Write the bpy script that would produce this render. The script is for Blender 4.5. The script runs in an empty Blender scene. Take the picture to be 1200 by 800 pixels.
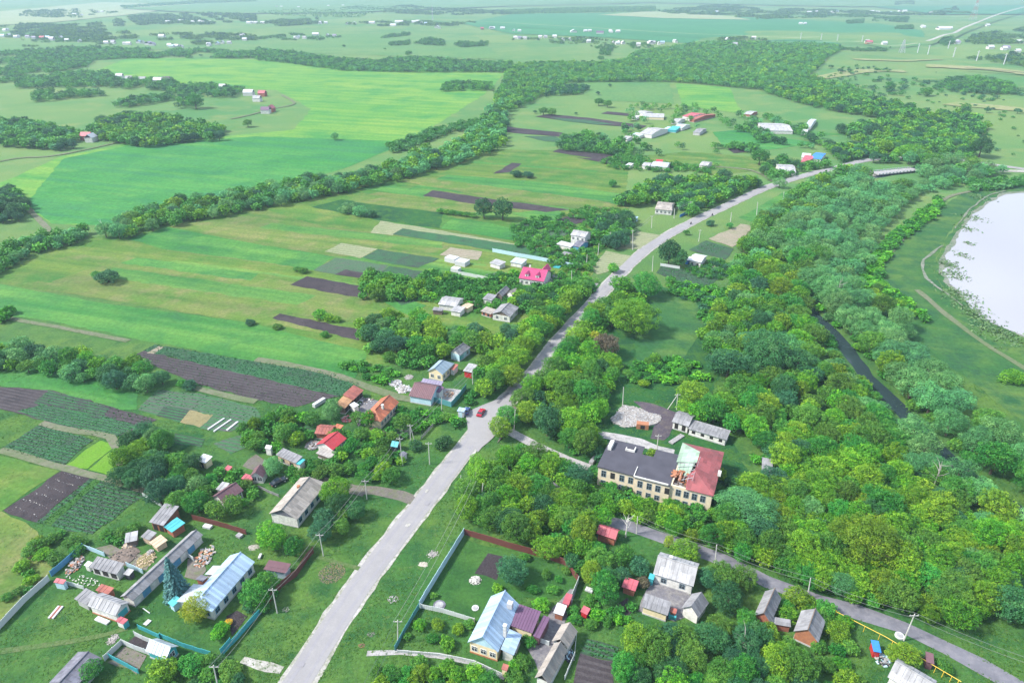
import bpy, math, random
import numpy as np
from mathutils import Vector, Matrix
R = math.radians
scn = bpy.context.scene
COL = scn.collection
rng = random.Random(11)
# ------------------------------------------------------------------ camera
PITCH = R(27.9); CAMH = 120.0; FPX = 800.0
cam = bpy.data.cameras.new('camera'); camo = bpy.data.objects.new('camera', cam); COL.objects.link(camo)
cam.sensor_width = 36; cam.lens = 24; cam.clip_start = 0.5; cam.clip_end = 60000
camo.location = (0, 0, CAMH); camo.rotation_euler = (R(90) - PITCH, 0, 0)
scn.camera = camo
HAZE = 1.4e-4
# ------------------------------------------------------------------ world and sun
SUN_EL, SUN_AZ = R(46), R(-100)       # azimuth measured from +Y towards +X: the sun stands to the left
w = bpy.data.worlds.new('World'); scn.world = w; w.use_nodes = True
nt = w.node_tree; nt.nodes.clear()
out = nt.nodes.new('ShaderNodeOutputWorld'); bg = nt.nodes.new('ShaderNodeBackground')
sky = nt.nodes.new('ShaderNodeTexSky'); sky.sky_type = 'NISHITA'; sky.sun_disc = False
sky.sun_elevation = SUN_EL; sky.sun_rotation = SUN_AZ; sky.altitude = 150; sky.air_density = 1.2; sky.dust_density = 2.0
tc = nt.nodes.new('ShaderNodeTexCoord'); mp = nt.nodes.new('ShaderNodeMapping'); mp.inputs['Scale'].default_value = (1, 1, 2.6)
ns = nt.nodes.new('ShaderNodeTexNoise'); ns.inputs['Scale'].default_value = 4.2; ns.inputs['Detail'].default_value = 5; ns.inputs['Roughness'].default_value = .55
rp = nt.nodes.new('ShaderNodeValToRGB'); rp.color_ramp.elements[0].position = .30; rp.color_ramp.elements[1].position = .62
rp.color_ramp.elements[0].color = (.30, .30, .30, 1); rp.color_ramp.elements[1].color = (1, 1, 1, 1)
mx = nt.nodes.new('ShaderNodeMixRGB'); mx.inputs[2].default_value = (8.8, 10.7, 13.4, 1)   # bright cloud cover
nt.links.new(tc.outputs['Generated'], mp.inputs[0]); nt.links.new(mp.outputs[0], ns.inputs[0]); nt.links.new(ns.outputs[0], rp.inputs[0])
nt.links.new(rp.outputs[0], mx.inputs[0]); nt.links.new(sky.outputs[0], mx.inputs[1]); nt.links.new(mx.outputs[0], bg.inputs[0])
bg.inputs[1].default_value = 0.066; nt.links.new(bg.outputs[0], out.inputs[0])
sun = bpy.data.lights.new('sun', 'SUN'); suno = bpy.data.objects.new('sun', sun); COL.objects.link(suno)
sun.energy = 4.8; sun.angle = R(8); sun.color = (1.0, .95, .85)
_d = Vector((math.sin(SUN_AZ) * math.cos(SUN_EL), math.cos(SUN_AZ) * math.cos(SUN_EL), math.sin(SUN_EL)))
suno.rotation_euler = _d.to_track_quat('Z', 'Y').to_euler(); suno.location = (-60, 0, 200)
vs = scn.view_settings; vs.view_transform = 'Standard'; vs.look = 'None'; vs.exposure = 0.87; vs.gamma = 1
cy = scn.cycles; cy.use_denoising = True; cy.denoising_prefilter = 'ACCURATE'; cy.max_bounces = 5; cy.diffuse_bounces = 3; cy.glossy_bounces = 2
cy.transmission_bounces = 2; cy.transparent_max_bounces = 8; cy.volume_bounces = 0; cy.use_adaptive_sampling = True; cy.adaptive_threshold = .02
try: cy.caustics_reflective = False; cy.caustics_refractive = False
except Exception: pass

# ------------------------------------------------------------------ geometry of the place
def sstep(v, a, b):
    t = np.clip((np.asarray(v, float) - a) / (b - a), 0, 1); return t * t * (3 - 2 * t)
def H(x, y):
    """ground height: flat valley floor, soft hills and gullies only on the far right slope"""
    x = np.asarray(x, float); y = np.asarray(y, float)
    m = sstep(y, 560, 760) * sstep(x - .12 * y, 130, 330) * (1 - sstep(y, 1500, 2100))
    h = 3.2 + 2.6 * np.sin(x * .011 + y * .006 + 1.0) + 1.6 * np.sin(x * .021 - y * .013) + 1.2 * np.sin(y * .024 + x * .004 + 2)
    return m * h
def ray(px, py):
    xn = (px - 600) / FPX; yn = (400 - py) / FPX
    return xn, math.cos(PITCH) + yn * math.sin(PITCH), -math.sin(PITCH) + yn * math.cos(PITCH)
def P(px, py, z=0.0):
    """point of the place that stands at this picture point, z metres above the ground"""
    dx, dy, dz = ray(px, py); g = 0.0
    for _ in range(6):
        t = (CAMH - z - g) / -dz
        g2 = float(H(dx * t, dy * t)); 
        if abs(g2 - g) < .01: break
        g = .5 * g + .5 * g2
    return Vector((dx * t, dy * t, z + g))
def ground(x, y): return float(H(x, y))
def ppm(x, y):        # picture pixels per metre there
    return FPX / (y * math.cos(PITCH) + CAMH * math.sin(PITCH))
TILES = dict(a=(60,600,9.19), b=(60,687,9.19), c=(180,640,9.19), d=(530,680,9.19), e=(590,713,9.19), f=(720,640,9.19),
    g=(690,500,6.667), h=(690,440,6.667), i=(360,430,8), j=(460,395,8), k=(270,510,8), l=(420,480,8), m=(500,290,6.667),
    n=(640,230,6.667), o=(770,270,6.667), p=(170,700,8), s=(880,670,6), t=(140,590,8), u=(600,660,10), v=(700,110,8.57), w=(880,120,8.57),
    A=(0,600,4), B=(300,600,4), C=(600,600,4), D=(900,600,4), E=(0,400,4), F=(300,400,4), G=(600,400,4), I=(900,400,4),
    J=(0,200,4), K=(300,200,4), L=(600,200,4), M=(900,200,4), N=(0,0,4), O=(300,0,4), S=(600,0,4), T=(900,0,4), X=(0,0,1))
def q(t, X, Y):
    x0, y0, s = TILES[t]; return x0 + X / s, y0 + Y / s
def W(t, X, Y, z=0.0): return P(*q(t, X, Y), z)
def pts(t, *c): return [q(t, c[k], c[k + 1]) for k in range(0, len(c), 2)]

# ------------------------------------------------------------------ object helpers
def tag(o, label=None, cat=None, group=None, kind=None):
    if label: o['label'] = label
    if cat: o['category'] = cat
    if group: o['group'] = group
    if kind: o['kind'] = kind
    return o
def empty(name, loc, rz=0.0, label=None, cat=None, group=None):
    o = bpy.data.objects.new(name, None); COL.objects.link(o); o.empty_display_size = .5
    o.location = loc; o.rotation_euler = (0, 0, rz); return tag(o, label, cat, group)
def link(name, me, parent=None, loc=None, rz=None, scale=None):
    o = bpy.data.objects.new(name, me); COL.objects.link(o)
    if parent: o.parent = parent
    if loc is not None: o.location = loc
    if rz is not None: o.rotation_euler = (0, 0, rz)
    if scale is not None: o.scale = scale
    return o
class MB:
    def __init__(s): s.v = []; s.f = []; s.m = []; s.M = None
    def add(s, vs, fs, mi=0):
        n = len(s.v)
        if s.M is not None: vs = [tuple(s.M @ Vector(p)) for p in vs]
        s.v += [tuple(p) for p in vs]; s.f += [tuple(i + n for i in f) for f in fs]; s.m += [mi] * len(fs)
    def box(s, x0, x1, y0, y1, z0, z1, mi=0):
        s.add([(x0,y0,z0),(x1,y0,z0),(x1,y1,z0),(x0,y1,z0),(x0,y0,z1),(x1,y0,z1),(x1,y1,z1),(x0,y1,z1)],
              [(3,2,1,0),(4,5,6,7),(0,1,5,4),(1,2,6,5),(2,3,7,6),(3,0,4,7)], mi)
    def prism(s, poly, z0, z1, mi=0):
        n = len(poly); s.add([(p[0],p[1],z0) for p in poly] + [(p[0],p[1],z1) for p in poly],
              [tuple(range(n))[::-1], tuple(range(n, 2*n))] + [(k,(k+1)%n,(k+1)%n+n,k+n) for k in range(n)], mi)
    def slab(s, poly, th, mi=0):     # 3-d polygon given thickness downwards
        n = len(poly); s.add([tuple(p) for p in poly] + [(p[0],p[1],p[2]-th) for p in poly],
              [tuple(range(n)), tuple(range(n, 2*n))[::-1]] + [((k+1)%n,k,k+n,(k+1)%n+n) for k in range(n)], mi)
    def tube(s, a, b, r0, r1=None, n=6, mi=0):
        r1 = r0 if r1 is None else r1
        a = Vector(a); b = Vector(b); d = (b - a).normalized()
        u = d.orthogonal().normalized(); v = d.cross(u)
        ring = lambda c, r: [tuple(c + (u * math.cos(t) + v * math.sin(t)) * r) for t in [2*math.pi*k/n for k in range(n)]]
        s.add(ring(a, r0) + ring(b, r1), [(k,(k+1)%n,(k+1)%n+n,k+n) for k in range(n)] + [tuple(range(n))[::-1], tuple(range(n,2*n))], mi)
    def ball(s, c, r, sq=(1,1,1), n=8, m=5, mi=0, jit=0):
        vs = [(c[0], c[1], c[2]-r*sq[2])]
        for a in range(1, m):
            t = math.pi*a/m
            for k in range(n):
                ph = 2*math.pi*k/n; j = 1 + (rng.uniform(-jit, jit) if jit else 0)
                vs.append((c[0]+r*sq[0]*j*math.sin(t)*math.cos(ph), c[1]+r*sq[1]*j*math.sin(t)*math.sin(ph), c[2]-r*sq[2]*j*math.cos(t)))
        vs.append((c[0], c[1], c[2]+r*sq[2])); fs = [(0, 1+(k+1)%n, 1+k) for k in range(n)]
        for a in range(m-2):
            for k in range(n):
                i0 = 1+a*n+k; i1 = 1+a*n+(k+1)%n; fs.append((i0, i1, i1+n, i0+n))
        t0 = 1+(m-2)*n; fs += [(t0+k, t0+(k+1)%n, len(vs)-1) for k in range(n)]
        s.add(vs, fs, mi)
    def mesh(s, name, mats):
        me = bpy.data.meshes.new(name); me.from_pydata(s.v, [], s.f)
        for m in (mats if isinstance(mats, (list, tuple)) else [mats]): me.materials.append(m)
        if any(s.m): me.polygons.foreach_set('material_index', s.m)
        me.update(); return me
    def build(s, name, mats, parent=None, loc=None, rz=None):
        return link(name, s.mesh(name, mats), parent, loc, rz)
def npmesh(name, V, F, mats, tint=None, smooth=False):
    """V (n,3) float, F (m,k) int -> mesh"""
    me = bpy.data.meshes.new(name); k = F.shape[1]
    me.vertices.add(len(V)); me.vertices.foreach_set('co', np.ascontiguousarray(V, dtype=np.float32).ravel())
    me.loops.add(F.size); me.loops.foreach_set('vertex_index', np.ascontiguousarray(F, dtype=np.int32).ravel())
    me.polygons.add(len(F)); me.polygons.foreach_set('loop_start', np.arange(0, F.size, k, dtype=np.int32))
    try: me.polygons.foreach_set('loop_total', np.full(len(F), k, dtype=np.int32))
    except Exception: pass
    for m in (mats if isinstance(mats, (list, tuple)) else [mats]): me.materials.append(m)
    if tint is not None:
        a = me.attributes.new('tint', 'FLOAT', 'FACE'); a.data.foreach_set('value', np.asarray(tint, dtype=np.float32))
    me.update(); me.validate(); return me

# ------------------------------------------------------------------ materials
MAT = {}
def nodes(name):
    m = bpy.data.materials.new(name); m.use_nodes = True; n = m.node_tree; n.nodes.clear()
    o = n.nodes.new('ShaderNodeOutputMaterial'); b = n.nodes.new('ShaderNodeBsdfPrincipled'); n.links.new(b.outputs[0], o.inputs[0])
    return m, n, b, o
def noise(n, vec, scale, detail=3, rough=.6):
    t = n.nodes.new('ShaderNodeTexNoise'); t.inputs['Scale'].default_value = scale; t.inputs['Detail'].default_value = detail
    t.inputs['Roughness'].default_value = rough; n.links.new(vec, t.inputs['Vector']); return t.outputs[0]
def ramp(n, fac, a, b):
    r = n.nodes.new('ShaderNodeMapRange'); r.inputs[1].default_value = a; r.inputs[2].default_value = b; r.clamp = True
    n.links.new(fac, r.inputs[0]); return r.outputs[0]
def mix(n, fac, a, b, mode='MIX'):
    t = n.nodes.new('ShaderNodeMixRGB'); t.blend_type = mode
    for i, v in ((0, fac), (1, a), (2, b)):
        if isinstance(v, (int, float)): t.inputs[i].default_value = v
        elif isinstance(v, tuple): t.inputs[i].default_value = (*v, 1)
        else: n.links.new(v, t.inputs[i])
    return t.outputs[0]
def bump(n, b, h, dist, strength=.6):
    t = n.nodes.new('ShaderNodeBump'); t.inputs['Distance'].default_value = dist; t.inputs['Strength'].default_value = strength
    n.links.new(h, t.inputs['Height']); n.links.new(t.outputs[0], b.inputs['Normal'])
def smat(name, c, c2=None, scale=1.5, rough=.8, sheets=None, metal=0.0, bmp=0.0, streak=None):
    """painted, rendered or weathered surface; sheets = (w,h) of roofing sheets that differ in tone"""
    m, n, b, o = nodes(name); tc = n.nodes.new('ShaderNodeTexCoord'); ob = tc.outputs['Object']
    c2 = c2 or tuple(v * .72 for v in c)
    v = ob
    if streak:
        mp = n.nodes.new('ShaderNodeMapping'); mp.inputs['Scale'].default_value = streak; n.links.new(ob, mp.inputs[0]); v = mp.outputs[0]
    col = mix(n, ramp(n, noise(n, v, scale, 4, .65), .38, .68), c, c2)
    col = mix(n, mix(n, ramp(n, noise(n, ob, scale * 5, 3, .7), .3, .8), (.86, .86, .86), (1.08, 1.08, 1.08)), col, (1, 1, 1), 'MULTIPLY') if False else col
    t2 = n.nodes.new('ShaderNodeHueSaturation'); n.links.new(col, t2.inputs['Color'])
    mr = n.nodes.new('ShaderNodeMapRange'); mr.inputs[3].default_value = .8; mr.inputs[4].default_value = 1.15
    n.links.new(noise(n, ob, scale * 4, 3, .7), mr.inputs[0]); n.links.new(mr.outputs[0], t2.inputs['Value']); col = t2.outputs[0]
    if sheets:
        mp = n.nodes.new('ShaderNodeMapping'); mp.inputs['Scale'].default_value = (1 / sheets[0], 1 / sheets[1], .01); n.links.new(ob, mp.inputs[0])
        fl = n.nodes.new('ShaderNodeVectorMath'); fl.operation = 'FLOOR'; n.links.new(mp.outputs[0], fl.inputs[0])
        wn = n.nodes.new('ShaderNodeTexWhiteNoise'); n.links.new(fl.outputs[0], wn.inputs[0])
        mr2 = n.nodes.new('ShaderNodeMapRange'); mr2.inputs[3].default_value = .74; mr2.inputs[4].default_value = 1.18; n.links.new(wn.outputs[0], mr2.inputs[0])
        t3 = n.nodes.new('ShaderNodeHueSaturation'); n.links.new(col, t3.inputs['Color']); n.links.new(mr2.outputs[0], t3.inputs['Value']); col = t3.outputs[0]
    if sheets or name.startswith('roof_'):                         # rust and lichen stains with their own outlines
        col = mix(n, ramp(n, noise(n, ob, .55, 6, .75), .60, .72), col, mix(n, .45, col, (.17,.115,.085)))
        col = mix(n, ramp(n, noise(n, ob, 1.7, 5, .8), .63, .70), col, mix(n, .35, col, (.09,.10,.08)))
    n.links.new(col, b.inputs['Base Color']); b.inputs['Roughness'].default_value = rough; b.inputs['Metallic'].default_value = metal
    if bmp: bump(n, b, noise(n, ob, scale * 6, 3), bmp)
    MAT[name] = m; return m
def gmat(name, c1, c2, c3, big=.02, mid=.12, fine=1.3, rough=.95, bmp=.14, rows=None, rowcol=None, rowamt=1.0, strip=0, amp=(.66, 1.32), thr=(.42, .6)):
    """ground: world-space mottling at three scales, optional crop rows (angle, period)"""
    m, n, b, o = nodes(name); g = n.nodes.new('ShaderNodeNewGeometry'); p = g.outputs['Position']
    col = mix(n, ramp(n, noise(n, p, big, 3), *thr), c1, c2)
    col = mix(n, ramp(n, noise(n, p, mid, 5, .65), .46, .66), col, c3)
    if strip:                                                      # drills and mowing swaths along the plots
        mp = n.nodes.new('ShaderNodeMapping'); mp.inputs['Rotation'].default_value = (0, 0, -ROWA); n.links.new(p, mp.inputs[0])
        m2 = n.nodes.new('ShaderNodeMapping'); m2.inputs['Scale'].default_value = (.006, .11, 1); n.links.new(mp.outputs[0], m2.inputs[0])
        sn = noise(n, m2.outputs[0], 1.0, 4, .6); h2 = n.nodes.new('ShaderNodeHueSaturation'); n.links.new(col, h2.inputs['Color'])
        for k_, (lo, hi) in (('Value', (1-strip, 1+strip)), ('Hue', (.52, .48))):
            q_ = n.nodes.new('ShaderNodeMapRange'); q_.inputs[1].default_value = .35; q_.inputs[2].default_value = .65; q_.inputs[3].default_value = lo; q_.inputs[4].default_value = hi
            n.links.new(sn, q_.inputs[0]); n.links.new(q_.outputs[0], h2.inputs[k_])
        col = h2.outputs[0]
    f = noise(n, p, fine, 4, .75)
    if rows:
        mp = n.nodes.new('ShaderNodeMapping'); mp.vector_type = 'POINT'; mp.inputs['Rotation'].default_value = (0, 0, -rows[0]); n.links.new(p, mp.inputs[0])
        wv = n.nodes.new('ShaderNodeTexWave'); wv.inputs['Scale'].default_value = .31416 / rows[1]; wv.bands_direction = 'Y'
        wv.inputs['Distortion'].default_value = .35; wv.inputs['Detail'].default_value = 2; wv.inputs['Detail Scale'].default_value = 2
        n.links.new(mp.outputs[0], wv.inputs[0])
        mu = n.nodes.new('ShaderNodeMath'); mu.operation = 'MULTIPLY'; mu.inputs[1].default_value = rowamt; n.links.new(ramp(n, wv.outputs[1], .45, .75), mu.inputs[0])
        nb = n.nodes.new('ShaderNodeMath'); nb.operation = 'MULTIPLY'; n.links.new(mu.outputs[0], nb.inputs[0]); n.links.new(ramp(n, noise(n, p, .25, 4, .7), .3, .55), nb.inputs[1])
        col = mix(n, nb.outputs[0], col, rowcol)
    t2 = n.nodes.new('ShaderNodeHueSaturation'); n.links.new(col, t2.inputs['Color'])
    mr = n.nodes.new('ShaderNodeMapRange'); mr.inputs[1].default_value = .25; mr.inputs[2].default_value = .75; mr.inputs[3].default_value = amp[0]; mr.inputs[4].default_value = amp[1]
    n.links.new(f, mr.inputs[0]); n.links.new(mr.outputs[0], t2.inputs['Value'])
    n.links.new(t2.outputs[0], b.inputs['Base Color']); b.inputs['Roughness'].default_value = rough; b.inputs['Specular IOR Level'].default_value = .15
    if bmp: bump(n, b, f, bmp, .8)
    MAT[name] = m; return m
_a, _b = P(0, 333), P(285, 377); ROWA = math.atan2(_b.y-_a.y, _b.x-_a.x)     # direction of most plots
gmat('grass', (0.031,0.100,0.022), (0.052,0.118,0.024), (0.021,0.074,0.019))
gmat('meadow', (0.074,0.143,0.026), (0.045,0.135,0.025), (0.111,0.156,0.039), big=.018, mid=.07, fine=.7, strip=.16)
gmat('meadow_dry', (0.102,0.148,0.037), (0.066,0.139,0.026), (0.135,0.152,0.057), big=.03, mid=.10, fine=.7, strip=.16)
gmat('lush', (.044,.158,.034), (.066,.180,.036), (.034,.130,.034), big=.012, mid=.05, fine=.6, bmp=.15, strip=.20)
gmat('lush_pale', (.066,.168,.036), (.088,.182,.038), (.054,.148,.036), big=.02, mid=.06, fine=.6, bmp=.15, strip=.18)
gmat('wheat', (.078,.215,.036), (.125,.240,.040), (.044,.180,.036), big=.006, mid=.022, fine=.4, bmp=.1, thr=(.35,.65), strip=.10)
gmat('wheat_deep', (.032,.165,.040), (.050,.190,.042), (.026,.140,.040), big=.008, mid=.03, fine=.4, bmp=.1, strip=.10)
gmat('bank_grass', (0.027,0.096,0.027), (0.064,0.132,0.030), (0.019,0.076,0.029), big=.03, mid=.09, fine=.8, strip=.1)
gmat('rank_grass', (0.019,0.084,0.022), (0.013,0.060,0.024), (0.040,0.108,0.019), big=.05, mid=.2, fine=1.1, bmp=.3)
gmat('lime_crop', (.095,.215,.020), (.078,.190,.020), (.110,.215,.028), fine=2, bmp=.1)
gmat('soil', (.044,.036,.042), (.057,.047,.052), (.034,.029,.034), big=.05, mid=.3, fine=2.2, bmp=.3)
gmat('soil_row', (.045,.038,.044), (.057,.048,.054), (.036,.031,.036), rows=(ROWA, 1.5), rowcol=(.070,.062,.068), fine=2.2)
gmat('crop', (.040,.046,.046), (.034,.070,.040), (.045,.040,.050), rows=(ROWA, 1.3), rowcol=(.032,.125,.045), fine=1.6)
gmat('crop_dense', (.034,.062,.044), (.030,.095,.045), (.040,.055,.046), rows=(ROWA, 1.2), rowcol=(.036,.130,.048), fine=1.6)
gmat('crop_grey', (.070,.095,.070), (.055,.105,.060), (.075,.080,.078), rows=(ROWA, 1.6), rowcol=(.040,.125,.050), fine=1.3)
gmat('hay', (0.189,0.211,0.117), (0.162,0.194,0.108), (0.135,0.184,0.081), rows=(ROWA, 2.6), rowcol=(0.225,0.234,0.153), fine=1.1)
gmat('bare', (.230,.195,.150), (.200,.190,.130), (.170,.180,.110), rows=(ROWA, 2.2), rowcol=(.26,.23,.19), fine=1.2)
gmat('straw', (.250,.210,.110), (.200,.175,.090), (.160,.150,.080), fine=3, mid=.6)
gmat('ash', (.075,.062,.080), (.060,.052,.066), (.100,.085,.085), fine=2, mid=.4)
gmat('dirt', (.160,.140,.130), (.125,.115,.105), (.110,.125,.070), fine=2, mid=.5)
gmat('concrete', (.340,.330,.340), (.280,.270,.280), (.230,.225,.230), fine=1.6, mid=.5)
gmat('yard', (.150,.145,.165), (.120,.115,.135), (.200,.190,.190), fine=1.6, mid=.5)
gmat('asphalt', (.245,.238,.250), (.225,.218,.232), (.262,.254,.264), big=.05, mid=.35, fine=2.4, bmp=.03, amp=(.94,1.06))
gmat('asphalt_lane', (.150,.150,.180), (.125,.125,.150), (.180,.175,.200), big=.08, mid=.5, fine=2.4, bmp=.03, amp=(.92,1.08))
gmat('shoulder', (.380,.365,.360), (.290,.280,.260), (.160,.180,.120), big=.08, mid=.7, fine=2.4, bmp=.1)
gmat('track', (0.143,0.146,0.105), (0.112,0.139,0.075), (0.083,0.120,0.053), mid=.5, fine=2)
gmat('trodden', (.075,.125,.040), (.058,.112,.034), (.095,.125,.055), mid=.5, fine=2)
gmat('sand', (.400,.360,.320), (.300,.280,.250), (.220,.220,.170), mid=.6, fine=2)
gmat('far_field', (0.076,0.171,0.048), (0.100,0.180,0.057), (0.057,0.157,0.048), big=.004, mid=.015, fine=.2, bmp=0)
gmat('far_green', (0.033,0.152,0.057), (0.040,0.166,0.062), (0.028,0.142,0.057), big=.004, mid=.015, fine=.2, bmp=0)
gmat('far_pale', (.230,.260,.150), (.200,.250,.130), (.180,.240,.110), big=.004, mid=.015, fine=.2, bmp=0)
gmat('mud', (.150,.165,.130), (.200,.200,.180), (.060,.120,.060), mid=.4, fine=2)
smat('white_wall', (.66,.65,.63), (.42,.42,.41), 1.2)
smat('cream_wall', (.72,.60,.38), (.56,.48,.34), 1.0)
smat('school_wall', (.66,.55,.39), (.52,.45,.36), .7, bmp=.02)
smat('grey_wall', (.42,.42,.43), (.30,.30,.31), 1.2)
smat('blue_wall', (.40,.52,.62), (.30,.42,.52), 1.0)
smat('turquoise', (.050,.35,.40), (.04,.28,.32), 1.2, .6)
smat('sky_blue', (.08,.28,.46), (.07,.22,.38), 1.2, .6)
smat('pale_blue', (.45,.63,.72), (.34,.51,.61), .8, .7)
smat('bright_blue', (.03,.20,.62), (.03,.16,.5), 1.2, .5)
smat('brick', (.33,.12,.07), (.22,.08,.06), 2.5)
smat('orange_brick', (.38,.16,.08), (.27,.11,.065), 2.0)
smat('slate', (.25,.25,.27), (.17,.17,.19), .9, .85, (1.1, 1.75), streak=(2.0, .6, 1))
smat('slate_pale', (.37,.37,.39), (.27,.27,.29), .9, .8, (1.1, 1.75), streak=(2.0, .6, 1))
smat('slate_warm', (.35,.31,.28), (.25,.23,.22), .9, .85, (1.1, 1.75), streak=(2.0, .6, 1))
smat('slate_dark', (.16,.16,.20), (.10,.10,.14), .9, .8, (.8, .8))
smat('metal_blue', (.43,.56,.72), (.36,.49,.66), .5, .42, (.55, 40), metal=.25)
smat('metal_white', (.48,.54,.60), (.50,.56,.62), .5, .45, (1.1, 40), metal=.15)
smat('metal_grey', (.33,.42,.50), (.26,.35,.43), .5, .45, (.8, 40), metal=.2)
smat('roof_red', (.42,.035,.05), (.33,.03,.04), .8, .55)
smat('roof_pink', (.43,.085,.12), (.36,.08,.10), 1.2, .6, (1, 2))
smat('roof_magenta', (.42,.045,.15), (.34,.04,.12), .8, .55)
smat('roof_orange', (.44,.14,.07), (.30,.09,.055), .7, .7, (1.1, 1.7))
smat('roof_rust', (.34,.11,.085), (.25,.08,.075), .7, .8, (1.1, 1.7))
smat('roof_tan', (.48,.27,.14), (.34,.18,.10), .7, .8, (1.1, 1.7))
smat('roof_brown', (.145,.070,.085), (.11,.055,.07), .8, .6)
smat('roof_purple', (.125,.062,.125), (.105,.052,.105), .8, .5)
smat('roof_lilac', (.24,.21,.30), (.19,.17,.25), .8, .55)
smat('school_red', (.27,.070,.078), (.17,.055,.06), .35, .75, (1.1, 1.75))
smat('school_green', (.27,.40,.31), (.22,.29,.23), .35, .7, (1.1, 1.75))
smat('bitumen', (.060,.058,.078), (.042,.040,.056), .35, .75, bmp=.02)
smat('fence_slate', (.55,.58,.58), (.44,.48,.49), .8)
smat('fence_brown', (.16,.050,.045), (.12,.04,.036), .8, .6)
smat('fence_teal', (.08,.28,.30), (.06,.22,.24), .8)
smat('fence_grey', (.22,.22,.23), (.16,.16,.16), .8)
smat('old_wood', (.17,.13,.11), (.11,.085,.075), 1.5)
smat('lumber', (.50,.38,.27), (.38,.29,.22), 1.5)
smat('pole_concrete', (.50,.49,.47), (.46,.45,.43), 1.5)
smat('bark', (.10,.075,.06), (.07,.055,.045), 2)
smat('bark_white', (.62,.60,.56), (.45,.43,.41), 2)
smat('dead_wood', (.33,.29,.29), (.24,.21,.21), 2)
smat('rubble_white', (.34,.32,.31), (.22,.20,.20), .8)
smat('plastic_white', (.50,.51,.54), (.44,.45,.48), .6, .5)
smat('rust', (.30,.11,.06), (.2,.08,.05), 1.5)
smat('paint_red', (.45,.02,.03), (.40,.02,.03), 1, .3)
smat('car_red', (.34,.010,.030), (.32,.010,.03), 1, .22)
smat('car_blue', (.03,.06,.18), (.03,.05,.16), 1, .25)
smat('car_dark', (.012,.022,.035), (.012,.02,.03), 1, .22)
smat('rubber', (.02,.02,.02), (.03,.03,.03), 3, .8)
smat('yellow_paint', (.72,.50,.05), (.62,.43,.05), 1, .5)
smat('skin', (.5,.32,.24), (.46,.3,.22), 5, .6)
smat('dark_cloth', (.03,.035,.05), (.04,.04,.06), 5, .8)
smat('frame_white', (.70,.71,.73), (.62,.63,.65), 2, .6)
smat('dark_inside', (.012,.011,.012), (.02,.018,.018), 2, .95)
smat('feather', (.75,.74,.71), (.66,.64,.6), 6, .8)
smat('mast_red', (.50,.10,.08), (.42,.09,.07), 1, .6)
def glass():
    m, n, b, o = nodes('glass'); b.inputs['Base Color'].default_value = (.03,.04,.05,1); b.inputs['Roughness'].default_value = .12; MAT['glass'] = m
glass()
def water(name, col, rough, wave, tintspec):
    m, n, b, o = nodes(name); g = n.nodes.new('ShaderNodeNewGeometry')
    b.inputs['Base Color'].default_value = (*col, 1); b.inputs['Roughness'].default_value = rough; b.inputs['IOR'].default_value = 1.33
    b.inputs['Specular IOR Level'].default_value = tintspec
    bump(n, b, noise(n, g.outputs['Position'], .8, 3), wave, .3); MAT[name] = m
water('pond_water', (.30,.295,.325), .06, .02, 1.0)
water('river_water', (.020,.035,.040), .05, .03, .5)
def leaf(name, c1, c2, c3, trans=.25):
    """leaf colour: per-clump tint, per-tree shift"""
    m, n, b, o = nodes(name)
    at = n.nodes.new('ShaderNodeAttribute'); at.attribute_name = 'tint'; oi = n.nodes.new('ShaderNodeObjectInfo')
    col = mix(n, ramp(n, at.outputs['Fac'], 0, .55), c1, c2); col = mix(n, ramp(n, at.outputs['Fac'], .55, 1), col, c3)
    hs = n.nodes.new('ShaderNodeHueSaturation'); n.links.new(col, hs.inputs['Color'])
    a = n.nodes.new('ShaderNodeMapRange'); a.inputs[3].default_value = .475; a.inputs[4].default_value = .53; n.links.new(oi.outputs['Random'], a.inputs[0]); n.links.new(a.outputs[0], hs.inputs['Hue'])
    v = n.nodes.new('ShaderNodeMath'); v.operation = 'MULTIPLY'; v.inputs[1].default_value = 7.31; n.links.new(oi.outputs['Random'], v.inputs[0])
    fr = n.nodes.new('ShaderNodeMath'); fr.operation = 'FRACT'; n.links.new(v.outputs[0], fr.inputs[0])
    vr = n.nodes.new('ShaderNodeMapRange'); vr.inputs[3].default_value = .78; vr.inputs[4].default_value = 1.28; n.links.new(fr.outputs[0], vr.inputs[0]); n.links.new(vr.outputs[0], hs.inputs['Value'])
    n.links.new(hs.outputs[0], b.inputs['Base Color']); b.inputs['Roughness'].default_value = .6; b.inputs['Specular IOR Level'].default_value = .25
    tr = n.nodes.new('ShaderNodeBsdfTranslucent'); n.links.new(hs.outputs[0], tr.inputs[0]); ms = n.nodes.new('ShaderNodeMixShader'); ms.inputs[0].default_value = trans
    n.links.new(b.outputs[0], ms.inputs[1]); n.links.new(tr.outputs[0], ms.inputs[2]); n.links.new(ms.outputs[0], o.inputs[0]); MAT[name] = m
leaf('leaf_maple', (.050,.165,.012), (.115,.285,.018), (.250,.450,.028), .26)
leaf('leaf_green', (.034,.150,.022), (.062,.215,.028), (.130,.310,.038), .25)
leaf('leaf_dark', (.016,.088,.036), (.030,.130,.048), (.060,.190,.060), .2)
leaf('leaf_willow', (.042,.170,.048), (.082,.260,.075), (.165,.380,.115), .22)
leaf('leaf_yellow', (.170,.270,.020), (.250,.350,.025), (.340,.400,.040), .3)
leaf('leaf_brown', (.10,.09,.055), (.15,.13,.08), (.19,.17,.10))
leaf('leaf_spruce', (.035,.125,.120), (.055,.170,.160), (.100,.240,.220), .1)
leaf('leaf_weed', (.035,.130,.024), (.060,.165,.026), (.095,.195,.030), .4)
leaf('leaf_crop', (.022,.115,.034), (.034,.150,.040), (.060,.190,.048), .4)
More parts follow.
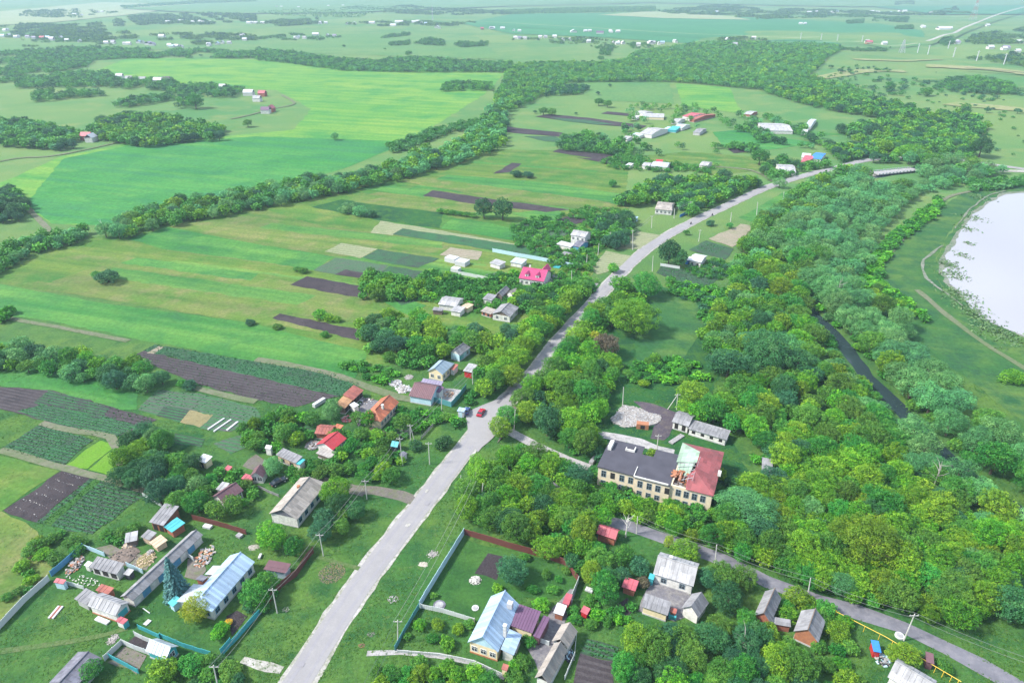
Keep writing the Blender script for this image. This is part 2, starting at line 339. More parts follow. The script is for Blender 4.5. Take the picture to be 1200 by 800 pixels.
leaf('flower_yellow', (.60,.38,.02), (.7,.45,.03), (.75,.5,.05), .1)
leaf('flower_white', (.60,.60,.58), (.68,.67,.64), (.72,.72,.7), .1)
leaf('reed', (.06,.15,.06), (.09,.19,.08), (.13,.23,.10), .3)
smat('wire', (.20,.21,.22), (.16,.17,.18), 1)

# ------------------------------------------------------------------ the setting: ground, fields, roads, water
def axis(segs):
    a = []
    for lo, hi, st in segs: a += list(np.arange(lo, hi, st))
    a.append(segs[-1][1]); return np.array(a, float)
def make_ground():
    xs = axis([(-12000,-3000,1500), (-3000,0,300), (0,200,50), (200,1400,12), (1400,3000,200), (3000,12000,1500)])
    ys = axis([(-400,500,60), (500,2200,14), (2200,4000,200), (4000,20000,2000)])
    X, Y = np.meshgrid(xs, ys); Z = H(X, Y); V = np.stack([X.ravel(), Y.ravel(), Z.ravel()], 1)
    nx = len(xs); i = np.arange((len(ys)-1)*nx).reshape(-1, nx)[:, :-1].ravel()
    F = np.stack([i, i+1, i+nx+1, i+nx], 1)
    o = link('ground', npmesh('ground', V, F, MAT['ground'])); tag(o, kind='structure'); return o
m_, n_, b_, o_ = nodes('ground'); MAT['ground'] = m_
def _ground_mat():
    n = n_; g = n.nodes.new('ShaderNodeNewGeometry'); p = g.outputs['Position']
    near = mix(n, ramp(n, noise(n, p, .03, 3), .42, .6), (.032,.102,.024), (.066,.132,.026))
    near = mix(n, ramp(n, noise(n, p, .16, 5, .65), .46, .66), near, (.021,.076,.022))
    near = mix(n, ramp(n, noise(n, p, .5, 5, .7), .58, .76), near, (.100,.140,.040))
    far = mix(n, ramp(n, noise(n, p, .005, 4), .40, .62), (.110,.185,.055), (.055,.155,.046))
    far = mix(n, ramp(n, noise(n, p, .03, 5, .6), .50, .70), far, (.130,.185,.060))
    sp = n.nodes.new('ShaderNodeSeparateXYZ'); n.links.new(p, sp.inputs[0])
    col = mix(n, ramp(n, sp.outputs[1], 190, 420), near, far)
    f = noise(n, p, 1.2, 4, .75); t2 = n.nodes.new('ShaderNodeHueSaturation'); n.links.new(col, t2.inputs['Color'])
    mr = n.nodes.new('ShaderNodeMapRange'); mr.inputs[1].default_value = .25; mr.inputs[2].default_value = .75; mr.inputs[3].default_value = .6; mr.inputs[4].default_value = 1.4
    n.links.new(f, mr.inputs[0]); n.links.new(mr.outputs[0], t2.inputs['Value']); n.links.new(t2.outputs[0], b_.inputs['Base Color'])
    b_.inputs['Roughness'].default_value = .95; b_.inputs['Specular IOR Level'].default_value = .15; bump(n, b_, f, .15, .8)
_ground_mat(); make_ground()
HARD = []            # polygons (world xy) where no tufts or trees grow
def inpoly(x, y, poly):
    c = False; n = len(poly); j = n - 1
    for i in range(n):
        xi, yi = poly[i]; xj, yj = poly[j]
        if (yi > y) != (yj > y) and x < (xj - xi) * (y - yi) / (yj - yi) + xi: c = not c
        j = i
    return c
def wpoly(pp, z=0.0): return [P(px, py, z) for px, py in pp]
LZ = [0]
def sheet(name, pp, mat, layer=None, jit=.5, hard=False, world=None):
    """one flat sheet of field, yard or path laid on the ground; every sheet lies at its own level"""
    wp = world or [tuple(P(px, py)[:2]) for px, py in pp]
    if hard: HARD.append(wp)
    D = sum(p[1] for p in wp) / len(wp); LZ[0] += 1
    z = (.012 + .012 * (layer if layer is not None else 1) + .0007 * (LZ[0] % 16)) * (1 + (D / 170.0) ** 1.3)
    jit *= max(1, D / 250); st = max(2.5, D / 70); ring = []
    for i in range(len(wp)):
        a, b = wp[i], wp[(i+1) % len(wp)]; L = math.hypot(b[0]-a[0], b[1]-a[1]); k = max(1, int(L / st))
        for s in range(k):
            t = s / k; ring.append((a[0]+(b[0]-a[0])*t + rng.uniform(-jit, jit)*(s > 0), a[1]+(b[1]-a[1])*t + rng.uniform(-jit, jit)*(s > 0), z))
    from mathutils.geometry import tessellate_polygon
    tr = tessellate_polygon([[Vector(p) for p in ring]])
    me = bpy.data.meshes.new(name); me.from_pydata(ring, [], [tuple(t) for t in tr]); me.materials.append(MAT[mat]); me.update()
    for pl in me.polygons:
        if pl.normal.z < 0: pl.flip()
    o = link(name, me); tag(o, kind='structure'); return o
def catmull(p, step=6.0):
    out = []
    for i in range(len(p)-1):
        p0 = p[max(i-1, 0)]; p1 = p[i]; p2 = p[i+1]; p3 = p[min(i+2, len(p)-1)]
        n = max(1, int((p2-p1).length / step))
        for k in range(n):
            t = k / n; out.append(.5*((2*p1)+(p2-p0)*t+(2*p0-5*p1+4*p2-p3)*t*t+(3*p1-p0-3*p2+p3)*t**3))
    out.append(p[-1]); return out
ROADS = []
def ribbon(name, pp, width, mat, z, jit=0.0, hard=True, step=6.0, off=0, clear=None):
    c = catmull([Vector((*P(px, py)[:2], 0)) for px, py in pp], step); V = []; F = []
    for i, p in enumerate(c):
        d = (c[min(i+1, len(c)-1)] - c[max(i-1, 0)]).normalized(); nrm = Vector((-d.y, d.x, 0))
        zz = z * (1 + (p.y / 170.0) ** 1.3)
        for s in (-1, 1):
            v = p + nrm * (off + s * (width / 2 + rng.uniform(-jit, jit))); V.append((v.x, v.y, ground(v.x, v.y) + zz))
        if i: F.append((2*i-2, 2*i, 2*i+1, 2*i-1))
    F = [f[::-1] for f in F]
    me = bpy.data.meshes.new(name); me.from_pydata(V, [], F); me.materials.append(MAT[mat]); me.update()
    for pl in me.polygons:
        if pl.normal.z < 0: pl.flip()
    if hard: ROADS.append(([(p.x, p.y) for p in c], width / 2 if clear is None else clear))
    return tag(link(name, me), kind='structure')
def road_dist(x, y):
    best = 1e9
    for c, hw in ROADS:
        if not (min(c[0][1], c[-1][1]) - 60 < y): continue
        for i in range(len(c)-1):
            ax, ay = c[i]; bx, by = c[i+1]; dx, dy = bx-ax, by-ay
            t = max(0, min(1, ((x-ax)*dx+(y-ay)*dy) / (dx*dx+dy*dy+1e-9))); d = math.hypot(x-ax-t*dx, y-ay-t*dy) - hw
            if d < best: best = d
    return best
gmat('far_slope', (.190,.215,.085), (.150,.200,.070), (.230,.225,.120), big=.01, mid=.05, fine=.4, bmp=0)
gmat('mud_pale', (.270,.265,.230), (.200,.215,.170), (.130,.170,.100), mid=.5, fine=2)
gmat('asphalt_worn', (.235,.228,.252), (.220,.213,.236), (.255,.248,.270), mid=.35, fine=2.4, bmp=.02, amp=(.94,1.06))
gmat('asphalt_patch', (.130,.128,.145), (.115,.112,.128), (.150,.146,.165), mid=.5, fine=2.4, bmp=.02, amp=(.9,1.1))
# ---- fields (outlines given as picture points, laid on the ground)
def X(*c): return [(c[k], c[k+1]) for k in range(0, len(c), 2)]
sheet('wheat_field', X(-260,262, 0,214, 22,206, 70,184, 150,168, 230,163, 345,152, 365,128, 325,106, 200,98, 110,84, 150,68, 300,70, 420,77, 592,86, 566,112, 482,165, 402,198, 255,238, 118,264, 60,262, 30,240, -60,300), 'wheat', 0, hard=False)
sheet('wheat_field', X(30,238, 75,186, 155,170, 300,160, 480,166, 402,198, 255,238, 118,264, 60,262), 'wheat_deep', 1)
sheet('hay_meadow', X(-120,348, 0,320, 62,292, 120,276, 330,228, 480,196, 575,175, 740,178, 730,250, 690,330, 560,410, 428,432, 285,377, 60,340, 0,333), 'meadow', 0)
sheet('lush_strip', X(-200,310, 0,333, 120,355, 285,377, 430,412, 426,426, 412,448, 300,424, 160,397, 60,376, -200,345), 'lush', 1)
sheet('lush_strip', X(150,280, 198,266, 300,286, 392,301, 367,317, 300,306, 190,292), 'lush', 1)
sheet('dry_meadow', X(198,266, 300,243, 420,262, 540,280, 600,296, 570,292, 455,300, 392,301, 300,286), 'meadow_dry', 1)
sheet('dry_meadow', X(60,330, 150,300, 300,322, 425,350, 470,360, 430,380, 328,367, 285,377, 100,345), 'meadow_dry', 1)
sheet('lush_strip', X(300,243, 420,224, 447,262, 435,272, 380,266), 'meadow', 2)
sheet('bright_plot', X(420,221, 440,216, 505,224, 496,232), 'lush', 2)
sheet('crop_plot', X(365,243, 400,234, 520,250, 515,268, 440,258), 'rank_grass', 2)
sheet('bright_plot', X(515,268, 532,256, 575,262, 650,280, 640,288, 565,276), 'lush', 2)
sheet('dry_meadow', X(415,237, 480,226, 600,242, 592,248, 520,250), 'meadow_dry', 2)
sheet('soil_plot', X(495,230, 507,223.5, 600,237, 668,246, 640,249, 560,240), 'soil', 3)
sheet('bare_plot', X(434,273, 446,259, 525,272, 640,292, 600,297, 472,268, 460,276), 'hay', 2)
sheet('crop_plot', X(460,275, 472,268, 560,281, 640,293, 690,302, 684,308, 600,297), 'crop_dense', 3)
sheet('hay_plot', X(380,295, 400,285, 443,292, 422,303), 'hay', 3)
sheet('crop_plot', X(425,302, 443,292, 480,298, 460,310), 'crop_dense', 3)
sheet('crop_plot', X(460,310, 480,298, 515,303, 490,314), 'crop', 3)
sheet('crop_plot', X(367,317, 393,302, 455,311, 447,320, 425,327), 'crop_grey', 3)
sheet('soil_plot', X(392,322, 405,316, 428,320, 425,327), 'soil', 4)
sheet('crop_plot', X(447,320, 456,312, 495,318, 487,327), 'crop', 3)
sheet('bare_plot', X(515,299, 528,290, 565,295, 560,305), 'bare', 3)
sheet('soil_plot', X(340,334, 360,324, 440,338, 425,350), 'soil', 3)
sheet('soil_plot', X(319,373, 328,367.5, 428,388, 420,399), 'soil', 3)
sheet('bright_plot', X(448,352, 470,346, 500,358, 480,370), 'lush', 3)
# narrow drills and mown strips between the named plots
_A, _B = P(0, 333), P(285, 377); _u = Vector((_B.x-_A.x, _B.y-_A.y)).normalized(); _v = Vector((-_u.y, _u.x)); _hm = [tuple(P(x, y)[:2]) for x, y in X(-60,335, 62,296, 330,232, 480,200, 575,180, 720,185, 715,240, 640,330, 540,400, 428,425, 285,374)]
_y0 = min(p[1] for p in _hm); _y1 = max(p[1] for p in _hm); _x0 = min(p[0] for p in _hm); _x1 = max(p[0] for p in _hm); _n = 0
for _k in range(900):
    _c = Vector((rng.uniform(_x0, _x1), rng.uniform(_y0, _y1))); _l = rng.uniform(35, 120); _w = rng.uniform(4, 11)
    _q = [_c - _u*_l - _v*_w/2, _c + _u*_l - _v*_w/2, _c + _u*_l*rng.uniform(.9,1.05) + _v*_w/2, _c - _u*_l*rng.uniform(.9,1.05) + _v*_w/2]
    if all(inpoly(p.x, p.y, _hm) for p in _q): sheet('field_strip', None, rng.choice(['meadow','meadow_dry','lush_pale','meadow_dry','lush','meadow','lush_pale']), .3 + .02*_n, jit=.7, world=[tuple(p) for p in _q]); _n += 1
    if _n >= 34: break
# middle distance plots
sheet('bright_strip', X(480,221, 525,205, 620,212, 735,228, 730,240, 600,228), 'lush', 1)
sheet('dry_strip', X(470,213, 480,206, 700,235, 738,244, 720,250, 600,236), 'meadow_dry', 2)
sheet('bright_strip', X(600,250, 655,244, 660,258, 640,262), 'lush', 2)
sheet('soil_plot', X(627,137, 645,134, 700,140, 758,148, 752,150.5, 700,146.5), 'soil', 2)
sheet('crop_plot', X(645,138, 690,141, 720,146, 700,146.5, 660,142), 'crop_dense', 3)
sheet('soil_plot', X(704,133.5, 712,131, 740,134, 738,136.5), 'soil', 2)
sheet('soil_plot', X(588,148, 612,151, 660,156, 655,160.5, 592,155), 'soil', 2)
sheet('crop_plot', X(614,160, 650,160, 660,167, 640,166), 'crop_dense', 2)
sheet('soil_plot', X(647,178, 655,175, 690,179, 720,182, 700,187), 'soil', 2)
sheet('soil_plot', X(578,204, 600,191, 611,192, 598,202), 'soil', 2)
sheet('soil_plot', X(675,185, 735,187, 742,193, 722,194), 'soil', 2)
sheet('pale_field', X(660,94, 740,93, 785,97, 790,122, 700,118, 662,100), 'far_field', 1)
sheet('bright_field', X(792,98, 900,105, 985,122, 1010,134, 905,138, 800,124), 'wheat', 1)
sheet('hay_strip', X(905,130, 955,133, 992,140, 985,143, 925,137), 'hay', 2)
sheet('crop_plot', X(880,146, 960,150, 1000,158, 960,160, 900,156), 'lush', 2)
sheet('bright_field', X(835,155, 890,150, 905,160, 960,168, 900,176, 845,170), 'wheat_deep', 1)
sheet('hay_strip', X(725,186, 800,178, 900,185, 960,190, 900,198, 840,206, 760,192), 'meadow', 1)
sheet('soil_plot', X(852,173, 880,172, 892,177, 860,180), 'soil', 2)
# right of the road
sheet('bare_plot', X(830,280, 868,262.5, 883,265, 874,276, 858,290), 'bare', 2)
sheet('crop_plot', X(807,293, 828,282, 860,292, 850,304.5), 'crop', 2)
sheet('lush_strip', X(865,255, 920,225, 950,215, 945,235, 890,262), 'lush', 1)
sheet('soil_plot', X(769,320, 775,311, 820,318, 842,327, 832,336, 795,330), 'crop', 2)
sheet('rank_meadow', X(690,430, 735,345, 772,335, 830,350, 860,400, 830,470, 860,520, 900,600, 850,600, 690,560, 660,530), 'rank_grass', 0)
sheet('verge', X(745,365, 765,345, 815,352, 825,380, 800,420, 745,425), 'bank_grass', 1)
sheet('bare_plot', X(718,292, 747,271, 775,276, 750,292), 'hay', 2)
sheet('bare_plot', X(692,315, 710,294, 740,300, 725,314, 700,322), 'hay', 2)
# left plots
sheet('crop_plot', X(157,417, 168,411, 245,428, 320,445, 400,464, 346,477, 300,469, 222,447), 'soil_row', 3, hard=True)
sheet('crop_plot', X(168,411, 182,404, 300,424, 386,437, 424,451, 398,465, 320,446, 245,429), 'crop_dense', 4, hard=True)
sheet('dirt_strip', X(172,414, 186,406, 192,407, 180,415), 'bare', 5)
sheet('crop_plot', X(162,480, 185,457, 235,461, 300,478, 306,488, 270,506, 245,504), 'crop_grey', 3, hard=True)
sheet('tan_plot', X(211,495, 223,480.5, 250,486, 234,501), 'straw', 4)
sheet('soil_plot', X(183,487, 192,476, 222,481, 211,495), 'crop', 4)
sheet('crop_plot', X(-30,485, 0,453.5, 57,457, 132,477, 184,492, 137,512, 110,510, 50,492, 0,479), 'soil_row', 3, hard=True)
sheet('crop_plot', X(20,482, 50,474, 132,490, 162,500, 137,512, 110,510, 50,492), 'crop_dense', 4)
sheet('crop_plot', X(40,472, 57,458, 90,466, 130,478, 118,492, 80,480), 'crop', 5)
sheet('crop_plot', X(2,526, 48,497, 110,516, 100,522, 75,545), 'crop_dense', 3, hard=True)
sheet('lime_plot', X(75,546, 118,516, 134,524, 103,549), 'lime_crop', 3, hard=True)
sheet('lime_plot', X(104,550, 132,527, 140,542, 136,560), 'lime_crop', 3, hard=True)
sheet('soil_plot', X(4,598, 77,549, 107,559, 42,612), 'soil', 3, hard=True)
sheet('crop_plot', X(42,612, 107,559, 172,577, 108,626, 70,618), 'crop_dense', 3, hard=True)
sheet('grass_strip', X(50,613, 112,560, 120,562, 60,616), 'grass', 4)
sheet('dry_meadow', X(-160,640, -20,560, 0,534, 70,552, 0,600, -20,700), 'meadow', 2)
sheet('rank_meadow', X(-100,440, 0,400, 160,440, 160,480, 140,480, 60,458, 0,452, -100,470), 'lush', 1)
sheet('dry_meadow', X(135,520, 165,498, 240,510, 210,530), 'rank_grass', 2)
sheet('meadow', X(-160,700, -60,640, 0,598, 30,612, 60,640, 60,670, 0,735, -120,800), 'meadow_dry', 2)
# village ground
sheet('lawn', X(570,640, 544,630, 494,711, 560,728, 600,700, 665,700, 675,680, 640,655), 'grass', 2, hard=True)
sheet('vegetable_bed', X(556,672, 572,648, 590,652, 582,680), 'soil', 3, hard=True)
sheet('vegetable_bed', X(672,800, 680,765, 722,775, 720,812), 'soil_row', 3, hard=True)
sheet('vegetable_bed', X(680,765, 688,748, 725,758, 722,775), 'crop_dense', 3)
sheet('vegetable_bed', X(735,722, 718,712, 735,700, 742,715), 'soil', 3)
sheet('courtyard', X(765,682, 811,695, 806,722, 790,728, 748,716), 'yard', 3, hard=True)
sheet('courtyard', X(618,760, 640,725, 668,690, 676,690, 660,735, 632,790), 'yard', 3, hard=True)
sheet('courtyard', X(415,490, 425,466, 445,470, 440,480, 420,500), 'yard', 3, hard=True)
sheet('courtyard', X(519,455, 541,457, 534,470, 516,474), 'concrete', 3, hard=True)
sheet('courtyard', X(632,332, 645,325, 652,328, 642,340), 'concrete', 3, hard=True)
sheet('ash_patch', X(742,470, 765,473, 795,484, 792,500, 778,516, 762,514, 770,495), 'ash', 3, hard=True)
sheet('bare_patch', X(112,642, 130,638, 152,646, 178,655, 172,668, 152,664, 128,654), 'dirt', 3, hard=True)
sheet('bare_patch', X(220,655, 236,650, 242,668, 232,680, 216,676), 'dirt', 3)
sheet('flower_bed', X(265,722, 278,715, 290,722, 272,745), 'soil', 3)
sheet('pen_ground', X(126,776, 146,757, 172,768, 160,790), 'dirt', 3)
sheet('manure_patch', X(150,752, 158,745, 178,752, 170,762), 'soil', 3)
sheet('sandy_verge', X(281,776, 287,769, 333,781, 328,789, 300,784), 'shoulder', 3, jit=.5)
sheet('dirt_yard', X(345,566, 372,556, 430,572, 425,582, 385,570, 350,578), 'dirt', 2)
sheet('bare_patch', X(284,546, 300,532, 312,540, 300,552), 'dirt', 2)
# ---- pond and its shore
sheet('mud_shore', X(1420,196, 1200,222, 1172,224, 1146,238, 1128,256, 1110,278, 1098,302, 1094,322, 1108,340, 1128,358, 1156,382, 1200,402, 1500,520, 1900,300), 'bank_grass', 1)
sheet('mud_shore', X(1400,205, 1200,224, 1174,226, 1148,242, 1131,256, 1116,280, 1102,302, 1100,320, 1112,336, 1132,354, 1160,378, 1200,396, 1500,510, 1900,300), 'mud', 2, jit=.8)
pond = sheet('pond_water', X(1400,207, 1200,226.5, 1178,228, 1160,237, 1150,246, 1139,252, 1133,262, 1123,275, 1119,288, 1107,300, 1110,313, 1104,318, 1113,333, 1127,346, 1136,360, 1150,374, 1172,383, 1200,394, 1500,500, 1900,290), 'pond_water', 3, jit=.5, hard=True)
ribbon('sandy_shore', X(1104,288, 1094,296, 1083,305, 1081,316, 1085,326, 1097,336, 1112,346, 1130,360), 1.1, 'mud', .09, jit=.5, hard=False)
ribbon('sandy_shore', X(1178,224, 1160,229, 1147,238, 1136,246, 1128,256, 1118,268), .9, 'mud', .09, jit=.5, hard=False)
sheet('far_bank', X(1000,330, 1055,283, 1085,255, 1130,225, 1200,213, 1400,200, 1400,206, 1150,232, 1110,275, 1098,300, 1094,322, 1110,345, 1160,386, 1230,420, 1230,520, 1130,440, 1010,360), 'bank_grass', 0)
RIVER = X(1400,700, 1230,620, 1140,560, 1085,510, 1045,470, 1015,440, 985,400, 955,370, 925,335, 912,318, 905,295, 925,262, 965,232, 1000,212, 1040,205, 1100,190)
rv = ribbon('river_water', RIVER, 5.2, 'river_water', .03, jit=.5, hard=False)
gap = catmull([Vector((*P(px, py)[:2], 0)) for px, py in X(985,403, 1008,430, 1030,456)], 6); ROADS.append(([(p.x - 2, p.y - 1.5) for p in gap], 3.2))
# ---- roads, lanes and tracks
MAIN = X(300,868, 348,800, 397,722, 440,661, 487,600, 530,545, 562,505, 592,472, 628,435, 655,400, 690,361, 722,325, 758,292, 800,266, 850,242, 900,219.5, 950,204, 975,198.5, 1010,189, 1045,185.5, 1085,184.5, 1125,187.5, 1180,195.5, 1260,207)
ribbon('road_shoulder', MAIN, 7.0, 'shoulder', .030, jit=.3, hard=False, step=3)
ribbon('road', MAIN, 5.6, 'asphalt', .055, jit=.12)
for o_, w_ in ((-1.45,.7), (1.35,.7)): ribbon('worn_track', MAIN[:14], w_, 'asphalt_worn', .062, jit=.16, hard=False, step=2.5, off=o_)
_c = catmull([Vector((*P(px, py)[:2], 0)) for px, py in MAIN[:14]], 4)
for k_ in range(26):
    i_ = rng.randrange(2, len(_c)-2); p_ = _c[i_]; d_ = (_c[i_+1]-_c[i_-1]).normalized(); n_2 = Vector((-d_.y, d_.x, 0)); p_ = p_ + n_2*rng.uniform(-2, 2); a_, b_2 = rng.uniform(.4, 1.6), rng.uniform(.3, .7)
    sheet('road_patch', None, rng.choice(['asphalt_patch','asphalt_worn','shoulder']), 7, jit=.08, world=[tuple((p_ + d_*a_*x_ + n_2*b_2*y_ + d_*rng.uniform(-.2,.2))[:2]) for x_, y_ in ((-1,-1),(1,-1),(1.2,0),(1,1),(-1,1),(-1.2,.1))])
sheet('road_apron', X(545,484, 558,478, 578,470, 596,460, 606,464, 602,478, 594,494, 582,508, 560,530, 549,516, 548,500), 'asphalt', 5, jit=.2, hard=True)
sheet('road_shoulder', X(601,474, 608,478, 599,486, 601,492, 590,512, 582,520), 'dirt', 6, jit=.2)
ribbon('side_road', X(966,200, 995,204.5, 1022,205, 1050,202.5, 1072,200, 1110,198.5, 1140,200, 1200,201, 1270,203), 6.5, 'shoulder', .05)
ribbon('lane', X(596,505, 640,528, 690,548), 3.2, 'concrete', .04, jit=.15)
ribbon('lane', X(640,566, 680,596, 705,608, 740,617, 772,629, 800,638, 850,656, 900,681, 960,703, 1005,717, 1060,735, 1110,760, 1150,780, 1215,816), 3.9, 'asphalt_lane', .04, jit=.35, clear=.6)
ribbon('dirt_lane', X(412,573, 440,575, 470,581, 490,588), 3.6, 'dirt', .03, jit=.3)
ribbon('footpath', X(700,508, 725,513, 750,518, 770,526, 790,530), 3.4, 'concrete', .03, jit=.3)
ribbon('farm_track', X(-40,362, 0,371, 60,382, 110,392, 150,400), 2.4, 'track', .06, jit=.3, hard=False)
ribbon('farm_track', X(300,421, 330,426, 380,436, 412,446, 430,453, 470,466, 500,471), 3.0, 'track', .08, jit=.3, hard=False)
ribbon('farm_track', X(0,527, 60,545, 120,560, 180,578), 2.6, 'track', .07, jit=.3, hard=False)
ribbon('farm_track', X(48,496, 90,505, 130,512, 140,530, 142,545), 2.4, 'track', .08, jit=.3, hard=False)
ribbon('farm_track', X(228,455, 262,463, 300,471), 2.6, 'track', .08, jit=.3, hard=False)
ribbon('farm_track', X(20,232, 50,262, 56,270, 44,285, 20,300, -30,320), 3.2, 'track', .08, jit=.3, hard=False)
ribbon('farm_track', X(-30,196, 20,186, 55,184, 90,178, 140,167), 3.2, 'track', .08, jit=.3, hard=False)
ribbon('farm_track', X(270,140, 290,136, 320,128, 345,122, 330,112), 3.0, 'track', .08, jit=.3, hard=False)
ribbon('farm_track', X(1016,330, 1040,300, 1075,260, 1110,232, 1150,222), 2.6, 'track', .08, jit=.3, hard=False)
ribbon('farm_track', X(1075,340, 1110,370, 1150,400, 1230,450), 2.6, 'track', .08, jit=.3, hard=False)
ribbon('farm_track', X(680,345, 690,332, 700,334), 3.0, 'concrete', .05, jit=.2, hard=False)
ribbon('farm_track', X(780,200, 830,196, 880,200, 905,213), 2.6, 'track', .08, jit=.2, hard=False)
ribbon('garden_path', X(430,765, 470,764, 515,768, 555,776, 592,793), 1.2, 'concrete', .03, jit=.1, hard=False)
# ---- far fields and far roads
sheet('far_field', X(540,28, 600,17, 760,15, 900,22, 1000,27, 1080,40, 1090,50, 1040,52, 860,52, 700,44, 600,40), 'far_green', 1)
sheet('far_field', X(850,52, 900,27, 1030,28, 1080,36, 1086,45, 1050,51), 'far_green', 1)
sheet('far_field', X(-600,28, 0,14, 120,3, 240,6, 150,18, 60,27, -600,60), 'far_pale', 1)
sheet('far_field', X(140,11, 300,2, 600,-4, 900,-8, 1300,-8, 1300,6, 1000,9, 760,4, 600,8, 400,16, 250,17), 'far_field', 2)
sheet('far_field', X(600,-8, 1500,-16, 1500,16, 1100,18, 1000,6, 800,3), 'far_green', 1)
sheet('far_field', X(-300,60, 0,46, 120,50, 240,44, 420,40, 560,44, 590,70, 400,64, 200,58, 0,66, -300,76), 'far_field', 1)
sheet('far_field', X(700,18, 760,14, 800,16, 860,20, 880,24, 780,22), 'far_pale', 2)
ribbon('far_road', X(860,50, 940,53, 1000,52, 1040,57, 1075,54), 8, 'far_pale', .3, hard=False, step=30)
ribbon('far_road', X(1085,54, 1110,46, 1140,34, 1180,20, 1230,8), 8, 'shoulder', .5, hard=False, step=30)
ribbon('far_road', X(560,30, 700,38, 860,46, 960,48), 8, 'far_pale', .4, hard=False, step=40)
ribbon('hill_track', X(1130,84, 1180,88, 1240,96), 5, 'soil', .4, hard=False, step=20)
ribbon('trodden_path', X(-30,768, 40,758, 90,750, 126,743, 150,735), 1.5, 'trodden', .05, jit=.4, hard=False)
ribbon('trodden_path', X(372,652, 400,660, 425,668), 1.2, 'trodden', .05, jit=.3, hard=False)
for pp_1, w_1, m_1 in ((X(1085,78, 1130,80, 1180,84, 1230,92), 40, 'far_slope'), (X(960,92, 1010,84, 1060,84), 26, 'far_slope'), (X(1110,122, 1160,126, 1230,134), 34, 'far_slope'), (X(1150,100, 1190,104, 1240,112), 22, 'bank_grass'), (X(1000,70, 1060,72, 1100,70), 18, 'far_slope'), (X(1075,96, 1110,94, 1150,92), 16, 'bank_grass')):
    ribbon('hillside_grass', pp_1, w_1, m_1, .05 + .01*w_1*.1, jit=w_1*.12, hard=False, step=12)
NOTREE = [[tuple(P(x, y)[:2]) for x, y in c] for c in (X(1010,200, 1030,196, 1080,193, 1082,218, 1020,223), X(1082,181, 1125,184, 1125,196, 1085,193), X(690,430, 700,400, 745,372, 772,352, 820,355, 822,385, 800,418, 760,424))]
for c_, m_1 in ((X(603,264, 636,256, 648,264, 616,274), 'crop'), (X(622,276, 655,266, 668,274, 636,286), 'crop_grey'), (X(650,258, 672,252, 690,258, 668,266), 'soil'), (X(568,322, 588,318, 600,324, 580,330), 'crop_grey'), (X(528,322, 548,317, 560,323, 540,330), 'lush_pale'), (X(462,350, 486,344, 492,352, 470,358), 'crop'), (X(668,306, 682,303, 690,309, 676,314), 'dirt'), (X(338,505, 362,498, 372,507, 348,516), 'crop'), (X(455,505, 478,497, 490,504, 470,514), 'crop_grey'), (X(250,520, 285,508, 300,520, 270,532), 'crop_grey'), (X(205,508, 240,514, 236,524, 205,520), 'crop')):
    sheet('vegetable_bed', c_, m_1, 3, jit=.3)
# ------------------------------------------------------------------ buildings
LAND = []        # landmarks: (x, y, phrase)
BLD = []         # footprints for keeping trees off: (x, y, r)
def unit_window(fr, w=1.1, h=1.25):
    g = MB(); g.box(-w/2, w/2, -.03, .03, 0, h); f = MB()
    for a in ((-w/2-.09, -w/2, 0, h), (w/2, w/2+.09, 0, h), (-w/2-.09, w/2+.09, h, h+.1), (-w/2-.14, w/2+.14, -.1, 0), (-.035, .035, 0, h), (-w/2, -.035, h*.62, h*.62+.06), (.035, w/2, h*.62, h*.62+.06)):
        f.box(a[0], a[1], -.05, .075, a[2], a[3])
    return g.mesh('window', MAT['glass']), f.mesh('window_frame', MAT[fr])
_wc = {}
def window(parent, x, y, z, rz, fr='frame_white', w=1.1, h=1.25, name='window'):
    k = (fr, w, h)
    if k not in _wc: _wc[k] = unit_window(fr, w, h)
    a = link('window', _wc[k][0], parent, (x, y, z), rz); link('frame', _wc[k][1], a, (0, 0, 0)); return a
_dc = {}
def opening(parent, name, x, y, z, rz, w, h, mat):
    k = (name, w, h, mat)
    if k not in _dc:
        m = MB(); m.box(-w/2, w/2, -.04, .05, 0, h); 
        if mat != 'dark_inside': m.box(w*.3, w*.36, .05, .09, h*.45, h*.52)
        _dc[k] = m.mesh(name, MAT[mat])
    return link(name, _dc[k], parent, (x, y, z), rz)
def frame_of(A, B, C, ez):
    A, B, C = [Vector(p[:2]) for p in (A, B, C)]
    u = (B - A); L = u.length; u.normalize(); v = Vector((-u.y, u.x)); Wd = (C - B).dot(v)
    if Wd < 0: A, B = B, A; u = -u; v = -v; Wd = -Wd
    c = (A + B) / 2 + v * (Wd / 2); return c, math.atan2(u.y, u.x), L, Wd
def roofpoly(m, poly, th, rib=None, updir=None, ribh=.07, mi=0):
    """poly: list of 3-d points; first edge is the eave; ribs run up the slope"""
    m.slab(poly, th, mi)
    if not rib: return
    e0, e1 = Vector(poly[0]), Vector(poly[1]); top = [Vector(p) for p in poly[2:]]
    ex = (e1 - e0); L = ex.length; ex.normalize(); nrm = ex.cross(Vector(poly[-1]) - e0).normalized()
    if nrm.z < 0: nrm = -nrm
    up = nrm.cross(ex); 
    if up.z < 0: up = -up
    smax = (top[0] - e0).dot(up); xl = (Vector(poly[-1]) - e0).dot(ex); xr = L - (Vector(poly[2]) - e0).dot(ex)
    k = int(L / rib)
    for i in range(1, k):
        x = i * rib; t = 1.0
        if xl > 1e-3: t = min(t, x / xl)
        if xr > 1e-3: t = min(t, (L - x) / xr)
        a = e0 + ex * x; b = a + up * smax * t; w_ = ex * .05; h = nrm * ribh
        m.add([a - w_ + nrm*.004, a + w_ + nrm*.004, a + h, b - w_ + nrm*.004, b + w_ + nrm*.004, b + h], [(0,2,5,3), (2,1,4,5), (0,1,2)], mi)
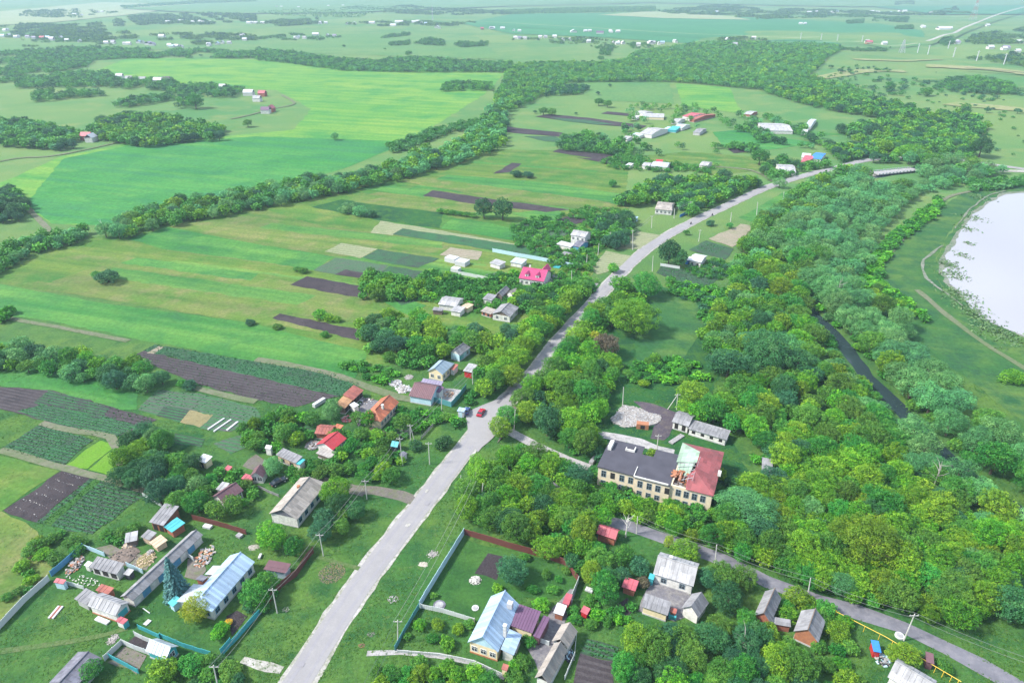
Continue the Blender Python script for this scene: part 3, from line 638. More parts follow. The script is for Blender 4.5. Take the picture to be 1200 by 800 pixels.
def house(name, label, cat, t, c6, eave=2.7, rise=1.8, kind='gable', wall='white_wall', roof='slate', over=.35, win=None, door=None, gable=None,
          chim=None, hip=(0, 0), rib=1.0, group=None, wfr='frame_white', plinth='grey_wall', short=None, ridge=None, far=False, wz=.9, dark=None, wsz=(1.1, 1.25), wpts=None):
    A, B, C = wpts or [W(t, c6[k], c6[k+1], eave) for k in (0, 2, 4)]
    c, rz, L, Wd = frame_of(A, B, C, eave); g0 = ground(c.x, c.y)
    L = max(L, 1.2); Wd = max(Wd, 1.0); ov = min(over, L*.12, Wd*.12)
    o = empty(name, (c.x, c.y, g0), rz, label, cat, group); BLD.append((c.x, c.y, math.hypot(L, Wd)/2))
    if short: LAND.append((c.x, c.y, short))
    hl, hw = L/2, Wd/2; wl, ww = hl-ov, hw-ov; m = MB()
    if kind == 'mono':
        s = rise/Wd; zf = eave + s*ov; zb = eave + s*(Wd-ov)
        m.add([(-wl,-ww,-.3),(wl,-ww,-.3),(wl,ww,-.3),(-wl,ww,-.3),(-wl,-ww,zf-.1),(wl,-ww,zf-.1),(wl,ww,zb-.1),(-wl,ww,zb-.1)], [(3,2,1,0),(4,5,6,7),(0,1,5,4),(1,2,6,5),(2,3,7,6),(3,0,4,7)])
        m.build('wall', MAT[wall], o); r = MB()
        roofpoly(r, [(-hl,-hw,eave),(hl,-hw,eave),(hl,hw,eave+rise),(-hl,hw,eave+rise)], .1, rib); r.build('roof', MAT[roof], o)
    else:
        m.box(-wl, wl, -ww, ww, -.3, eave - .02); wo = m.build('wall', MAT[wall], o); r = MB(); h0, h1 = hip; zr = eave + rise
        if not far and (h0 == 0 or h1 == 0):
            for sx, hh in ((-1, h0), (1, h1)):
                if hh: continue
                gb = MB(); xa, xb = (-wl, -wl+.12) if sx < 0 else (wl-.12, wl); zt = zr - .12 - .0; zb = eave - .02; yy = ww * (1 - 0)
                gb.add([(xa,-yy,zb),(xb,-yy,zb),(xb,yy,zb),(xa,yy,zb),(xa,0,zb+(zt-zb)*.94),(xb,0,zb+(zt-zb)*.94)], [(0,1,2,3),(0,3,4),(1,5,2),(0,4,5,1),(3,2,5,4)])
                gb.build('gable', MAT[gable or wall], o)
        f = [(-hl,-hw,eave),(hl,-hw,eave),(hl-h1,0,zr),(-hl+h0,0,zr)]; b = [(hl,hw,eave),(-hl,hw,eave),(-hl+h0,0,zr),(hl-h1,0,zr)]
        roofpoly(r, f, .1, rib); roofpoly(r, b, .1, rib)
        if h0: r.slab([(-hl,hw,eave),(-hl,-hw,eave),(-hl+h0,0,zr)], .1)
        if h1: r.slab([(hl,-hw,eave),(hl,hw,eave),(hl-h1,0,zr)], .1)
        r.build('roof', MAT[roof], o)
        if not far and L > 5:
            k = MB(); k.tube((-hl+h0-.02,0,zr+.05), (hl-h1+.02,0,zr+.05), .13, n=6); k.build('ridge_cap', MAT[ridge or roof], o)
    if not far and L > 5 and wall != plinth:
        p = MB(); p.box(-wl-.08, wl+.08, -ww-.08, ww+.08, -.32, .35); p.build('foundation', MAT[plinth], o)
    sides = {'F': (0, -ww-.012, 0, wl*2), 'K': (0, ww+.012, math.pi, wl*2), 'L': (-wl-.012, 0, -math.pi/2, ww*2), 'R': (wl+.012, 0, math.pi/2, ww*2)}
    def place(side, n, fn, off=0):
        sx, sy, a, ln = sides[side]
        for i in range(n):
            d = (i + .5) / n * ln - ln/2 + off
            fn(sx + math.cos(a)*d, sy + math.sin(a)*d, a)
    for s_, n in (win or {}).items(): place(s_, n, lambda x, y, a: window(o, x, y, wz, a, wfr, *wsz))
    for s_, (mt, dw, dh, off) in (door or {}).items(): place(s_, 1, lambda x, y, a: opening(o, 'door', x, y, .0, a, dw, dh, mt), off)
    for s_, (n, dw, dh, z0) in (dark or {}).items(): place(s_, n, lambda x, y, a: opening(o, 'doorway', x, y, z0, a, dw, dh, 'dark_inside'))
    for (cx, cy_, ch, cm) in (chim or []):
        k = MB(); k.box(cx-.3, cx+.3, cy_-.3, cy_+.3, eave, eave+rise+ch); k.box(cx-.38, cx+.38, cy_-.38, cy_+.38, eave+rise+ch, eave+rise+ch+.12); k.build('chimney', MAT[cm], o)
    o['_L'] = L; o['_W'] = Wd; del o['_L'], o['_W']
    return o, L, Wd
hs = house
# --- farmstead at the lower left
hs('farmhouse', 'white farmhouse with long pale blue metal roof beside the blue spruce', 'house', 'c', (630,700,1090,165,818,100), 3.0, 2.0, roof='metal_blue', win={'F':5,'L':2}, rib=.55, wfr='sky_blue', hip=(1.5,0), short='the pale blue roofed farmhouse')
hs('lean_to', 'white metal lean-to on the left side of the pale blue roofed farmhouse, nearest the spruce', 'shed', 'c', (245,590,430,400,545,440), 2.3, .7, 'mono', roof='metal_white')
hs('lean_to', 'white metal roofed annex at the back left corner of the pale blue roofed farmhouse', 'shed', 'c', (550,300,640,205,745,230), 2.3, .8, 'mono', roof='metal_white')
hs('porch', 'small dark grey porch roof between the two white annexes of the farmhouse', 'porch', 'c', (450,350,510,300,620,320), 2.1, .5, 'mono', wall='brick', roof='slate_dark')
hs('hut', 'small teal roofed hut by the spruce in front of the farmhouse', 'shed', 'c', (150,605,205,650,262,548), 1.9, .4, 'mono', wall='pale_blue', roof='turquoise')
_b, _L, _W = hs('long_barn', 'very long narrow grey slate barn with white and blue wall left of the spruce', 'barn', 'A', (622,415,952,105,898,88), 2.3, 1.0, roof='slate', gable='roof_rust', short='the long slate barn')
for i in range(9):
    p = MB(); x0 = -_L/2 + .5 + i * (_L-1)/9; p.box(x0, x0 + (_L-1)/9 - .15, -_W/2 + .25, -_W/2 + .33, .2, 2.1); p.build('wall_panel', MAT['sky_blue' if i % 2 else 'white_wall'], _b)
hs('cattle_shed', 'low grey slate shed with three dark door openings beside the blue fence', 'shed', 'a', (410,590,705,668,815,580), 2.3, .9, 'mono', dark={'F':(3,1.5,1.9,0)}, short='the cattle shed')
hs('hut', 'tiny dark lean-to hut with pale roof between the cattle shed and the long barn', 'shed', 'a', (770,662,838,682,880,622), 1.7, .3, 'mono', wall='dark_cloth', roof='slate_pale')
hs('hut', 'tiny white box hut against the left end of the cattle shed', 'shed', 'a', (350,568,400,585,452,545), 1.8, .2, 'mono', roof='plastic_white')
hs('hut', 'small light blue hut with pinkish top at the corner of the white slate fence', 'shed', 'a', (25,750,130,770,160,735), 2.0, .3, 'mono', wall='pale_blue', roof='roof_pink')
hs('shed', 'collapsing pale grey shed beside the manure heap, leftmost of the three', 'shed', 'a', (790,330,925,300,1035,190), 1.8, .5, 'mono', wall='old_wood', roof='slate_pale')
hs('shed', 'small grey slate shed in the middle of three behind the manure heap', 'shed', 'a', (962,262,1055,300,1150,235), 2.0, .4, 'mono', wall='lumber', roof='slate')
hs('shed', 'small shed under loose white boards, rightmost of the three behind the manure heap', 'shed', 'a', (1055,322,1130,385,1235,290), 1.7, .3, 'mono', wall='lumber', roof='lumber')
hs('barn', 'grey slate barn with red brick walls behind the far end of the long barn', 'barn', 't', (275,170,410,205,600,65), 2.6, 1.2, 'mono', wall='brick', roof='slate', dark={'F':(2,1.2,1.8,0)}, short='the brick barn')
hs('lean_to', 'teal and white patched lean-to on the right side of the brick barn', 'shed', 't', (412,212,490,268,610,180), 2.2, .3, 'mono', wall='brick', roof='turquoise')
hs('shed', 'flat grey roofed shed with pale walls, left of the white outbuilding with turquoise door', 'shed', 'b', (245,130,375,197,495,85), 2.2, .4, 'mono', wall='grey_wall', roof='slate')
hs('outbuilding', 'white outbuilding with turquoise gable door and grey slate roof below the long barn', 'outbuilding', 'b', (388,205,690,315,848,168), 2.5, 1.2, roof='slate_pale', door={'R':('turquoise',2.2,2.0,0)}, plinth='orange_brick', short='the white outbuilding')
hs('shed', 'small brick red flat roof behind the white outbuilding', 'shed', 'b', (475,38,612,82,670,15), 2.0, .2, 'mono', wall='brick', roof='roof_rust')
hs('cubicle', 'small white cubicle with turquoise side at the corner of the white outbuilding', 'shed', 'b', (690,368,775,405,805,345), 1.8, .1, 'mono', wall='white_wall', roof='roof_pink', door={'R':('turquoise',1.2,1.5,0)})
hs('summer_house', 'small house with ribbed white roof and turquoise gable behind the turquoise fence', 'house', 'p', (0,498,200,575,325,455), 2.3, 1.5, wall='turquoise', roof='metal_white', gable='turquoise', win={'R':1}, rib=.8, short='the turquoise summer house')
hs('barn', 'large patched dark slate roof cut by the lower left edge of the picture', 'barn', 'A', (345,830,478,682,378,640), 2.6, 1.0, roof='slate_dark', short='the dark slate barn')
# --- middle left
hs('house', 'large grey slate house with sunlit warm left slope and blue windows above the big lawn', 'house', 'k', (625,790,905,445,655,395), 3.0, 2.3, wall='white_wall', roof='slate_warm', win={'F':5}, wfr='sky_blue', gable='slate_dark', hip=(0,1.5), chim=[(1.5,.6,.2,'orange_brick')], short='the large grey slate house')  # warm roof colour has the left slope's sunlight painted in, over both slopes
hs('garage', 'small garage with purple-brown roof and pale walls in front of the brown fence', 'garage', 'B', (140,285,165,240,80,200), 2.3, .5, 'mono', wall='blue_wall', roof='roof_brown', short='the purple roofed garage')
hs('cottage', 'small cottage with brown-red roof and white walls under the round pale willow', 'cottage', 'k', (305,392,350,315,255,262), 2.4, 1.6, roof='roof_brown', win={'L':2}, short='the brown-red cottage')
hs('shed', 'small red tarpaulin-roofed lean-to left of the brown-red cottage', 'shed', 'k', (100,402,190,430,205,385), 1.4, .4, 'mono', wall='brick', roof='roof_pink')
hs('house', 'house with dark maroon roof and whitish walls behind the orchard', 'house', 'E', (1050,760,1142,697,1095,658), 2.5, 1.6, roof='roof_brown', win={'F':3}, short='the maroon roofed house')
hs('shed', 'pale grey shed behind the maroon roofed house', 'shed', 'E', (1010,692,1045,700,1080,668), 2.1, .3, 'mono', roof='slate_pale')
hs('hut', 'white roofed hut with yellow wall at the edge of the dark green garden trees', 'shed', 'E', (920,556,962,570,988,540), 2.3, .4, 'mono', wall='cream_wall', roof='plastic_white', dark={'F':(1,.8,1.6,0)}, short='the white roofed hut')
hs('hut', 'little red hut right of the white roofed yellow hut', 'shed', 'E', (1048,598,1070,606,1085,588), 1.8, .3, 'mono', wall='orange_brick', roof='roof_pink')
hs('hut', 'small grey-white hut left of the maroon roofed house', 'shed', 'E', (900,745,925,752,940,735), 1.8, .3, 'mono', wall='grey_wall', roof='slate_pale')
hs('shed', 'long grey slate shed with turquoise patch behind the round pale willow', 'shed', 'k', (425,180,610,262,665,205), 2.4, .6, 'mono', wall='lumber', roof='slate', dark={'F':(2,1.4,1.6,0)}, short='the long shed with turquoise patch')
hs('lean_to', 'turquoise and white lean-to at the right end of the long shed', 'shed', 'k', (602,258,650,275,700,230), 2.3, .2, 'mono', wall='white_wall', roof='turquoise')
hs('outhouse', 'tall white outhouse with pyramid-like roof behind the round pale willow', 'shed', 'k', (322,118,375,128,385,108), 2.4, .5, 'mono', roof='plastic_white')
hs('house', 'small house with bright red metal roof and white wall', 'house', 'i', (240,778,372,668,262,580), 2.7, 1.5, roof='roof_red', win={'F':3}, rib=.6, short='the bright red roofed house')
hs('barn', 'rust red slate barn left of the bright red roofed house', 'barn', 'i', (68,622,222,634,250,545), 2.2, 1.0, wall='brick', roof='roof_rust', short='the rust red barn')
hs('shed', 'small orange roofed shed between the rust red barn and the bright red roofed house', 'shed', 'i', (228,585,290,602,332,552), 2.2, .4, 'mono', wall='brick', roof='roof_orange')
hs('ruined_shed', 'collapsed shed of pale grey boards in front of the bright red roofed house', 'shed', 'k', (800,165,935,215,965,150), 1.8, .3, 'mono', wall='old_wood', roof='rubble_white')
hs('house', 'long house with orange tiled hipped roof and cream wall facing the garden', 'house', 'i', (690,512,862,328,735,250), 2.9, 2.0, wall='cream_wall', roof='roof_orange', win={'F':6}, hip=(2.5,0), chim=[(-.8,-1.2,.5,'white_wall')], short='the orange tiled house')
hs('barn', 'red roofed open barn across the yard from the orange tiled house', 'barn', 'i', (430,308,530,215,470,168), 2.6, 1.2, 'mono', wall='old_wood', roof='roof_rust', dark={'F':(3,1.6,1.9,0)}, short='the red roofed barn')
hs('barn', 'tan-orange roofed barn adjoining the red roofed barn', 'barn', 'i', (352,388,428,306,372,262), 2.5, 1.0, 'mono', wall='old_wood', roof='roof_tan', dark={'F':(2,1.6,1.9,0)})
hs('hut', 'small white flat roofed hut in the yard of the orange tiled house', 'shed', 'i', (392,352,440,380,465,342), 2.3, .1, 'mono', roof='plastic_white')
hs('tool_shed', 'small shed with bright teal roof by the road lawn', 'shed', 'l', (300,340,365,352,385,300), 2.0, 1.0, wall='dark_cloth', roof='turquoise', short='the teal roofed shed')
hs('hut', 'low shed with white side wall next to the tall pole by the road lawn', 'shed', 'l', (425,440,460,405,430,380), 1.8, .3, 'mono', wall='white_wall', roof='slate_dark')
# --- houses by the junction
hs('house', 'house with brown-purple stepped metal roof and grey-blue wall behind the teal fence', 'house', 'j', (150,548,362,586,475,448), 2.7, 2.2, wall='pale_blue', roof='roof_brown', rib=.6, short='the brown-purple roofed house')
hs('annex', 'lilac-grey roofed annex behind the brown-purple roofed house', 'annex', 'j', (250,445,440,478,478,430), 3.2, .6, 'mono', roof='roof_lilac')
hs('annex', 'white annex with dark purple roof on the right of the brown-purple roofed house', 'annex', 'j', (370,500,440,520,478,478), 2.8, .5, 'mono', roof='roof_purple')
hs('house', 'house with pale blue-grey hipped metal roof and cream end wall', 'house', 'j', (470,352,580,245,448,205), 3.0, 1.9, wall='cream_wall', roof='metal_grey', rib=.8, hip=(0,2.5), win={'F':3,'L':2}, short='the blue-grey hipped house')
hs('lean_to', 'small red-brown roofed porch on the right of the blue-grey hipped house', 'porch', 'j', (540,300,575,308,607,262), 2.2, .4, 'mono', roof='roof_rust')
hs('house', 'house with weathered grey slate roof and turquoise side wall, close under the trees', 'house', 'j', (628,172,738,92,668,48), 2.8, 1.8, wall='pale_blue', roof='slate', gable='white_wall', door={'F':('turquoise',2.5,2.0,-2)}, hip=(0,1.5), win={'F':2}, short='the turquoise walled house')
hs('garage', 'red metal garage with pale roof under the roadside trees', 'garage', 'j', (660,314,744,330,785,262), 2.6, .3, 'mono', wall='paint_red', roof='slate_pale', short='the red metal garage')
hs('kiosk', 'small white-blue kiosk with flat roof at the road junction', 'kiosk', 'j', (603,690,668,702,718,675), 2.4, .15, 'mono', wall='plastic_white', roof='metal_blue', door={'F':('pale_blue',.9,1.9,0)}, short='the kiosk at the junction')
# --- farm with the magenta house
_mh, _L, _W = hs('house', 'large house with magenta roof, two white dormers and white walls', 'house', 'm', (718,238,915,266,960,188), 3.2, 3.0, roof='roof_magenta', rib=.6, win={'F':5}, chim=[(-3,1.2,.6,'white_wall')], short='the magenta roofed house')
for sx in (-.22, .2):
    d = MB(); x = _L*sx; yb = -_W*.33; d.box(x-.75, x+.75, yb-.6, yb+1.6, 3.6, 5.0); d.add([(x-.95,yb-.75,5.0),(x+.95,yb-.75,5.0),(x,yb-.75,5.9),(x-.95,yb+2.2,5.0),(x+.95,yb+2.2,5.0),(x,yb+2.2,5.9)], [(0,1,2),(0,2,5,3),(1,4,5,2),(3,5,4),(0,3,4,1)], 1)
    dm = d.build('dormer', [MAT['frame_white'], MAT['roof_magenta']], _mh); window(dm, x, yb-.62, 3.9, 0, w=.7, h=.9)
d = MB(); roofpoly(d, [(_L*.12,_W*.62,4.2),(_L*.12,0,4.2),(_L*.28,0,6.4),(_L*.28,_W*.62,6.4)], .1, .6); roofpoly(d, [(_L*.44,0,4.2),(_L*.44,_W*.62,4.2),(_L*.28,_W*.62,6.4),(_L*.28,0,6.4)], .1, .6); d.build('cross_gable', MAT['roof_magenta'], _mh)
hs('barn', 'long white roofed barn at the left of the cluttered farmyard', 'barn', 'm', (88,442,232,462,255,392), 2.6, 1.2, roof='slate_pale', short='the white roofed barn')
hs('shed', 'low grey roofed shed in front of the white roofed barn', 'shed', 'm', (182,492,262,508,280,468), 2.2, .4, 'mono', roof='slate_pale')
hs('shed', 'low flat grey shed at the left end of the cluttered farmyard', 'shed', 'm', (42,488,120,496,132,476), 2.0, .3, 'mono', wall='old_wood', roof='slate')
hs('hut', 'small hut with pale yellow roof beside the white roofed barn', 'shed', 'm', (268,458,320,475,342,440), 2.3, .2, 'mono', wall='cream_wall', roof='lumber')
hs('shed', 'small grey roofed white shed in the middle of the cluttered farmyard', 'shed', 'm', (435,400,508,415,522,375), 2.2, .6, 'mono', roof='slate')
hs('cottage', 'grey slate cottage with dark gable behind the cluttered farmyard', 'cottage', 'm', (590,382,650,325,600,312), 2.5, 1.4, wall='old_wood', roof='slate', gable='old_wood')
hs('house', 'grey slate house with brown gable and white lower wall below the magenta roofed house', 'house', 'm', (652,543,722,467,605,420), 2.7, 1.8, roof='slate', gable='old_wood', hip=(0,1), win={'F':2,'L':2}, short='the grey slate house with brown gable')
hs('shed', 'low rusty brown shed left of the grey house with brown gable', 'shed', 'm', (420,495,500,520,520,485), 2.0, .5, 'mono', wall='brick', roof='slate_warm', dark={'F':(2,1,1.5,0)})
hs('house', 'pale roofed house half hidden by trees below the magenta roofed house', 'house', 'm', (668,372,722,345,690,322), 2.5, 1.4, roof='slate_warm')
hs('shed', 'pale flat roofed shed behind the fence left of the magenta roofed house', 'shed', 'm', (650,112,742,130,758,92), 2.2, .4, 'mono', roof='metal_white')
hs('shed', 'pinkish white roofed shed in the garden of the magenta roofed house', 'shed', 'm', (490,118,570,142,598,112), 2.2, .5, 'mono', roof='slate_pale')
# --- farms along the road further out
hs('house', 'tall white house with pale slate roof set back from the road', 'house', 'n', (188,300,306,320,330,278), 5.2, 1.4, roof='slate_pale', win={'F':3}, wz=3.0, short='the tall white house')
hs('annex', 'small blue-grey roofed annex in front of the tall white house', 'annex', 'n', (205,385,262,398,300,348), 2.6, 1.2, wall='sky_blue', roof='slate_dark', short=None)
hs('shed', 'flat white roofed shed left of the tall white house', 'shed', 'n', (80,372,190,398,205,372), 2.2, .3, 'mono', roof='plastic_white')
hs('shed', 'small dark grey shed below the tall white house', 'shed', 'n', (118,448,165,465,188,440), 2.0, .7, wall='old_wood', roof='slate')
hs('house', 'long white house with grey roof and blue porch behind a blue fence by the road', 'house', 'n', (848,100,985,112,1010,52), 2.9, 1.3, roof='slate_warm', win={'F':4}, hip=(1,1), short='the long white house with blue porch')
hs('hut', 'tiny white hut among dark trees across from the hay plots', 'shed', 'n', (512,172,548,180,558,155), 2.3, .4, 'mono', roof='plastic_white')
hs('hut', 'tiny pale blue hut right of the dark trees behind the hay plot', 'shed', 'n', (668,175,695,180,700,160), 2.0, .3, 'mono', wall='pale_blue', roof='pale_blue')
hs('cottage', 'white cottage with pale roof and blue porch between two ploughed plots right of the road', 'cottage', 'o', (248,232,345,250,355,190), 2.7, .9, roof='plastic_white', dark={'F':(2,1,1.7,0)}, short='the white cottage right of the road')
hs('porch', 'small bright blue porch on the left of the white cottage', 'porch', 'o', (218,228,246,235,258,205), 2.2, .2, 'mono', wall='bright_blue', roof='plastic_white')
# --- lower centre
_dh, _L, _W = hs('house', 'large cream house with light blue metal gable roof inside the white fence', 'house', 'd', (492,772,726,260,405,190), 3.2, 3.0, wall='cream_wall', roof='metal_blue', gable='pale_blue', rib=.55, win={'L':3}, plinth='orange_brick', chim=[(-2.2,-3.2,.2,'white_wall')], short='the light blue gable house')
k = MB(); k.box(3.2, 4.2, -2.6, -1.5, 4.6, 6.1); k.build('skylight', MAT['plastic_white'], _dh)
hs('annex', 'lean-to annex with light blue metal roof on the right of the light blue gable house', 'annex', 'd', (662,802,752,580,622,520), 2.6, .6, 'mono', wall='white_wall', roof='metal_blue', rib=.55)
hs('porch', 'small red roofed porch at the near right corner of the light blue gable house', 'porch', 'e', (-8,652,20,662,48,612), 2.3, .3, 'mono', wall='cream_wall', roof='roof_rust')
hs('annex', 'annex with dark purple metal roof and cream wall right of the light blue gable house', 'annex', 'd', (622,480,862,564,956,358), 3.0, .8, 'mono', wall='cream_wall', roof='roof_purple', rib=.6, short='the dark purple annex')
hs('lean_to', 'narrow dark purple lean-to at the right end of the dark purple annex', 'shed', 'd', (868,592,940,622,1028,402), 2.5, .4, 'mono', wall='roof_brown', roof='roof_purple', rib=.6)
hs('barn', 'grey slate barn with open dark gable, upper one of two in a row', 'barn', 'e', (695,428,800,242,642,140), 2.6, 1.7, roof='slate_warm', gable='dark_inside', short='the upper grey barn')
hs('barn', 'long patched grey slate barn, lower one of two in a row', 'barn', 'e', (490,815,688,445,548,362), 2.5, 1.7, roof='slate_warm', gable='dark_inside', short='the long patched barn')
hs('hut', 'red metal box hut beside the pale fence behind the grey barns', 'shed', 'u', (590,462,665,485,695,362), 2.2, .1, 'mono', wall='paint_red', roof='roof_pink', short='the red box hut')
hs('shed', 'small shed with white roof and orange-red wall below the red box hut', 'shed', 'u', (485,572,600,610,640,500), 2.0, .3, 'mono', wall='rust', roof='plastic_white')
hs('hut', 'small pinkish red hut with white boards, right of the red box hut', 'shed', 'u', (800,560,880,600,905,535), 1.6, .4, 'mono', wall='paint_red', roof='roof_pink')
hs('house', 'white house with pale grey slate roof and two windows facing a dark yard', 'house', 'f', (418,292,852,428,956,195), 3.0, 2.1, roof='slate_pale', win={'F':2,'R':1}, wfr='metal_grey', chim=[(-1.6,.6,.3,'white_wall')], short='the white house with dark yard')
hs('hut', 'small teal box hut at the left corner of the white house with dark yard', 'shed', 'f', (372,345,415,358,425,300), 2.0, .1, 'mono', wall='turquoise', roof='turquoise')
hs('shed', 'grey slate shed with cream end wall on the near side of the dark yard', 'shed', 'f', (290,645,573,742,618,622), 2.4, .7, 'mono', wall='cream_wall', roof='slate', short='the grey shed by the dark yard')
hs('barn', 'grey gabled barn with red ridge on the right of the dark yard', 'barn', 'f', (905,765,1018,608,830,515), 2.5, 2.0, roof='slate', ridge='roof_red', short='the red ridged barn')
hs('shed', 'small shed with pink roof standing among bushes', 'shed', 'f', (78,432,225,482,260,388), 2.1, .5, 'mono', wall='brick', roof='roof_pink', short='the small pink roofed shed')
hs('shed', 'small brick red lean-to in the corner of the dark yard', 'shed', 'f', (598,705,665,725,690,682), 1.8, .2, 'mono', wall='brick', roof='roof_rust')
hs('garage', 'garage with pink-red roof beside the lane and a dead white tree', 'garage', 'C', (395,98,485,128,512,85), 2.4, 1.2, wall='brick', roof='roof_pink', short='the pink-red garage')
hs('barn', 'grey gabled barn with red brick end and dark ridge beside the lane', 'barn', 's', (140,360,215,185,92,150), 2.6, 2.0, wall='brick', roof='slate', ridge='old_wood', short='the brick ended barn')
hs('lean_to', 'low grey slate lean-to on the right of the brick ended barn', 'shed', 's', (148,362,282,385,292,345), 1.9, .4, 'mono', wall='brick', roof='slate')
hs('barn', 'grey gabled barn with orange crumbling brick end among the shrubs', 'barn', 's', (475,495,525,345,352,275), 2.6, 2.2, wall='orange_brick', roof='slate', ridge='old_wood', short='the orange brick barn')
hs('house', 'pale grey roofed house cut by the bottom edge of the picture', 'house', 's', (960,735,1240,905,1310,765), 2.6, 1.8, roof='slate_pale', short='the pale roofed house at the bottom')
hs('hut', 'small hut with bright blue roof and red front beside the yellow gas pipe', 'shed', 's', (862,555,918,565,935,495), 2.0, .2, 'mono', wall='paint_red', roof='bright_blue', short='the bright blue roofed hut')
hs('hut', 'small maroon metal hut beside the lane at the bottom right', 'shed', 'D', (742,700,780,712,798,672), 2.0, .2, 'mono', wall='roof_brown', roof='roof_brown')
hs('cellar', 'old grey slate roof half hidden in the forest behind the school', 'shed', 'I', (-30,640,22,650,35,560), 2.2, .5, 'mono', roof='slate')

# --- abandoned school
def school():
    EZ = 6.2
    g = lambda x, y, z=EZ: W('g', x, y, z)
    A, B = g(75, 305), g(965, 530); u = Vector((B.x-A.x, B.y-A.y)).normalized(); v = Vector((-u.y, u.x)); rz = math.atan2(u.y, u.x)
    o = empty('school_building', (A.x, A.y, 0), rz, 'abandoned cream two-storey building with flat black roof and collapsed red and green roof', 'building'); Mi = Matrix.Rotation(-rz, 3, 'Z')
    def loc(x, y): p = g(x, y); d = Mi @ Vector((p.x-A.x, p.y-A.y, 0)); return d.x, d.y
    L = (Vector((B.x, B.y)) - Vector((A.x, A.y))).length; D1 = loc(205, 105)[1]; D2 = loc(1110, 215)[1]; X1 = loc(640, 440)[0]; c = Vector((A.x, A.y)) + u*L/2 + v*D2/2
    for t in (.15, .4, .62, .85): cc = Vector((A.x, A.y)) + u*L*t + v*D2*.5; BLD.append((cc.x, cc.y, 8.2))
    LAND.append((c.x, c.y, 'the abandoned school'))
    nx0, ny0 = loc(425, 165); nx1, _ = loc(530, 195); notch = D1 * .72
    m = MB(); poly = [(0,0),(X1*.52,0),(X1*.52,-.5),(X1,-.5),(X1,D1),(nx1,D1),(nx1,notch),(nx0,notch),(nx0,D1),(0,D1)]
    m.prism(poly, -.5, EZ-.25); m.build('wall', MAT['school_wall'], o)
    r = MB(); ro = [(-.3,-.3),(X1*.52-.3,-.3),(X1*.52-.3,-.8),(X1-.002,-.8),(X1-.002,D1+.3),(nx1-.3,D1+.3),(nx1-.3,notch+.3),(nx0+.3,notch+.3),(nx0+.3,D1+.3),(-.3,D1+.3)]
    r.prism(ro, EZ-.25, EZ+.02); r.build('flat_roof', MAT['bitumen'], o, )
    p = MB(); p.box(X1*.52-.25, X1-.4, -.86, -.66, EZ+.02, EZ+.45); p.box(X1*.52-.3, X1*.52-.12, -.6, 3.5, EZ+.02, EZ+.3); p.build('parapet', MAT['white_wall'], o)
    p = MB(); cx, cy_ = loc(175, 150); p.box(cx-.5, cx+.5, cy_-2.0, cy_+1.5, EZ+.02, EZ+1.1); p.build('parapet', MAT['white_wall'], o)
    p = MB(); cx, cy_ = loc(322, 190); p.box(cx-1.3, cx+1.3, cy_-.25, cy_, EZ+.02, EZ+.7); p.box(cx+1.05, cx+1.3, cy_+.003, cy_+1.6, EZ+.02, EZ+.7); p.box(cx-1.3, cx-1.05, cy_+.003, cy_+1.0, EZ+.02, EZ+.4); p.build('roof_hatch', MAT['white_wall'], o)
    # right wing
    x0, x1, y0, y1 = X1, L, 0.0, D2; m = MB()
    th = .45
    for a in ((x0, x1, y0, y0+th), (x0, x1, y1-th, y1), (x0, x0+th, y0+th, y1-th), (x1-th, x1, y0+th, y1-th)): m.box(a[0], a[1], a[2], a[3], -.5, EZ-.2)
    m.build('wall', MAT['school_wall'], o)
    f = MB(); f.box(x0+th, x1-th, y0+th, y1-th, EZ-1.6, EZ-1.3); f.build('attic_floor', MAT['old_wood'], o)
    xm = (x0+x1)/2 - .3; zr = EZ + 1.8; e = .4; yn = y0 + 6.0; yf = y1 - 4.5; hx0, hx1, hy0, hy1 = x0-e, x1+e, y0-e, y1+e
    r = MB(); roofpoly(r, [(hx1,hy0,EZ),(hx1,hy1,EZ),(xm,yf,zr),(xm,yn,zr)], .12, 1.1); r.slab([(hx1,hy1,EZ),(hx0,hy1,EZ),(xm,yf,zr)], .12); r.slab([(xm-1.0,hy0,EZ+.0),(hx1,hy0,EZ),(xm,yn,zr),(xm-1.4,y0+3.6,EZ+1.3)], .12); r.build('red_roof', MAT['school_red'], o)
    r = MB(); roofpoly(r, [(hx0,hy1,EZ),(hx0,y0+(y1-y0)*.52,EZ),(xm,y0+(y1-y0)*.50,zr),(xm,yf,zr)], .12, 1.1); r.build('green_roof', MAT['school_green'], o)
    yb = y0+(y1-y0)*.52
    r = MB(); r.slab([(hx0,yb-.1,EZ-.3),(hx0+.8,yb-4.4,EZ-.9),(xm-1.2,yb-5.0,EZ+.55),(xm-.4,yb-.3,EZ+1.5)], .1); r.build('sagging_roof', MAT['school_green'], o)
    r = MB()
    for k in range(6):
        yy = y0 + 2.6 + k*1.7; x_e = hx0 + rng.uniform(.3, 1.5) + (k < 3)*2
        r.tube((x_e, yy, EZ + .1), (xm, yy+rng.uniform(-.3,.3), min(zr, EZ + 2.2)), .09, n=4)
    for k in range(5): r.tube((hx0+1+k*1.1, y0+1.5, EZ+.3+k*.3), (hx0+1+k*1.2, y0+12, EZ+.35+k*.36), .05, n=4)
    r.build('rafters', MAT['slate_pale'], o)
    r = MB()
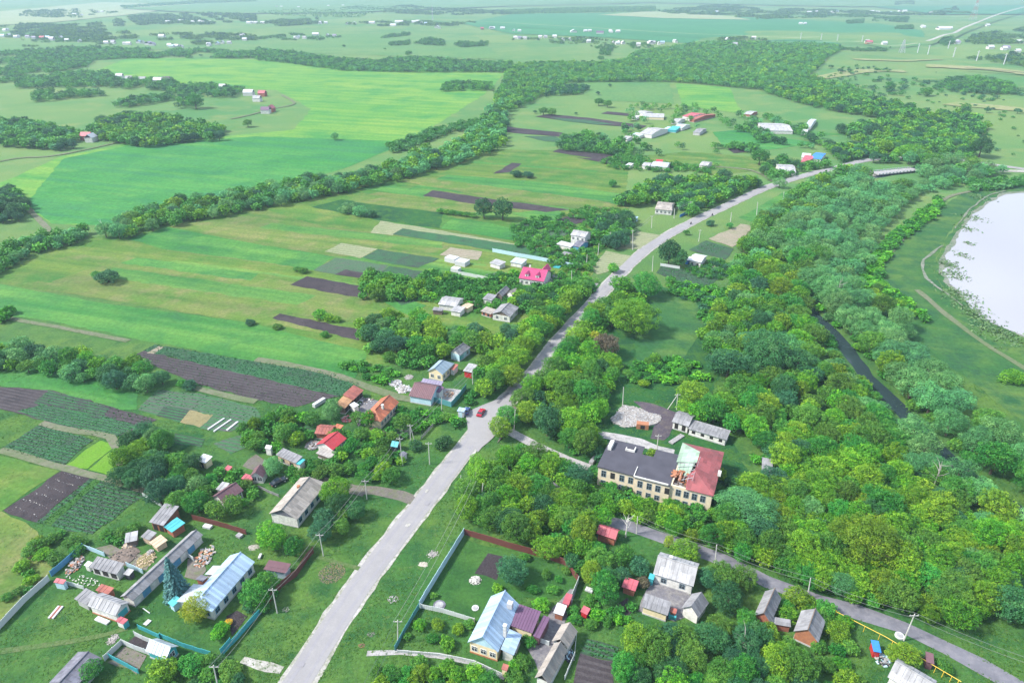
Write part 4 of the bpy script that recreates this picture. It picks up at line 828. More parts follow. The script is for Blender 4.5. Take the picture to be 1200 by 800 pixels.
    for k in range(60):
        x = rng.uniform(x0+.6, xm); y = rng.uniform(y0+.6, y0+8); a = rng.uniform(0, 3.1); l = rng.uniform(.4, 1.6); w_ = rng.uniform(.15, .6); z = EZ-1.25+rng.uniform(0, .7); mi = rng.choice([0,0,1,2])
        r.M = Matrix.Translation((x, y, z)) @ Matrix.Rotation(a, 4, 'Z') @ Matrix.Rotation(rng.uniform(-.5,.5), 4, 'X'); r.box(-l/2, l/2, -w_/2, w_/2, -.05, .05, mi)
    r.M = None; d = r.build('roof_debris', [MAT['slate_pale'], MAT['orange_brick'], MAT['old_wood']], o); d['kind'] = 'stuff'
    r = MB(); cx, cy_ = loc(735, 380)
    for k in range(26):
        r.M = Matrix.Translation((cx+rng.uniform(-2.6,2.6), cy_+rng.uniform(-1.6,1.6), EZ-.7+rng.uniform(0,1.2))) @ Matrix.Rotation(rng.uniform(0,3), 4, 'Z') @ Matrix.Rotation(rng.uniform(-.4,.4), 4, 'Y'); r.box(-.7,.7,-.3,.3,-.2,.2)
    r.M = None; d = r.build('fallen_brickwork', MAT['orange_brick'], o); d['kind'] = 'stuff'
    for gx in (120, 262, 332, 408, 480, 548, 705, 768, 832, 898):
        x = loc(gx, 305+(gx-75)*.253)[0]; yy = -.512 if X1*.52 < x < X1 else -.012
        window(o, x, yy, EZ-3.0, 0, 'metal_grey', 1.15, 1.9)
        window(o, x, yy, EZ-5.7, 0, 'metal_grey', 1.15, 1.4)
    for gx in (190, 620):
        x = loc(gx, 305+(gx-75)*.253)[0]; yy = -.512 if X1*.52 < x < X1 else -.012
        opening(o, 'doorway', x, yy, EZ-3.0, 0, 1.2, 1.9, 'dark_inside')
    for k in range(5): window(o, L+.012, 2.5 + k*(D2-4)/4.5, EZ-3.0, math.pi/2, 'metal_grey', 1.4, 1.8)
    p = MB(); p.box(L+.1, L+.9, D2*.42, D2*.42+1.4, EZ+.1, EZ+1.0); p.build('ventilation_box', MAT['white_wall'], o)
school()
hs('outbuilding', 'long low white outbuilding with mossy grey roof and dark openings behind the school', 'outbuilding', 'h', (775,412,1075,502,1112,440), 2.4, .5, 'mono', roof='slate', dark={'F':(4,1.0,.9,.9)}, short='the long white outbuilding')
hs('outbuilding', 'white gabled outbuilding with two dark doorways at the left end of the long white one', 'outbuilding', 'h', (648,358,780,398,800,300), 2.7, 1.3, roof='slate', dark={'F':(2,1.1,1.9,.4)})
# --- near farm beyond the river crossing and the middle village
MID = [  # (tile, 6 corners, eave, rise, wall, roof, label, kind)
 ('v',(420,395,548,412,562,335),3.2,2.2,'white_wall','slate_pale','white house with steep grey-white roof in the middle village','gable','the steep white house'),
 ('v',(330,412,425,425,430,398),2.4,.4,'white_wall','metal_white','white flat roofed annex left of the steep white house','mono',None),
 ('v',(378,185,462,200,478,168),2.6,1.0,'white_wall','slate_pale','pale roofed house at the back of the middle village, beside dark soil plots','gable',None),
 ('v',(450,232,670,240,680,208),2.4,.8,'cream_wall','slate_pale','long pale roofed barn at the back of the middle village','mono',None),
 ('v',(345,238,395,242,400,222),2.2,.4,'white_wall','plastic_white','small white shed at the left end of the long pale barn','mono',None),
 ('v',(850,222,930,238,935,175),3.2,2.0,'white_wall','roof_pink','house with salmon red roof in the middle village','gable','the salmon red roofed house'),
 ('v',(925,255,975,262,985,180),2.6,1.6,'brick','roof_rust','dark red roofed house right of the salmon red one','gable',None),
 ('v',(742,278,810,285,825,245),2.5,1.2,'white_wall','slate_pale','pale roofed cottage in front of the salmon red roofed house','gable',None),
 ('v',(765,335,850,345,858,302),2.6,1.4,'white_wall','metal_white','white roofed house beside the turquoise roofed shed','gable',None),
 ('v',(705,360,790,368,800,335),2.3,.8,'turquoise','turquoise','turquoise roofed shed in the middle village','mono','the turquoise roofed shed'),
 ('v',(655,358,690,362,698,335),2.2,.6,'white_wall','pale_blue','small blue and white hut left of the turquoise roofed shed','mono',None),
 ('v',(960,385,1030,392,1045,345),2.5,1.2,'grey_wall','slate','grey roofed house at the right end of the middle village','gable',None),
 ('v',(235,448,300,456,310,430),2.3,.6,'white_wall','slate_pale','small pale shed behind the round bushes in the middle village','mono',None),
 ('v',(445,720,520,728,530,690),2.5,1.0,'white_wall','slate_pale','pale cottage in the hollow, left of the red and white one','gable',None),
 ('v',(535,722,700,738,715,690),2.7,1.2,'white_wall','metal_white','white roofed house with red shed behind it in the hollow','gable','the white house in the hollow'),
 ('v',(580,690,650,695,655,672),2.4,.8,'brick','roof_red','red roofed shed behind the white house in the hollow','mono',None),
 ('v',(1022,715,1105,725,1120,682),2.6,1.2,'white_wall','slate_pale','lone small white cottage beside the field track','gable','the lone white cottage'),
 ('v',(280,715,330,722,340,700),2.2,.4,'white_wall','plastic_white','tiny white hut at the left of the hollow','mono',None),
 ('w',(120,282,425,290,435,212),2.8,1.8,'white_wall','slate_pale','long white roofed building beyond the river meadow','gable','the long white roofed building'),
 ('w',(540,245,600,250,650,165),3.0,1.8,'white_wall','metal_white','white roofed house right of the long white building','gable',None),
 ('w',(500,300,560,305,580,272),2.4,.5,'white_wall','plastic_white','small white shed below the white roofed house','mono',None),
 ('w',(600,560,705,572,720,510),2.8,1.0,'white_wall','bright_blue','house with vivid blue roof beside the road','gable','the vivid blue roofed house'),
 ('w',(500,598,595,608,605,545),2.5,.8,'brick','roof_pink','red and pink roofed shed left of the vivid blue roofed house','mono',None),
 ('w',(505,548,595,556,602,520),2.4,.5,'white_wall','plastic_white','white shed behind the vivid blue roofed house','mono',None),
 ('w',(280,695,455,705,475,630),2.6,1.6,'white_wall','slate_pale','white and pinkish roofed house by the road bend','gable','the white house by the road bend'),
 ('w',(985,275,1035,280,1045,252),2.3,.5,'white_wall','plastic_white','tiny white hut at the forest edge beyond the river','mono',None),
 ('S',(1168,602,1215,608,1225,588),2.5,1,'white_wall','metal_white','white cottage among bushes between middle village and river meadow','gable',None),
 ('S',(1085,535,1120,538,1128,520),2.5,1,'brick','slate_pale','small pale cottage at the edge of the wheat beyond the middle village','gable',None),
]
for t, c6, ev, rs, wl, rf, lb, kd, sh in MID: hs('cottage' if kd == 'gable' else 'shed', lb, 'cottage' if kd == 'gable' else 'shed', t, c6, ev, rs, kd, wall=wl, roof=rf, short=sh, rib=None, over=.2)
# --- far villages: (px, py, width m, roof)
FAR = {
 'far village behind the left tree line': [(6,37,12,'w'),(11,43,14,'w'),(19,45,10,'w'),(33,45,14,'p'),(50,46,16,'r'),(61,47,15,'w'),(72,46,13,'w'),(79,49,10,'w'),(94,50,12,'w'),(125,52,14,'w'),(133,51,9,'p'),(147,53,11,'g'),(163,51,14,'b'),(175,53,22,'p'),(190,44,20,'w'),(199,55,12,'w'),(207,56,14,'w'),(213,57,8,'w'),(245,54,12,'w'),(255,53,14,'b'),(269,52,12,'g'),(285,43,16,'w'),(287,48,14,'w')],
 'far village on the slope at upper left': [(88,18,22,'w'),(96,19,16,'w'),(120,15,14,'w'),(197,27,20,'w'),(212,26,26,'w'),(226,27,14,'w'),(246,27,18,'w'),(292,28,20,'w'),(300,28,16,'w'),(330,9,16,'w'),(350,9.5,18,'w'),(385,8,16,'w'),(402,7.5,18,'w')],
 'far village under the long wind-break': [(308,28,18,'w'),(375,28.5,18,'w'),(382,28,14,'w'),(415,28.5,22,'w'),(436,28,26,'w'),(467,27,30,'w'),(485,27,20,'w'),(494,28,18,'w'),(461,31,24,'w'),(512,33,24,'w'),(565,35,12,'r'),(576,34.5,26,'p'),(588,34.5,12,'w'),(350,45,13,'w'),(357,46,10,'g'),(370,42,22,'w'),(384,43,12,'w'),(602,37,14,'w')],
 'far village above the forest': [(604,46,10,'w'),(615,46.5,14,'g'),(633,45,12,'w'),(650,44.5,14,'w'),(660,48,12,'g'),(672,38.5,30,'w'),(686,38,14,'w'),(703,40,26,'v'),(716,39,14,'w'),(724,38.5,16,'w'),(689,50,14,'w'),(719,52,12,'g'),(730,52,14,'w'),(748,54,12,'w'),(762,52,22,'w'),(776,52,12,'b'),(790,50,12,'w'),(852,48,12,'w'),(861,54,14,'g'),(883,46,14,'w')],
 'far village along the upper right wood': [(840,15,22,'w'),(948,15.5,24,'w'),(975,15.5,22,'w'),(1022,14.5,24,'w'),(1044,16,18,'b'),(1060,14,24,'w'),(1094,15.5,24,'w'),(938,29,14,'w'),(1082,33,14,'w'),(1105,35,42,'w'),(1157,31,16,'w'),(1122,51,16,'w'),(1018,51.5,18,'r'),(1036,52.5,14,'w'),(1160,57.5,16,'w'),(1178,58,18,'p'),(1192,62,12,'w'),(1193,51,16,'w')],
 'hamlet on the wheat field edge': [(141,92,11,'w'),(152,95,7,'g'),(168,96,7,'g'),(186,97,16,'w'),(196,96,12,'v'),(262,105,12,'w'),(292,112,16,'w'),(308,113,8,'r'),(302,119,8,'g'),(312,133,10,'v'),(318,131,6,'r'),(103,164,6,'r'),(108,166,4,'w')],
}
FR = {'w': ('plastic_white', 'white'), 'g': ('slate_pale', 'grey'), 'r': ('roof_pink', 'red'), 'p': ('roof_lilac', 'lilac-grey'), 'b': ('metal_blue', 'bluish'), 'v': ('roof_purple', 'purple')}
ORD = ['first','second','third','fourth','fifth','sixth','seventh','eighth','ninth','tenth','eleventh','twelfth']
for vil, lst in FAR.items():
    for px, py, wd, rf in list(lst):
        if py < 60 and rng.random() < .75: lst.append((px + rng.uniform(-9, 9), py + rng.uniform(-.8, 1.2), wd*rng.uniform(.5, .9), rng.choice('wwwgpwb')))
    cnt = {}; tot = {}
    for h in lst: tot[h[3]] = tot.get(h[3], 0) + 1
    for px, py, wd, rf in sorted(lst):
        p = P(px, py) if py > 0 else None; cnt[rf] = cnt.get(rf, 0) + 1
        wd = max(9, wd*.72); dp = wd*.75; a = rng.uniform(-.15, .15) + (1.571 if rng.random() < .3 else 0); c, s = math.cos(a), math.sin(a)
        pp = [Vector((p.x + c*x - s*y, p.y + s*x + c*y)) for x, y in ((-wd/2, -dp/2), (wd/2, -dp/2), (wd/2, dp/2))]
        rt, cn = FR[rf]; o_ = (ORD + ['thirteenth','fourteenth','fifteenth','sixteenth','seventeenth','eighteenth','nineteenth','twentieth','twenty-first','twenty-second','twenty-third','twenty-fourth','twenty-fifth','twenty-sixth','twenty-seventh','twenty-eighth','twenty-ninth','thirtieth','thirty-first','thirty-second','thirty-third','thirty-fourth','thirty-fifth'])[cnt[rf]-1]
        lb = f"the only {cn} roofed house in the {vil}" if tot[rf] == 1 else f"{o_} {cn} roofed house from the left, {vil}"
        hs('village_house', lb, 'house', 'X', None, 3.8, 2.2 + wd*.07, wall='white_wall' if rf != 'r' else 'brick', roof=rt, far=True, rib=None, over=.2, group='houses of the ' + vil, wpts=pp)
FARB = [(bx, by, br) for bx, by, br in BLD if by > 560]
# ------------------------------------------------------------------ fences
_fc = {}
def panel_mesh(mat, h, style):
    k = (mat, h, style)
    if k not in _fc:
        m = MB()
        if style == 'rail': 
            for z in (h*.3, h*.62, h*.92): m.box(0, 1, -.03, .03, z-.06, z+.06)
            for i in range(6): m.box(.05+i*.16, .13+i*.16, .031, .05, .05, h)
        else:
            m.box(0, 1, -.03, .03, .03, h)
            for i in range(5): m.box(.08+i*.19, .13+i*.19, -.055, .055, .02, h+.015)
        _fc[k] = m.mesh('panel', MAT[mat]); p = MB(); p.box(-.07, .07, -.07, .07, -.2, h+.1); _fc[k+('p',)] = p.mesh('post', MAT[mat])
    return _fc[k], _fc[k+('p',)]
def fence(label, pp, h, mat, style='sheet', seg=2.4, name='fence', wp=None):
    c = wp or [P(x, y) for x, y in pp]; o = empty(name, (c[0].x, c[0].y, 0), 0, label, 'fence'); pm, po = panel_mesh(mat, h, style)
    for i in range(len(c)-1):
        a, b = c[i], c[i+1]; d = Vector((b.x-a.x, b.y-a.y)); L = d.length; n = max(1, round(L/seg)); rz = math.atan2(d.y, d.x); d.normalize(); s = L/n
        for k in range(n):
            x = a.x + d.x*s*k - c[0].x; y = a.y + d.y*s*k - c[0].y
            e = link('panel', pm, o, (x + d.x*.07, y + d.y*.07, rng.uniform(-.03,.05)), rz + rng.uniform(-.015,.015), (s-.14, 1, rng.uniform(.96,1.04))); link('post', po, o, (x, y, 0), rz)
    link('post', po, o, (c[-1].x-c[0].x, c[-1].y-c[0].y, 0), 0); return o
fence('long white slate fence at the left edge behind the lower farmstead', X(-40,765, 0,737, 30,705, 58,680), 1.7, 'fence_slate')
fence('blue board fence round the back corner of the farmstead yard', pts('a', 5,690, 40,660, 105,610, 350,390), 1.6, 'sky_blue')
fence('pale blue fence from the back yard corner to the cattle shed', pts('a', 352,388, 580,475), 1.4, 'pale_blue')
fence('pale blue fence between the cattle shed and the long barn', pts('a', 820,585, 990,660), 1.4, 'pale_blue')
fence('grey fence in front of the goose lawn', pts('a', 160,780, 250,800, 360,835), 1.2, 'fence_slate')
fence('bright turquoise fence beside the road lawn, right of the farmhouse', pts('p', 1035,45, 1130,100, 1040,195, 822,440), 1.5, 'turquoise')
fence('taller turquoise double gate at the lower end of the turquoise fence', pts('p', 812,445, 722,550), 2.2, 'turquoise', name='gate')
fence('turquoise fence behind the turquoise summer house', pts('b', 945,455, 1170,560)+pts('p', 150,372, 380,470, 620,545), 1.3, 'turquoise')
fence('pale fence round the bare pen left of the turquoise summer house', pts('b', 905,530, 990,575, 1080,610), 1.4, 'fence_slate')
fence('grey-white fence above the dark slate barn', pts('b', 580,800, 770,620, 900,680, 1130,760), 1.5, 'fence_slate')
fence('green panel fence along the bare pen at the bottom left', [(129,771), (163,789)], 1.4, 'turquoise')
fence('small white fence piece right of the long barn', pts('c', 318,75, 435,160), 1.4, 'fence_slate')
fence('dark red-brown fence behind the lawn of the large grey slate house', pts('t', 690,150, 800,175, 1020,235, 1190,290), 1.6, 'fence_brown')
fence('dark brown fence beside the purple roofed garage', pts('B', 50,440, 120,350, 190,300, 240,225, 270,190), 1.9, 'fence_brown')
fence('long pale blue-white fence of the big lawn facing the main road', [(544,626), (518,668), (492,711)], 2.0, 'pale_blue')
fence('lower blue-green fence of the orchard facing the main road', [(491,713), (476,738), (463,762)], 1.5, 'fence_teal')
fence('dark red-brown fence at the back of the big lawn', [(544,626), (600,643), (640,654), (662,662), (677,681)], 1.9, 'fence_brown')
fence('short pale fence between the brown fence and the red box hut', [(678,682), (670,702)], 1.8, 'fence_slate')
fence('white fence between the big lawn and the orchard', [(493,712), (520,718), (556,729)], 1.3, 'fence_slate')
fence('low white wall fence along the bottom garden', [(466,764), (515,768), (555,776), (590,792)], .7, 'fence_slate')
fence('pale fence between the dark purple annex and the grey barns', pts('d', 830,625, 1040,700), 1.3, 'fence_slate')
fence('thin white rail fence beside the two grey barns', pts('e', 785,290, 765,510, 690,690, 660,760), 1.2, 'fence_slate', 'rail')
fence('teal fence round the concrete yard at the junction', pts('j', 364,600, 550,655, 625,575, 690,485), 1.9, 'fence_teal')
fence('white-blue fence behind the magenta roofed house', pts('m', 515,35, 700,70, 900,105, 1195,165), 1.9, 'pale_blue')
fence('dark brown fence at the road end of the magenta house garden', pts('m', 1195,168, 1155,225), 1.8, 'fence_brown')
fence('white slate fence left of the magenta roofed house', pts('m', 245,212, 400,240, 500,262, 610,278), 1.7, 'fence_slate')
fence('grey picket fence between the yards by the road lawn', pts('l', 590,280, 700,160, 800,50), 1.2, 'fence_grey', 'rail')
fence('old dark wooden fence below the orange tiled house', pts('l', 110,200, 250,240, 360,275), 1.5, 'old_wood')
fence('vivid blue fence by the road beside the long white house', pts('n', 1045,165, 1110,135, 1170,100), 1.5, 'bright_blue')
fence('grey fence between the hay plots and the dark trees', pts('n', 440,400, 495,360), 1.3, 'fence_grey', 'rail')
fence('low white wall in front of the white cottage right of the road', pts('o', 25,278, 100,290, 175,302), 1.4, 'fence_slate')
fence('white fence at the corner of the purple crop plots', [(168,581), (190,594)], 1.0, 'fence_slate')
fence('low stone-grey wall behind the large grey slate house', pts('k', 265,495, 345,535, 455,580), 1.0, 'fence_grey', 'rail')

# ------------------------------------------------------------------ poles and wires
POLES = []
def pole(label, top, bot, arm=True, strut=None, n=1, mat='pole_concrete'):
    b = P(*bot); dx, dy, dz = ray(*top); t = b.y / dy; h = max(5.5, min(10.5, CAMH + t*dz)); lean = max(-.8, min(.8, t*dx - b.x))
    o = empty('utility_pole', (b.x, b.y, 0), 0, label, 'utility pole')
    r0 = max(.12, .042 * b.y / 90)
    m = MB(); m.tube((0,0,-.3), (lean,0,h), r0*1.25, r0*.8, 6); m.build('post', MAT[mat], o)
    if strut is not None:
        s = P(*strut); m = MB(); m.tube((s.x-b.x, s.y-b.y, -.2), (lean*.95,0,h*.93), r0, r0*.8, 6); m.build('strut', MAT[mat], o)
    if arm:
        m = MB(); m.box(-.9+lean, .9+lean, -.06, .06, h-.55, h-.43); a = m.build('crossarm', MAT[mat], o)
        m = MB()
        for x in (-.8, .8): m.tube((x+lean,0,h-.43), (x+lean,0,h-.2), .05, n=5)
        m.build('insulators', MAT['plastic_white'], a)
    POLES.append((Vector((b.x+lean, b.y, h)), label)); return o, Vector((b.x+lean, b.y, h))
pd = {}
def pp_(k, label, *a, **kw): pd[k] = pole(label, *a, **kw)[1]
pp_(1, 'concrete power pole on the lawn left of the road, nearest the brown garage fence', (319,689), (325,718))
pp_(2, 'concrete power pole above the hay circle left of the main road', (374,625), (379,651))
pp_(3, 'white power pole at the corner of the orchard right of the main road', (466,726), (466,754))
pp_(4, 'power pole at the bottom left beyond the turquoise gate', (250,779), (257,812))
pp_(5, 'white pole beside the dead white tree on the lane', (747,607), (746,625), arm=False)
pp_(6, 'power pole on the lane behind the white house with dark yard', (840,638), (838,660), arm=False)
pp_(7, 'power pole beside the lane above the orange brick barn', (950,677), (946,701), arm=False)
pp_(8, 'tall leaning pole on the lane by the yellow gas pipe', (1072,719), (1059,750))
pp_(9, 'tall pole with lamp arm beside the teal roofed shed', (468,512.5), (472,545))
pp_(10, 'strutted pole right of the teal roofed shed', (480.4,497), (481,516), strut=(486,517))
pp_(11, 'pole with wide crossarm standing alone on the road lawn', (502,518), (503.5,544))
pp_(12, 'power pole where the dirt lane meets the road lawn', (427.5,562), (430,585))
pp_(13, 'pole in front of the teal fence of the concrete yard', (517.5,467), (517.5,483), arm=False)
pp_(14, 'pole beside the red metal garage', (553.5,434), (554,450), arm=False)
pp_(15, 'pole behind the roadside trees above the red metal garage', (582.5,400), (582.5,413), arm=False)
pp_(16, 'white pole at the right edge of the road junction', (603.7,480), (602.5,503), arm=False)
pp_(18, 'pole at the far end of the white rubble ruin', (730.8,453.5), (729.7,474), arm=False)
pp_(19, 'A-shaped strutted pole on the meadow behind the ruins', (794.3,461), (792.8,480), strut=(782,479.5))
pp_(20, 'pole rising in the roof notch of the abandoned school', (771.7,509), (769.5,528))
pp_(21, 'A-shaped pole at the left corner of the hay plots', (715.5,272), (714,287), strut=(719,288))
pp_(22, 'pole between the two hay plots beside the road', (741,261.5), (741.5,293))
pp_(23, 'pole on the grass beyond the upper hay plot', (764.2,252.5), (763.6,267))
pp_(24, 'pole right beside the long white house with blue porch', (790.5,244), (790,256), arm=False)
pp_(25, 'A-shaped pole at the vivid blue fence', (810.5,236), (806.5,249.5), strut=(809.5,248.5))
pp_(26, 'pole below the tall white house among bushes', (702,285), (700.7,299), arm=False)
pp_(27, 'short pole at the end of the white-blue fence', (688,300.5), (687.2,311), arm=False)
pp_(28, 'pole in the trees right of the magenta roofed house', (670,317), (670,332), arm=False)
pp_(29, 'pole on the right verge by the large roadside tree', (765.4,300), (764.5,318), arm=False)
pp_(30, 'pole on the verge above the white cottage right of the road', (820.7,269), (818.8,283))
pp_(31, 'pole right of the far stretch of road, before the bare plot', (888,237), (886.7,252), arm=False)
pp_(32, 'small pole beside the bare plot right of the road', (857,251), (856,260), arm=False)
pp_(33, 'pole on the right verge near the vivid blue roofed house', (918.7,225), (917.5,239), arm=False)
pp_(34, 'pole on the right verge before the forest edge', (946,215), (945,224), arm=False)
for k, (x0, y0, x1, y1) in enumerate([(558,547,557,566), (563.5,541,563,562), (573,543,573,560), (540,557,540,576), (566,566,564,586), (597,553,597,570)]):
    pd[40+k] = pole(['leftmost bare grey post among', 'second bare post among', 'third bare post among', 'lone lower post at the left of', 'leaning post at the lower side of', 'rightmost post among'][k] + ' the maples below the road junction', (x0, y0), (x1, y1), arm=False)[1]
pp_(50, 'white post on the forest lane above the pink-red garage', (670,577), (670,600), arm=False)
def cable(a, b, sag, label, off=(0, 0)):
    m = MB(); n = 8; d = (b - a).normalized(); s = Vector((-d.y, d.x, 0)).normalized(); rr = .020 + .00010 * (a.y+b.y)/2
    pr = None
    for w_ in (-.7, .7):
        pr = None
        for i in range(n+1):
            t = i/n; p = a.lerp(b, t) + s*w_; p.z -= .3 + sag*4*t*(1-t)
            if pr is not None: m.tube(pr, p, rr, n=3)
            pr = p
    tag(m.build('power_cable', MAT['wire']), label, 'cable')
Z_ = lambda px, py, h: P(px, py) + Vector((0, 0, h))
for a, b, lb in ((4,1,'power cables running from the bottom pole to the garage fence pole'), (1,2,'power cables passing in front of the purple roofed garage'), (2,12,'power cables over the trees of the large grey slate house'),
                 (12,9,'power cables above the bushes beside the road lawn'), (9,13,'power cables crossing the garden towards the teal fence'), (13,14,'power cables over the concrete yard'), (8,7,'power cables following the lane at the lower right'),
                 (7,6,'power cables above the lane in front of the forest'), (6,5,'power cables above the lane near the white house'), (22,23,'power cables above the upper hay plot'), (23,25,'power cables towards the vivid blue fence')):
    cable(pd[a], pd[b], .9, lb)
cable(pd[8], Z_(1290,838,8), 1.2, 'power cables leaving the picture at the lower right corner')
cable(pd[3], Z_(410,880,8), 1.0, 'power cables leaving the picture below the orchard')
cable(pd[3], Z_(556,590,8), 1.2, 'power cables over the verge grass right of the main road')

# ------------------------------------------------------------------ bridge, mast, pipe
def bridge(label, a, b, wd=8):
    A, B = P(*a), P(*b); d = Vector((B.x-A.x, B.y-A.y)); L = d.length; rz = math.atan2(d.y, d.x); c = (A+B)/2
    o = empty('bridge', (c.x, c.y, 0), rz, label, 'bridge'); m = MB(); m.box(-L/2, L/2, -wd/2, wd/2, .9, 1.5); m.build('deck', MAT['concrete'], o)
    for x in (-.3, .3): m = MB(); m.box(L*x-.5, L*x+.5, -wd*.4, wd*.4, -1, .9); m.build('pier', MAT['concrete'], o)
    for s in (-1, 1):
        m = MB(); m.box(-L/2, L/2, s*wd/2-.12, s*wd/2+.12, 2.1, 2.3); n = int(L/3)
        for k in range(n): m.box(-L/2+k*L/n+.1, -L/2+k*L/n+1.0, s*wd/2-.15, s*wd/2+.15, 1.5, 2.1)
        m.build('railing', MAT['plastic_white'], o)
bridge('concrete road bridge with white railings over the tree-lined river', (1024,205.5), (1072,200.5))
bridge('short concrete bridge with white railings on the upper road', (1086,185), (1112,187), 7)
def mast(label, px, py, h, mats, wd=3.0):
    b = P(px, py); o = empty('radio_mast', b, 0, label, 'mast'); n = 6
    for k in range(n):
        z0, z1 = h*k/n, h*(k+1)/n; w0, w1 = wd*(1-.8*k/n), wd*(1-.8*(k+1)/n); m = MB()
        for sx in (-1, 1):
            for sy in (-1, 1):
                m.tube((sx*w0/2, sy*w0/2, z0), (sx*w1/2, sy*w1/2, z1), .35, n=4); m.tube((sx*w0/2, sy*w0/2, z0), (-sx*w1/2, sy*w1/2, z1), .2, n=4)
        m.build('lattice_section', MAT[mats[k % 2]], o)
mast('tall red and white lattice mast on the far slope at upper right', 1139.5, 24, 62, ('plastic_white', 'mast_red'), 16)
mast('white lattice tower on the far slope above the river wood', 1056.5, 62, 22, ('plastic_white', 'plastic_white'), 8)
mast('thin white chimney mast in the far village under the wind-break', 507, 24, 45, ('plastic_white', 'plastic_white'), 3)
for k, (x, y, h) in enumerate([(1075,62,16), (1087,64,16), (1117,67,16), (1144,72,16), (1176,76,16), (1111,57,14), (938,46,13), (962,47,13), (981,48,13), (1010,49,12)]):
    b = P(x, y); o = empty('line_pylon', b, 0, ORD[k] + ' white line pylon counted along the far slope at the upper right', 'pylon', 'line pylons on the far slope'); m = MB(); m.tube((0,0,0), (0,0,h), .9, .6, 5); m.build('post', MAT['plastic_white'], o)
    m = MB(); m.box(-2.4, 2.4, -.25, .25, h-2, h-1.5); m.build('crossarm', MAT['plastic_white'], o)
def pipe():
    c = [P(*q('s', *c)) for c in ((585,315), (930,492), (1150,625), (1300,715), (1460,810))]; o = empty('gas_pipe', (c[0].x, c[0].y, 0), 0, 'long yellow gas pipe carried on short posts beside the lower right lane', 'gas pipe')
    rel = [Vector((p.x-c[0].x, p.y-c[0].y, 1.7)) for p in c]; m = MB()
    for i in range(len(rel)-1): m.tube(rel[i], rel[i+1], .065, n=6)
    m.tube(rel[0], rel[0]-Vector((0,0,1.9)), .10, n=6); m.ball((0,0,1.75), .28, n=6, m=4); m.build('pipe', MAT['yellow_paint'], o)
    for i in range(len(rel)-1):
        for t in (.25, .6, .9):
            p = rel[i].lerp(rel[i+1], t); m = MB(); m.tube((p.x,p.y,-.2), (p.x,p.y,1.6), .06, n=5); m.build('support', MAT['yellow_paint'], o)
pipe()

# ------------------------------------------------------------------ vehicles, people, birds
def car(label, a, b, paint, L=4.3):
    A, B = P(*a), P(*b); c = (A+B)/2; rz = math.atan2(B.y-A.y, B.x-A.x); o = empty('car', (c.x, c.y, 0.07), rz, label, 'car'); wd = 1.7; h = L/2
    prof = [(-h,.35),(-h,.75),(-h+.15,.92),(-h+.7,.98),(h-1.3,.95),(h-.3,.82),(h,.62),(h,.35)]
    m = MB(); n = len(prof)
    for s in (1,): m.add([(x,-wd/2*(1 if z < .9 else .94),z) for x, z in prof]+[(x,wd/2*(1 if z < .9 else .94),z) for x, z in prof], [tuple(range(n)), tuple(range(n,2*n))[::-1]]+[((k+1)%n,k,k+n,(k+1)%n+n) for k in range(n)])
    m.build('body', MAT[paint], o)
    m = MB(); m.add([(-h+.55,-.78,.97),(h-1.25,-.78,.95),(h-1.9,-.62,1.40),(-h+1.05,-.62,1.42),(-h+.55,.78,.97),(h-1.25,.78,.95),(h-1.9,.62,1.40),(-h+1.05,.62,1.42)], [(0,1,2,3),(7,6,5,4),(1,5,6,2),(0,3,7,4),(0,4,5,1)]); cb = m.build('cabin_glass', MAT['glass'], o)
    m = MB(); m.box(-h+1.0, h-1.85, -.64, .64, 1.40, 1.46); m.build('roof_panel', MAT[paint], o)
    for x in (-h+.8, h-.8):
        for y in (-.78, .78):
            m = MB(); m.tube((x,y-.1,.31), (x,y+.1,.31), .31, n=12); wq = m.build('wheel', MAT['rubber'], o); m = MB(); m.tube((x,y-.115,.31), (x,y+.115,.31), .17, n=8); m.build('rim', MAT['frame_white'], wq)
    for y in (-.6, .6):
        m = MB(); m.box(h-.02, h+.03, y-.18, y+.18, .6, .74); m.build('headlight', MAT['frame_white'], o); m = MB(); m.box(-h-.03, -h+.02, y-.2, y+.2, .65, .78); m.build('tail_light', MAT['paint_red'], o)
    return o
car('dark red car driving on the wide junction', q('j',812,748), q('j',848,692), 'car_red', 4.2)
car('dark blue car parked beside the kiosk at the junction', q('j',690,728), q('j',704,682), 'car_blue', 3.9)
car('dark blue-black car parked in the yard below the round pale willow', q('k',408,472), q('k',500,425), 'car_dark', 4.4)
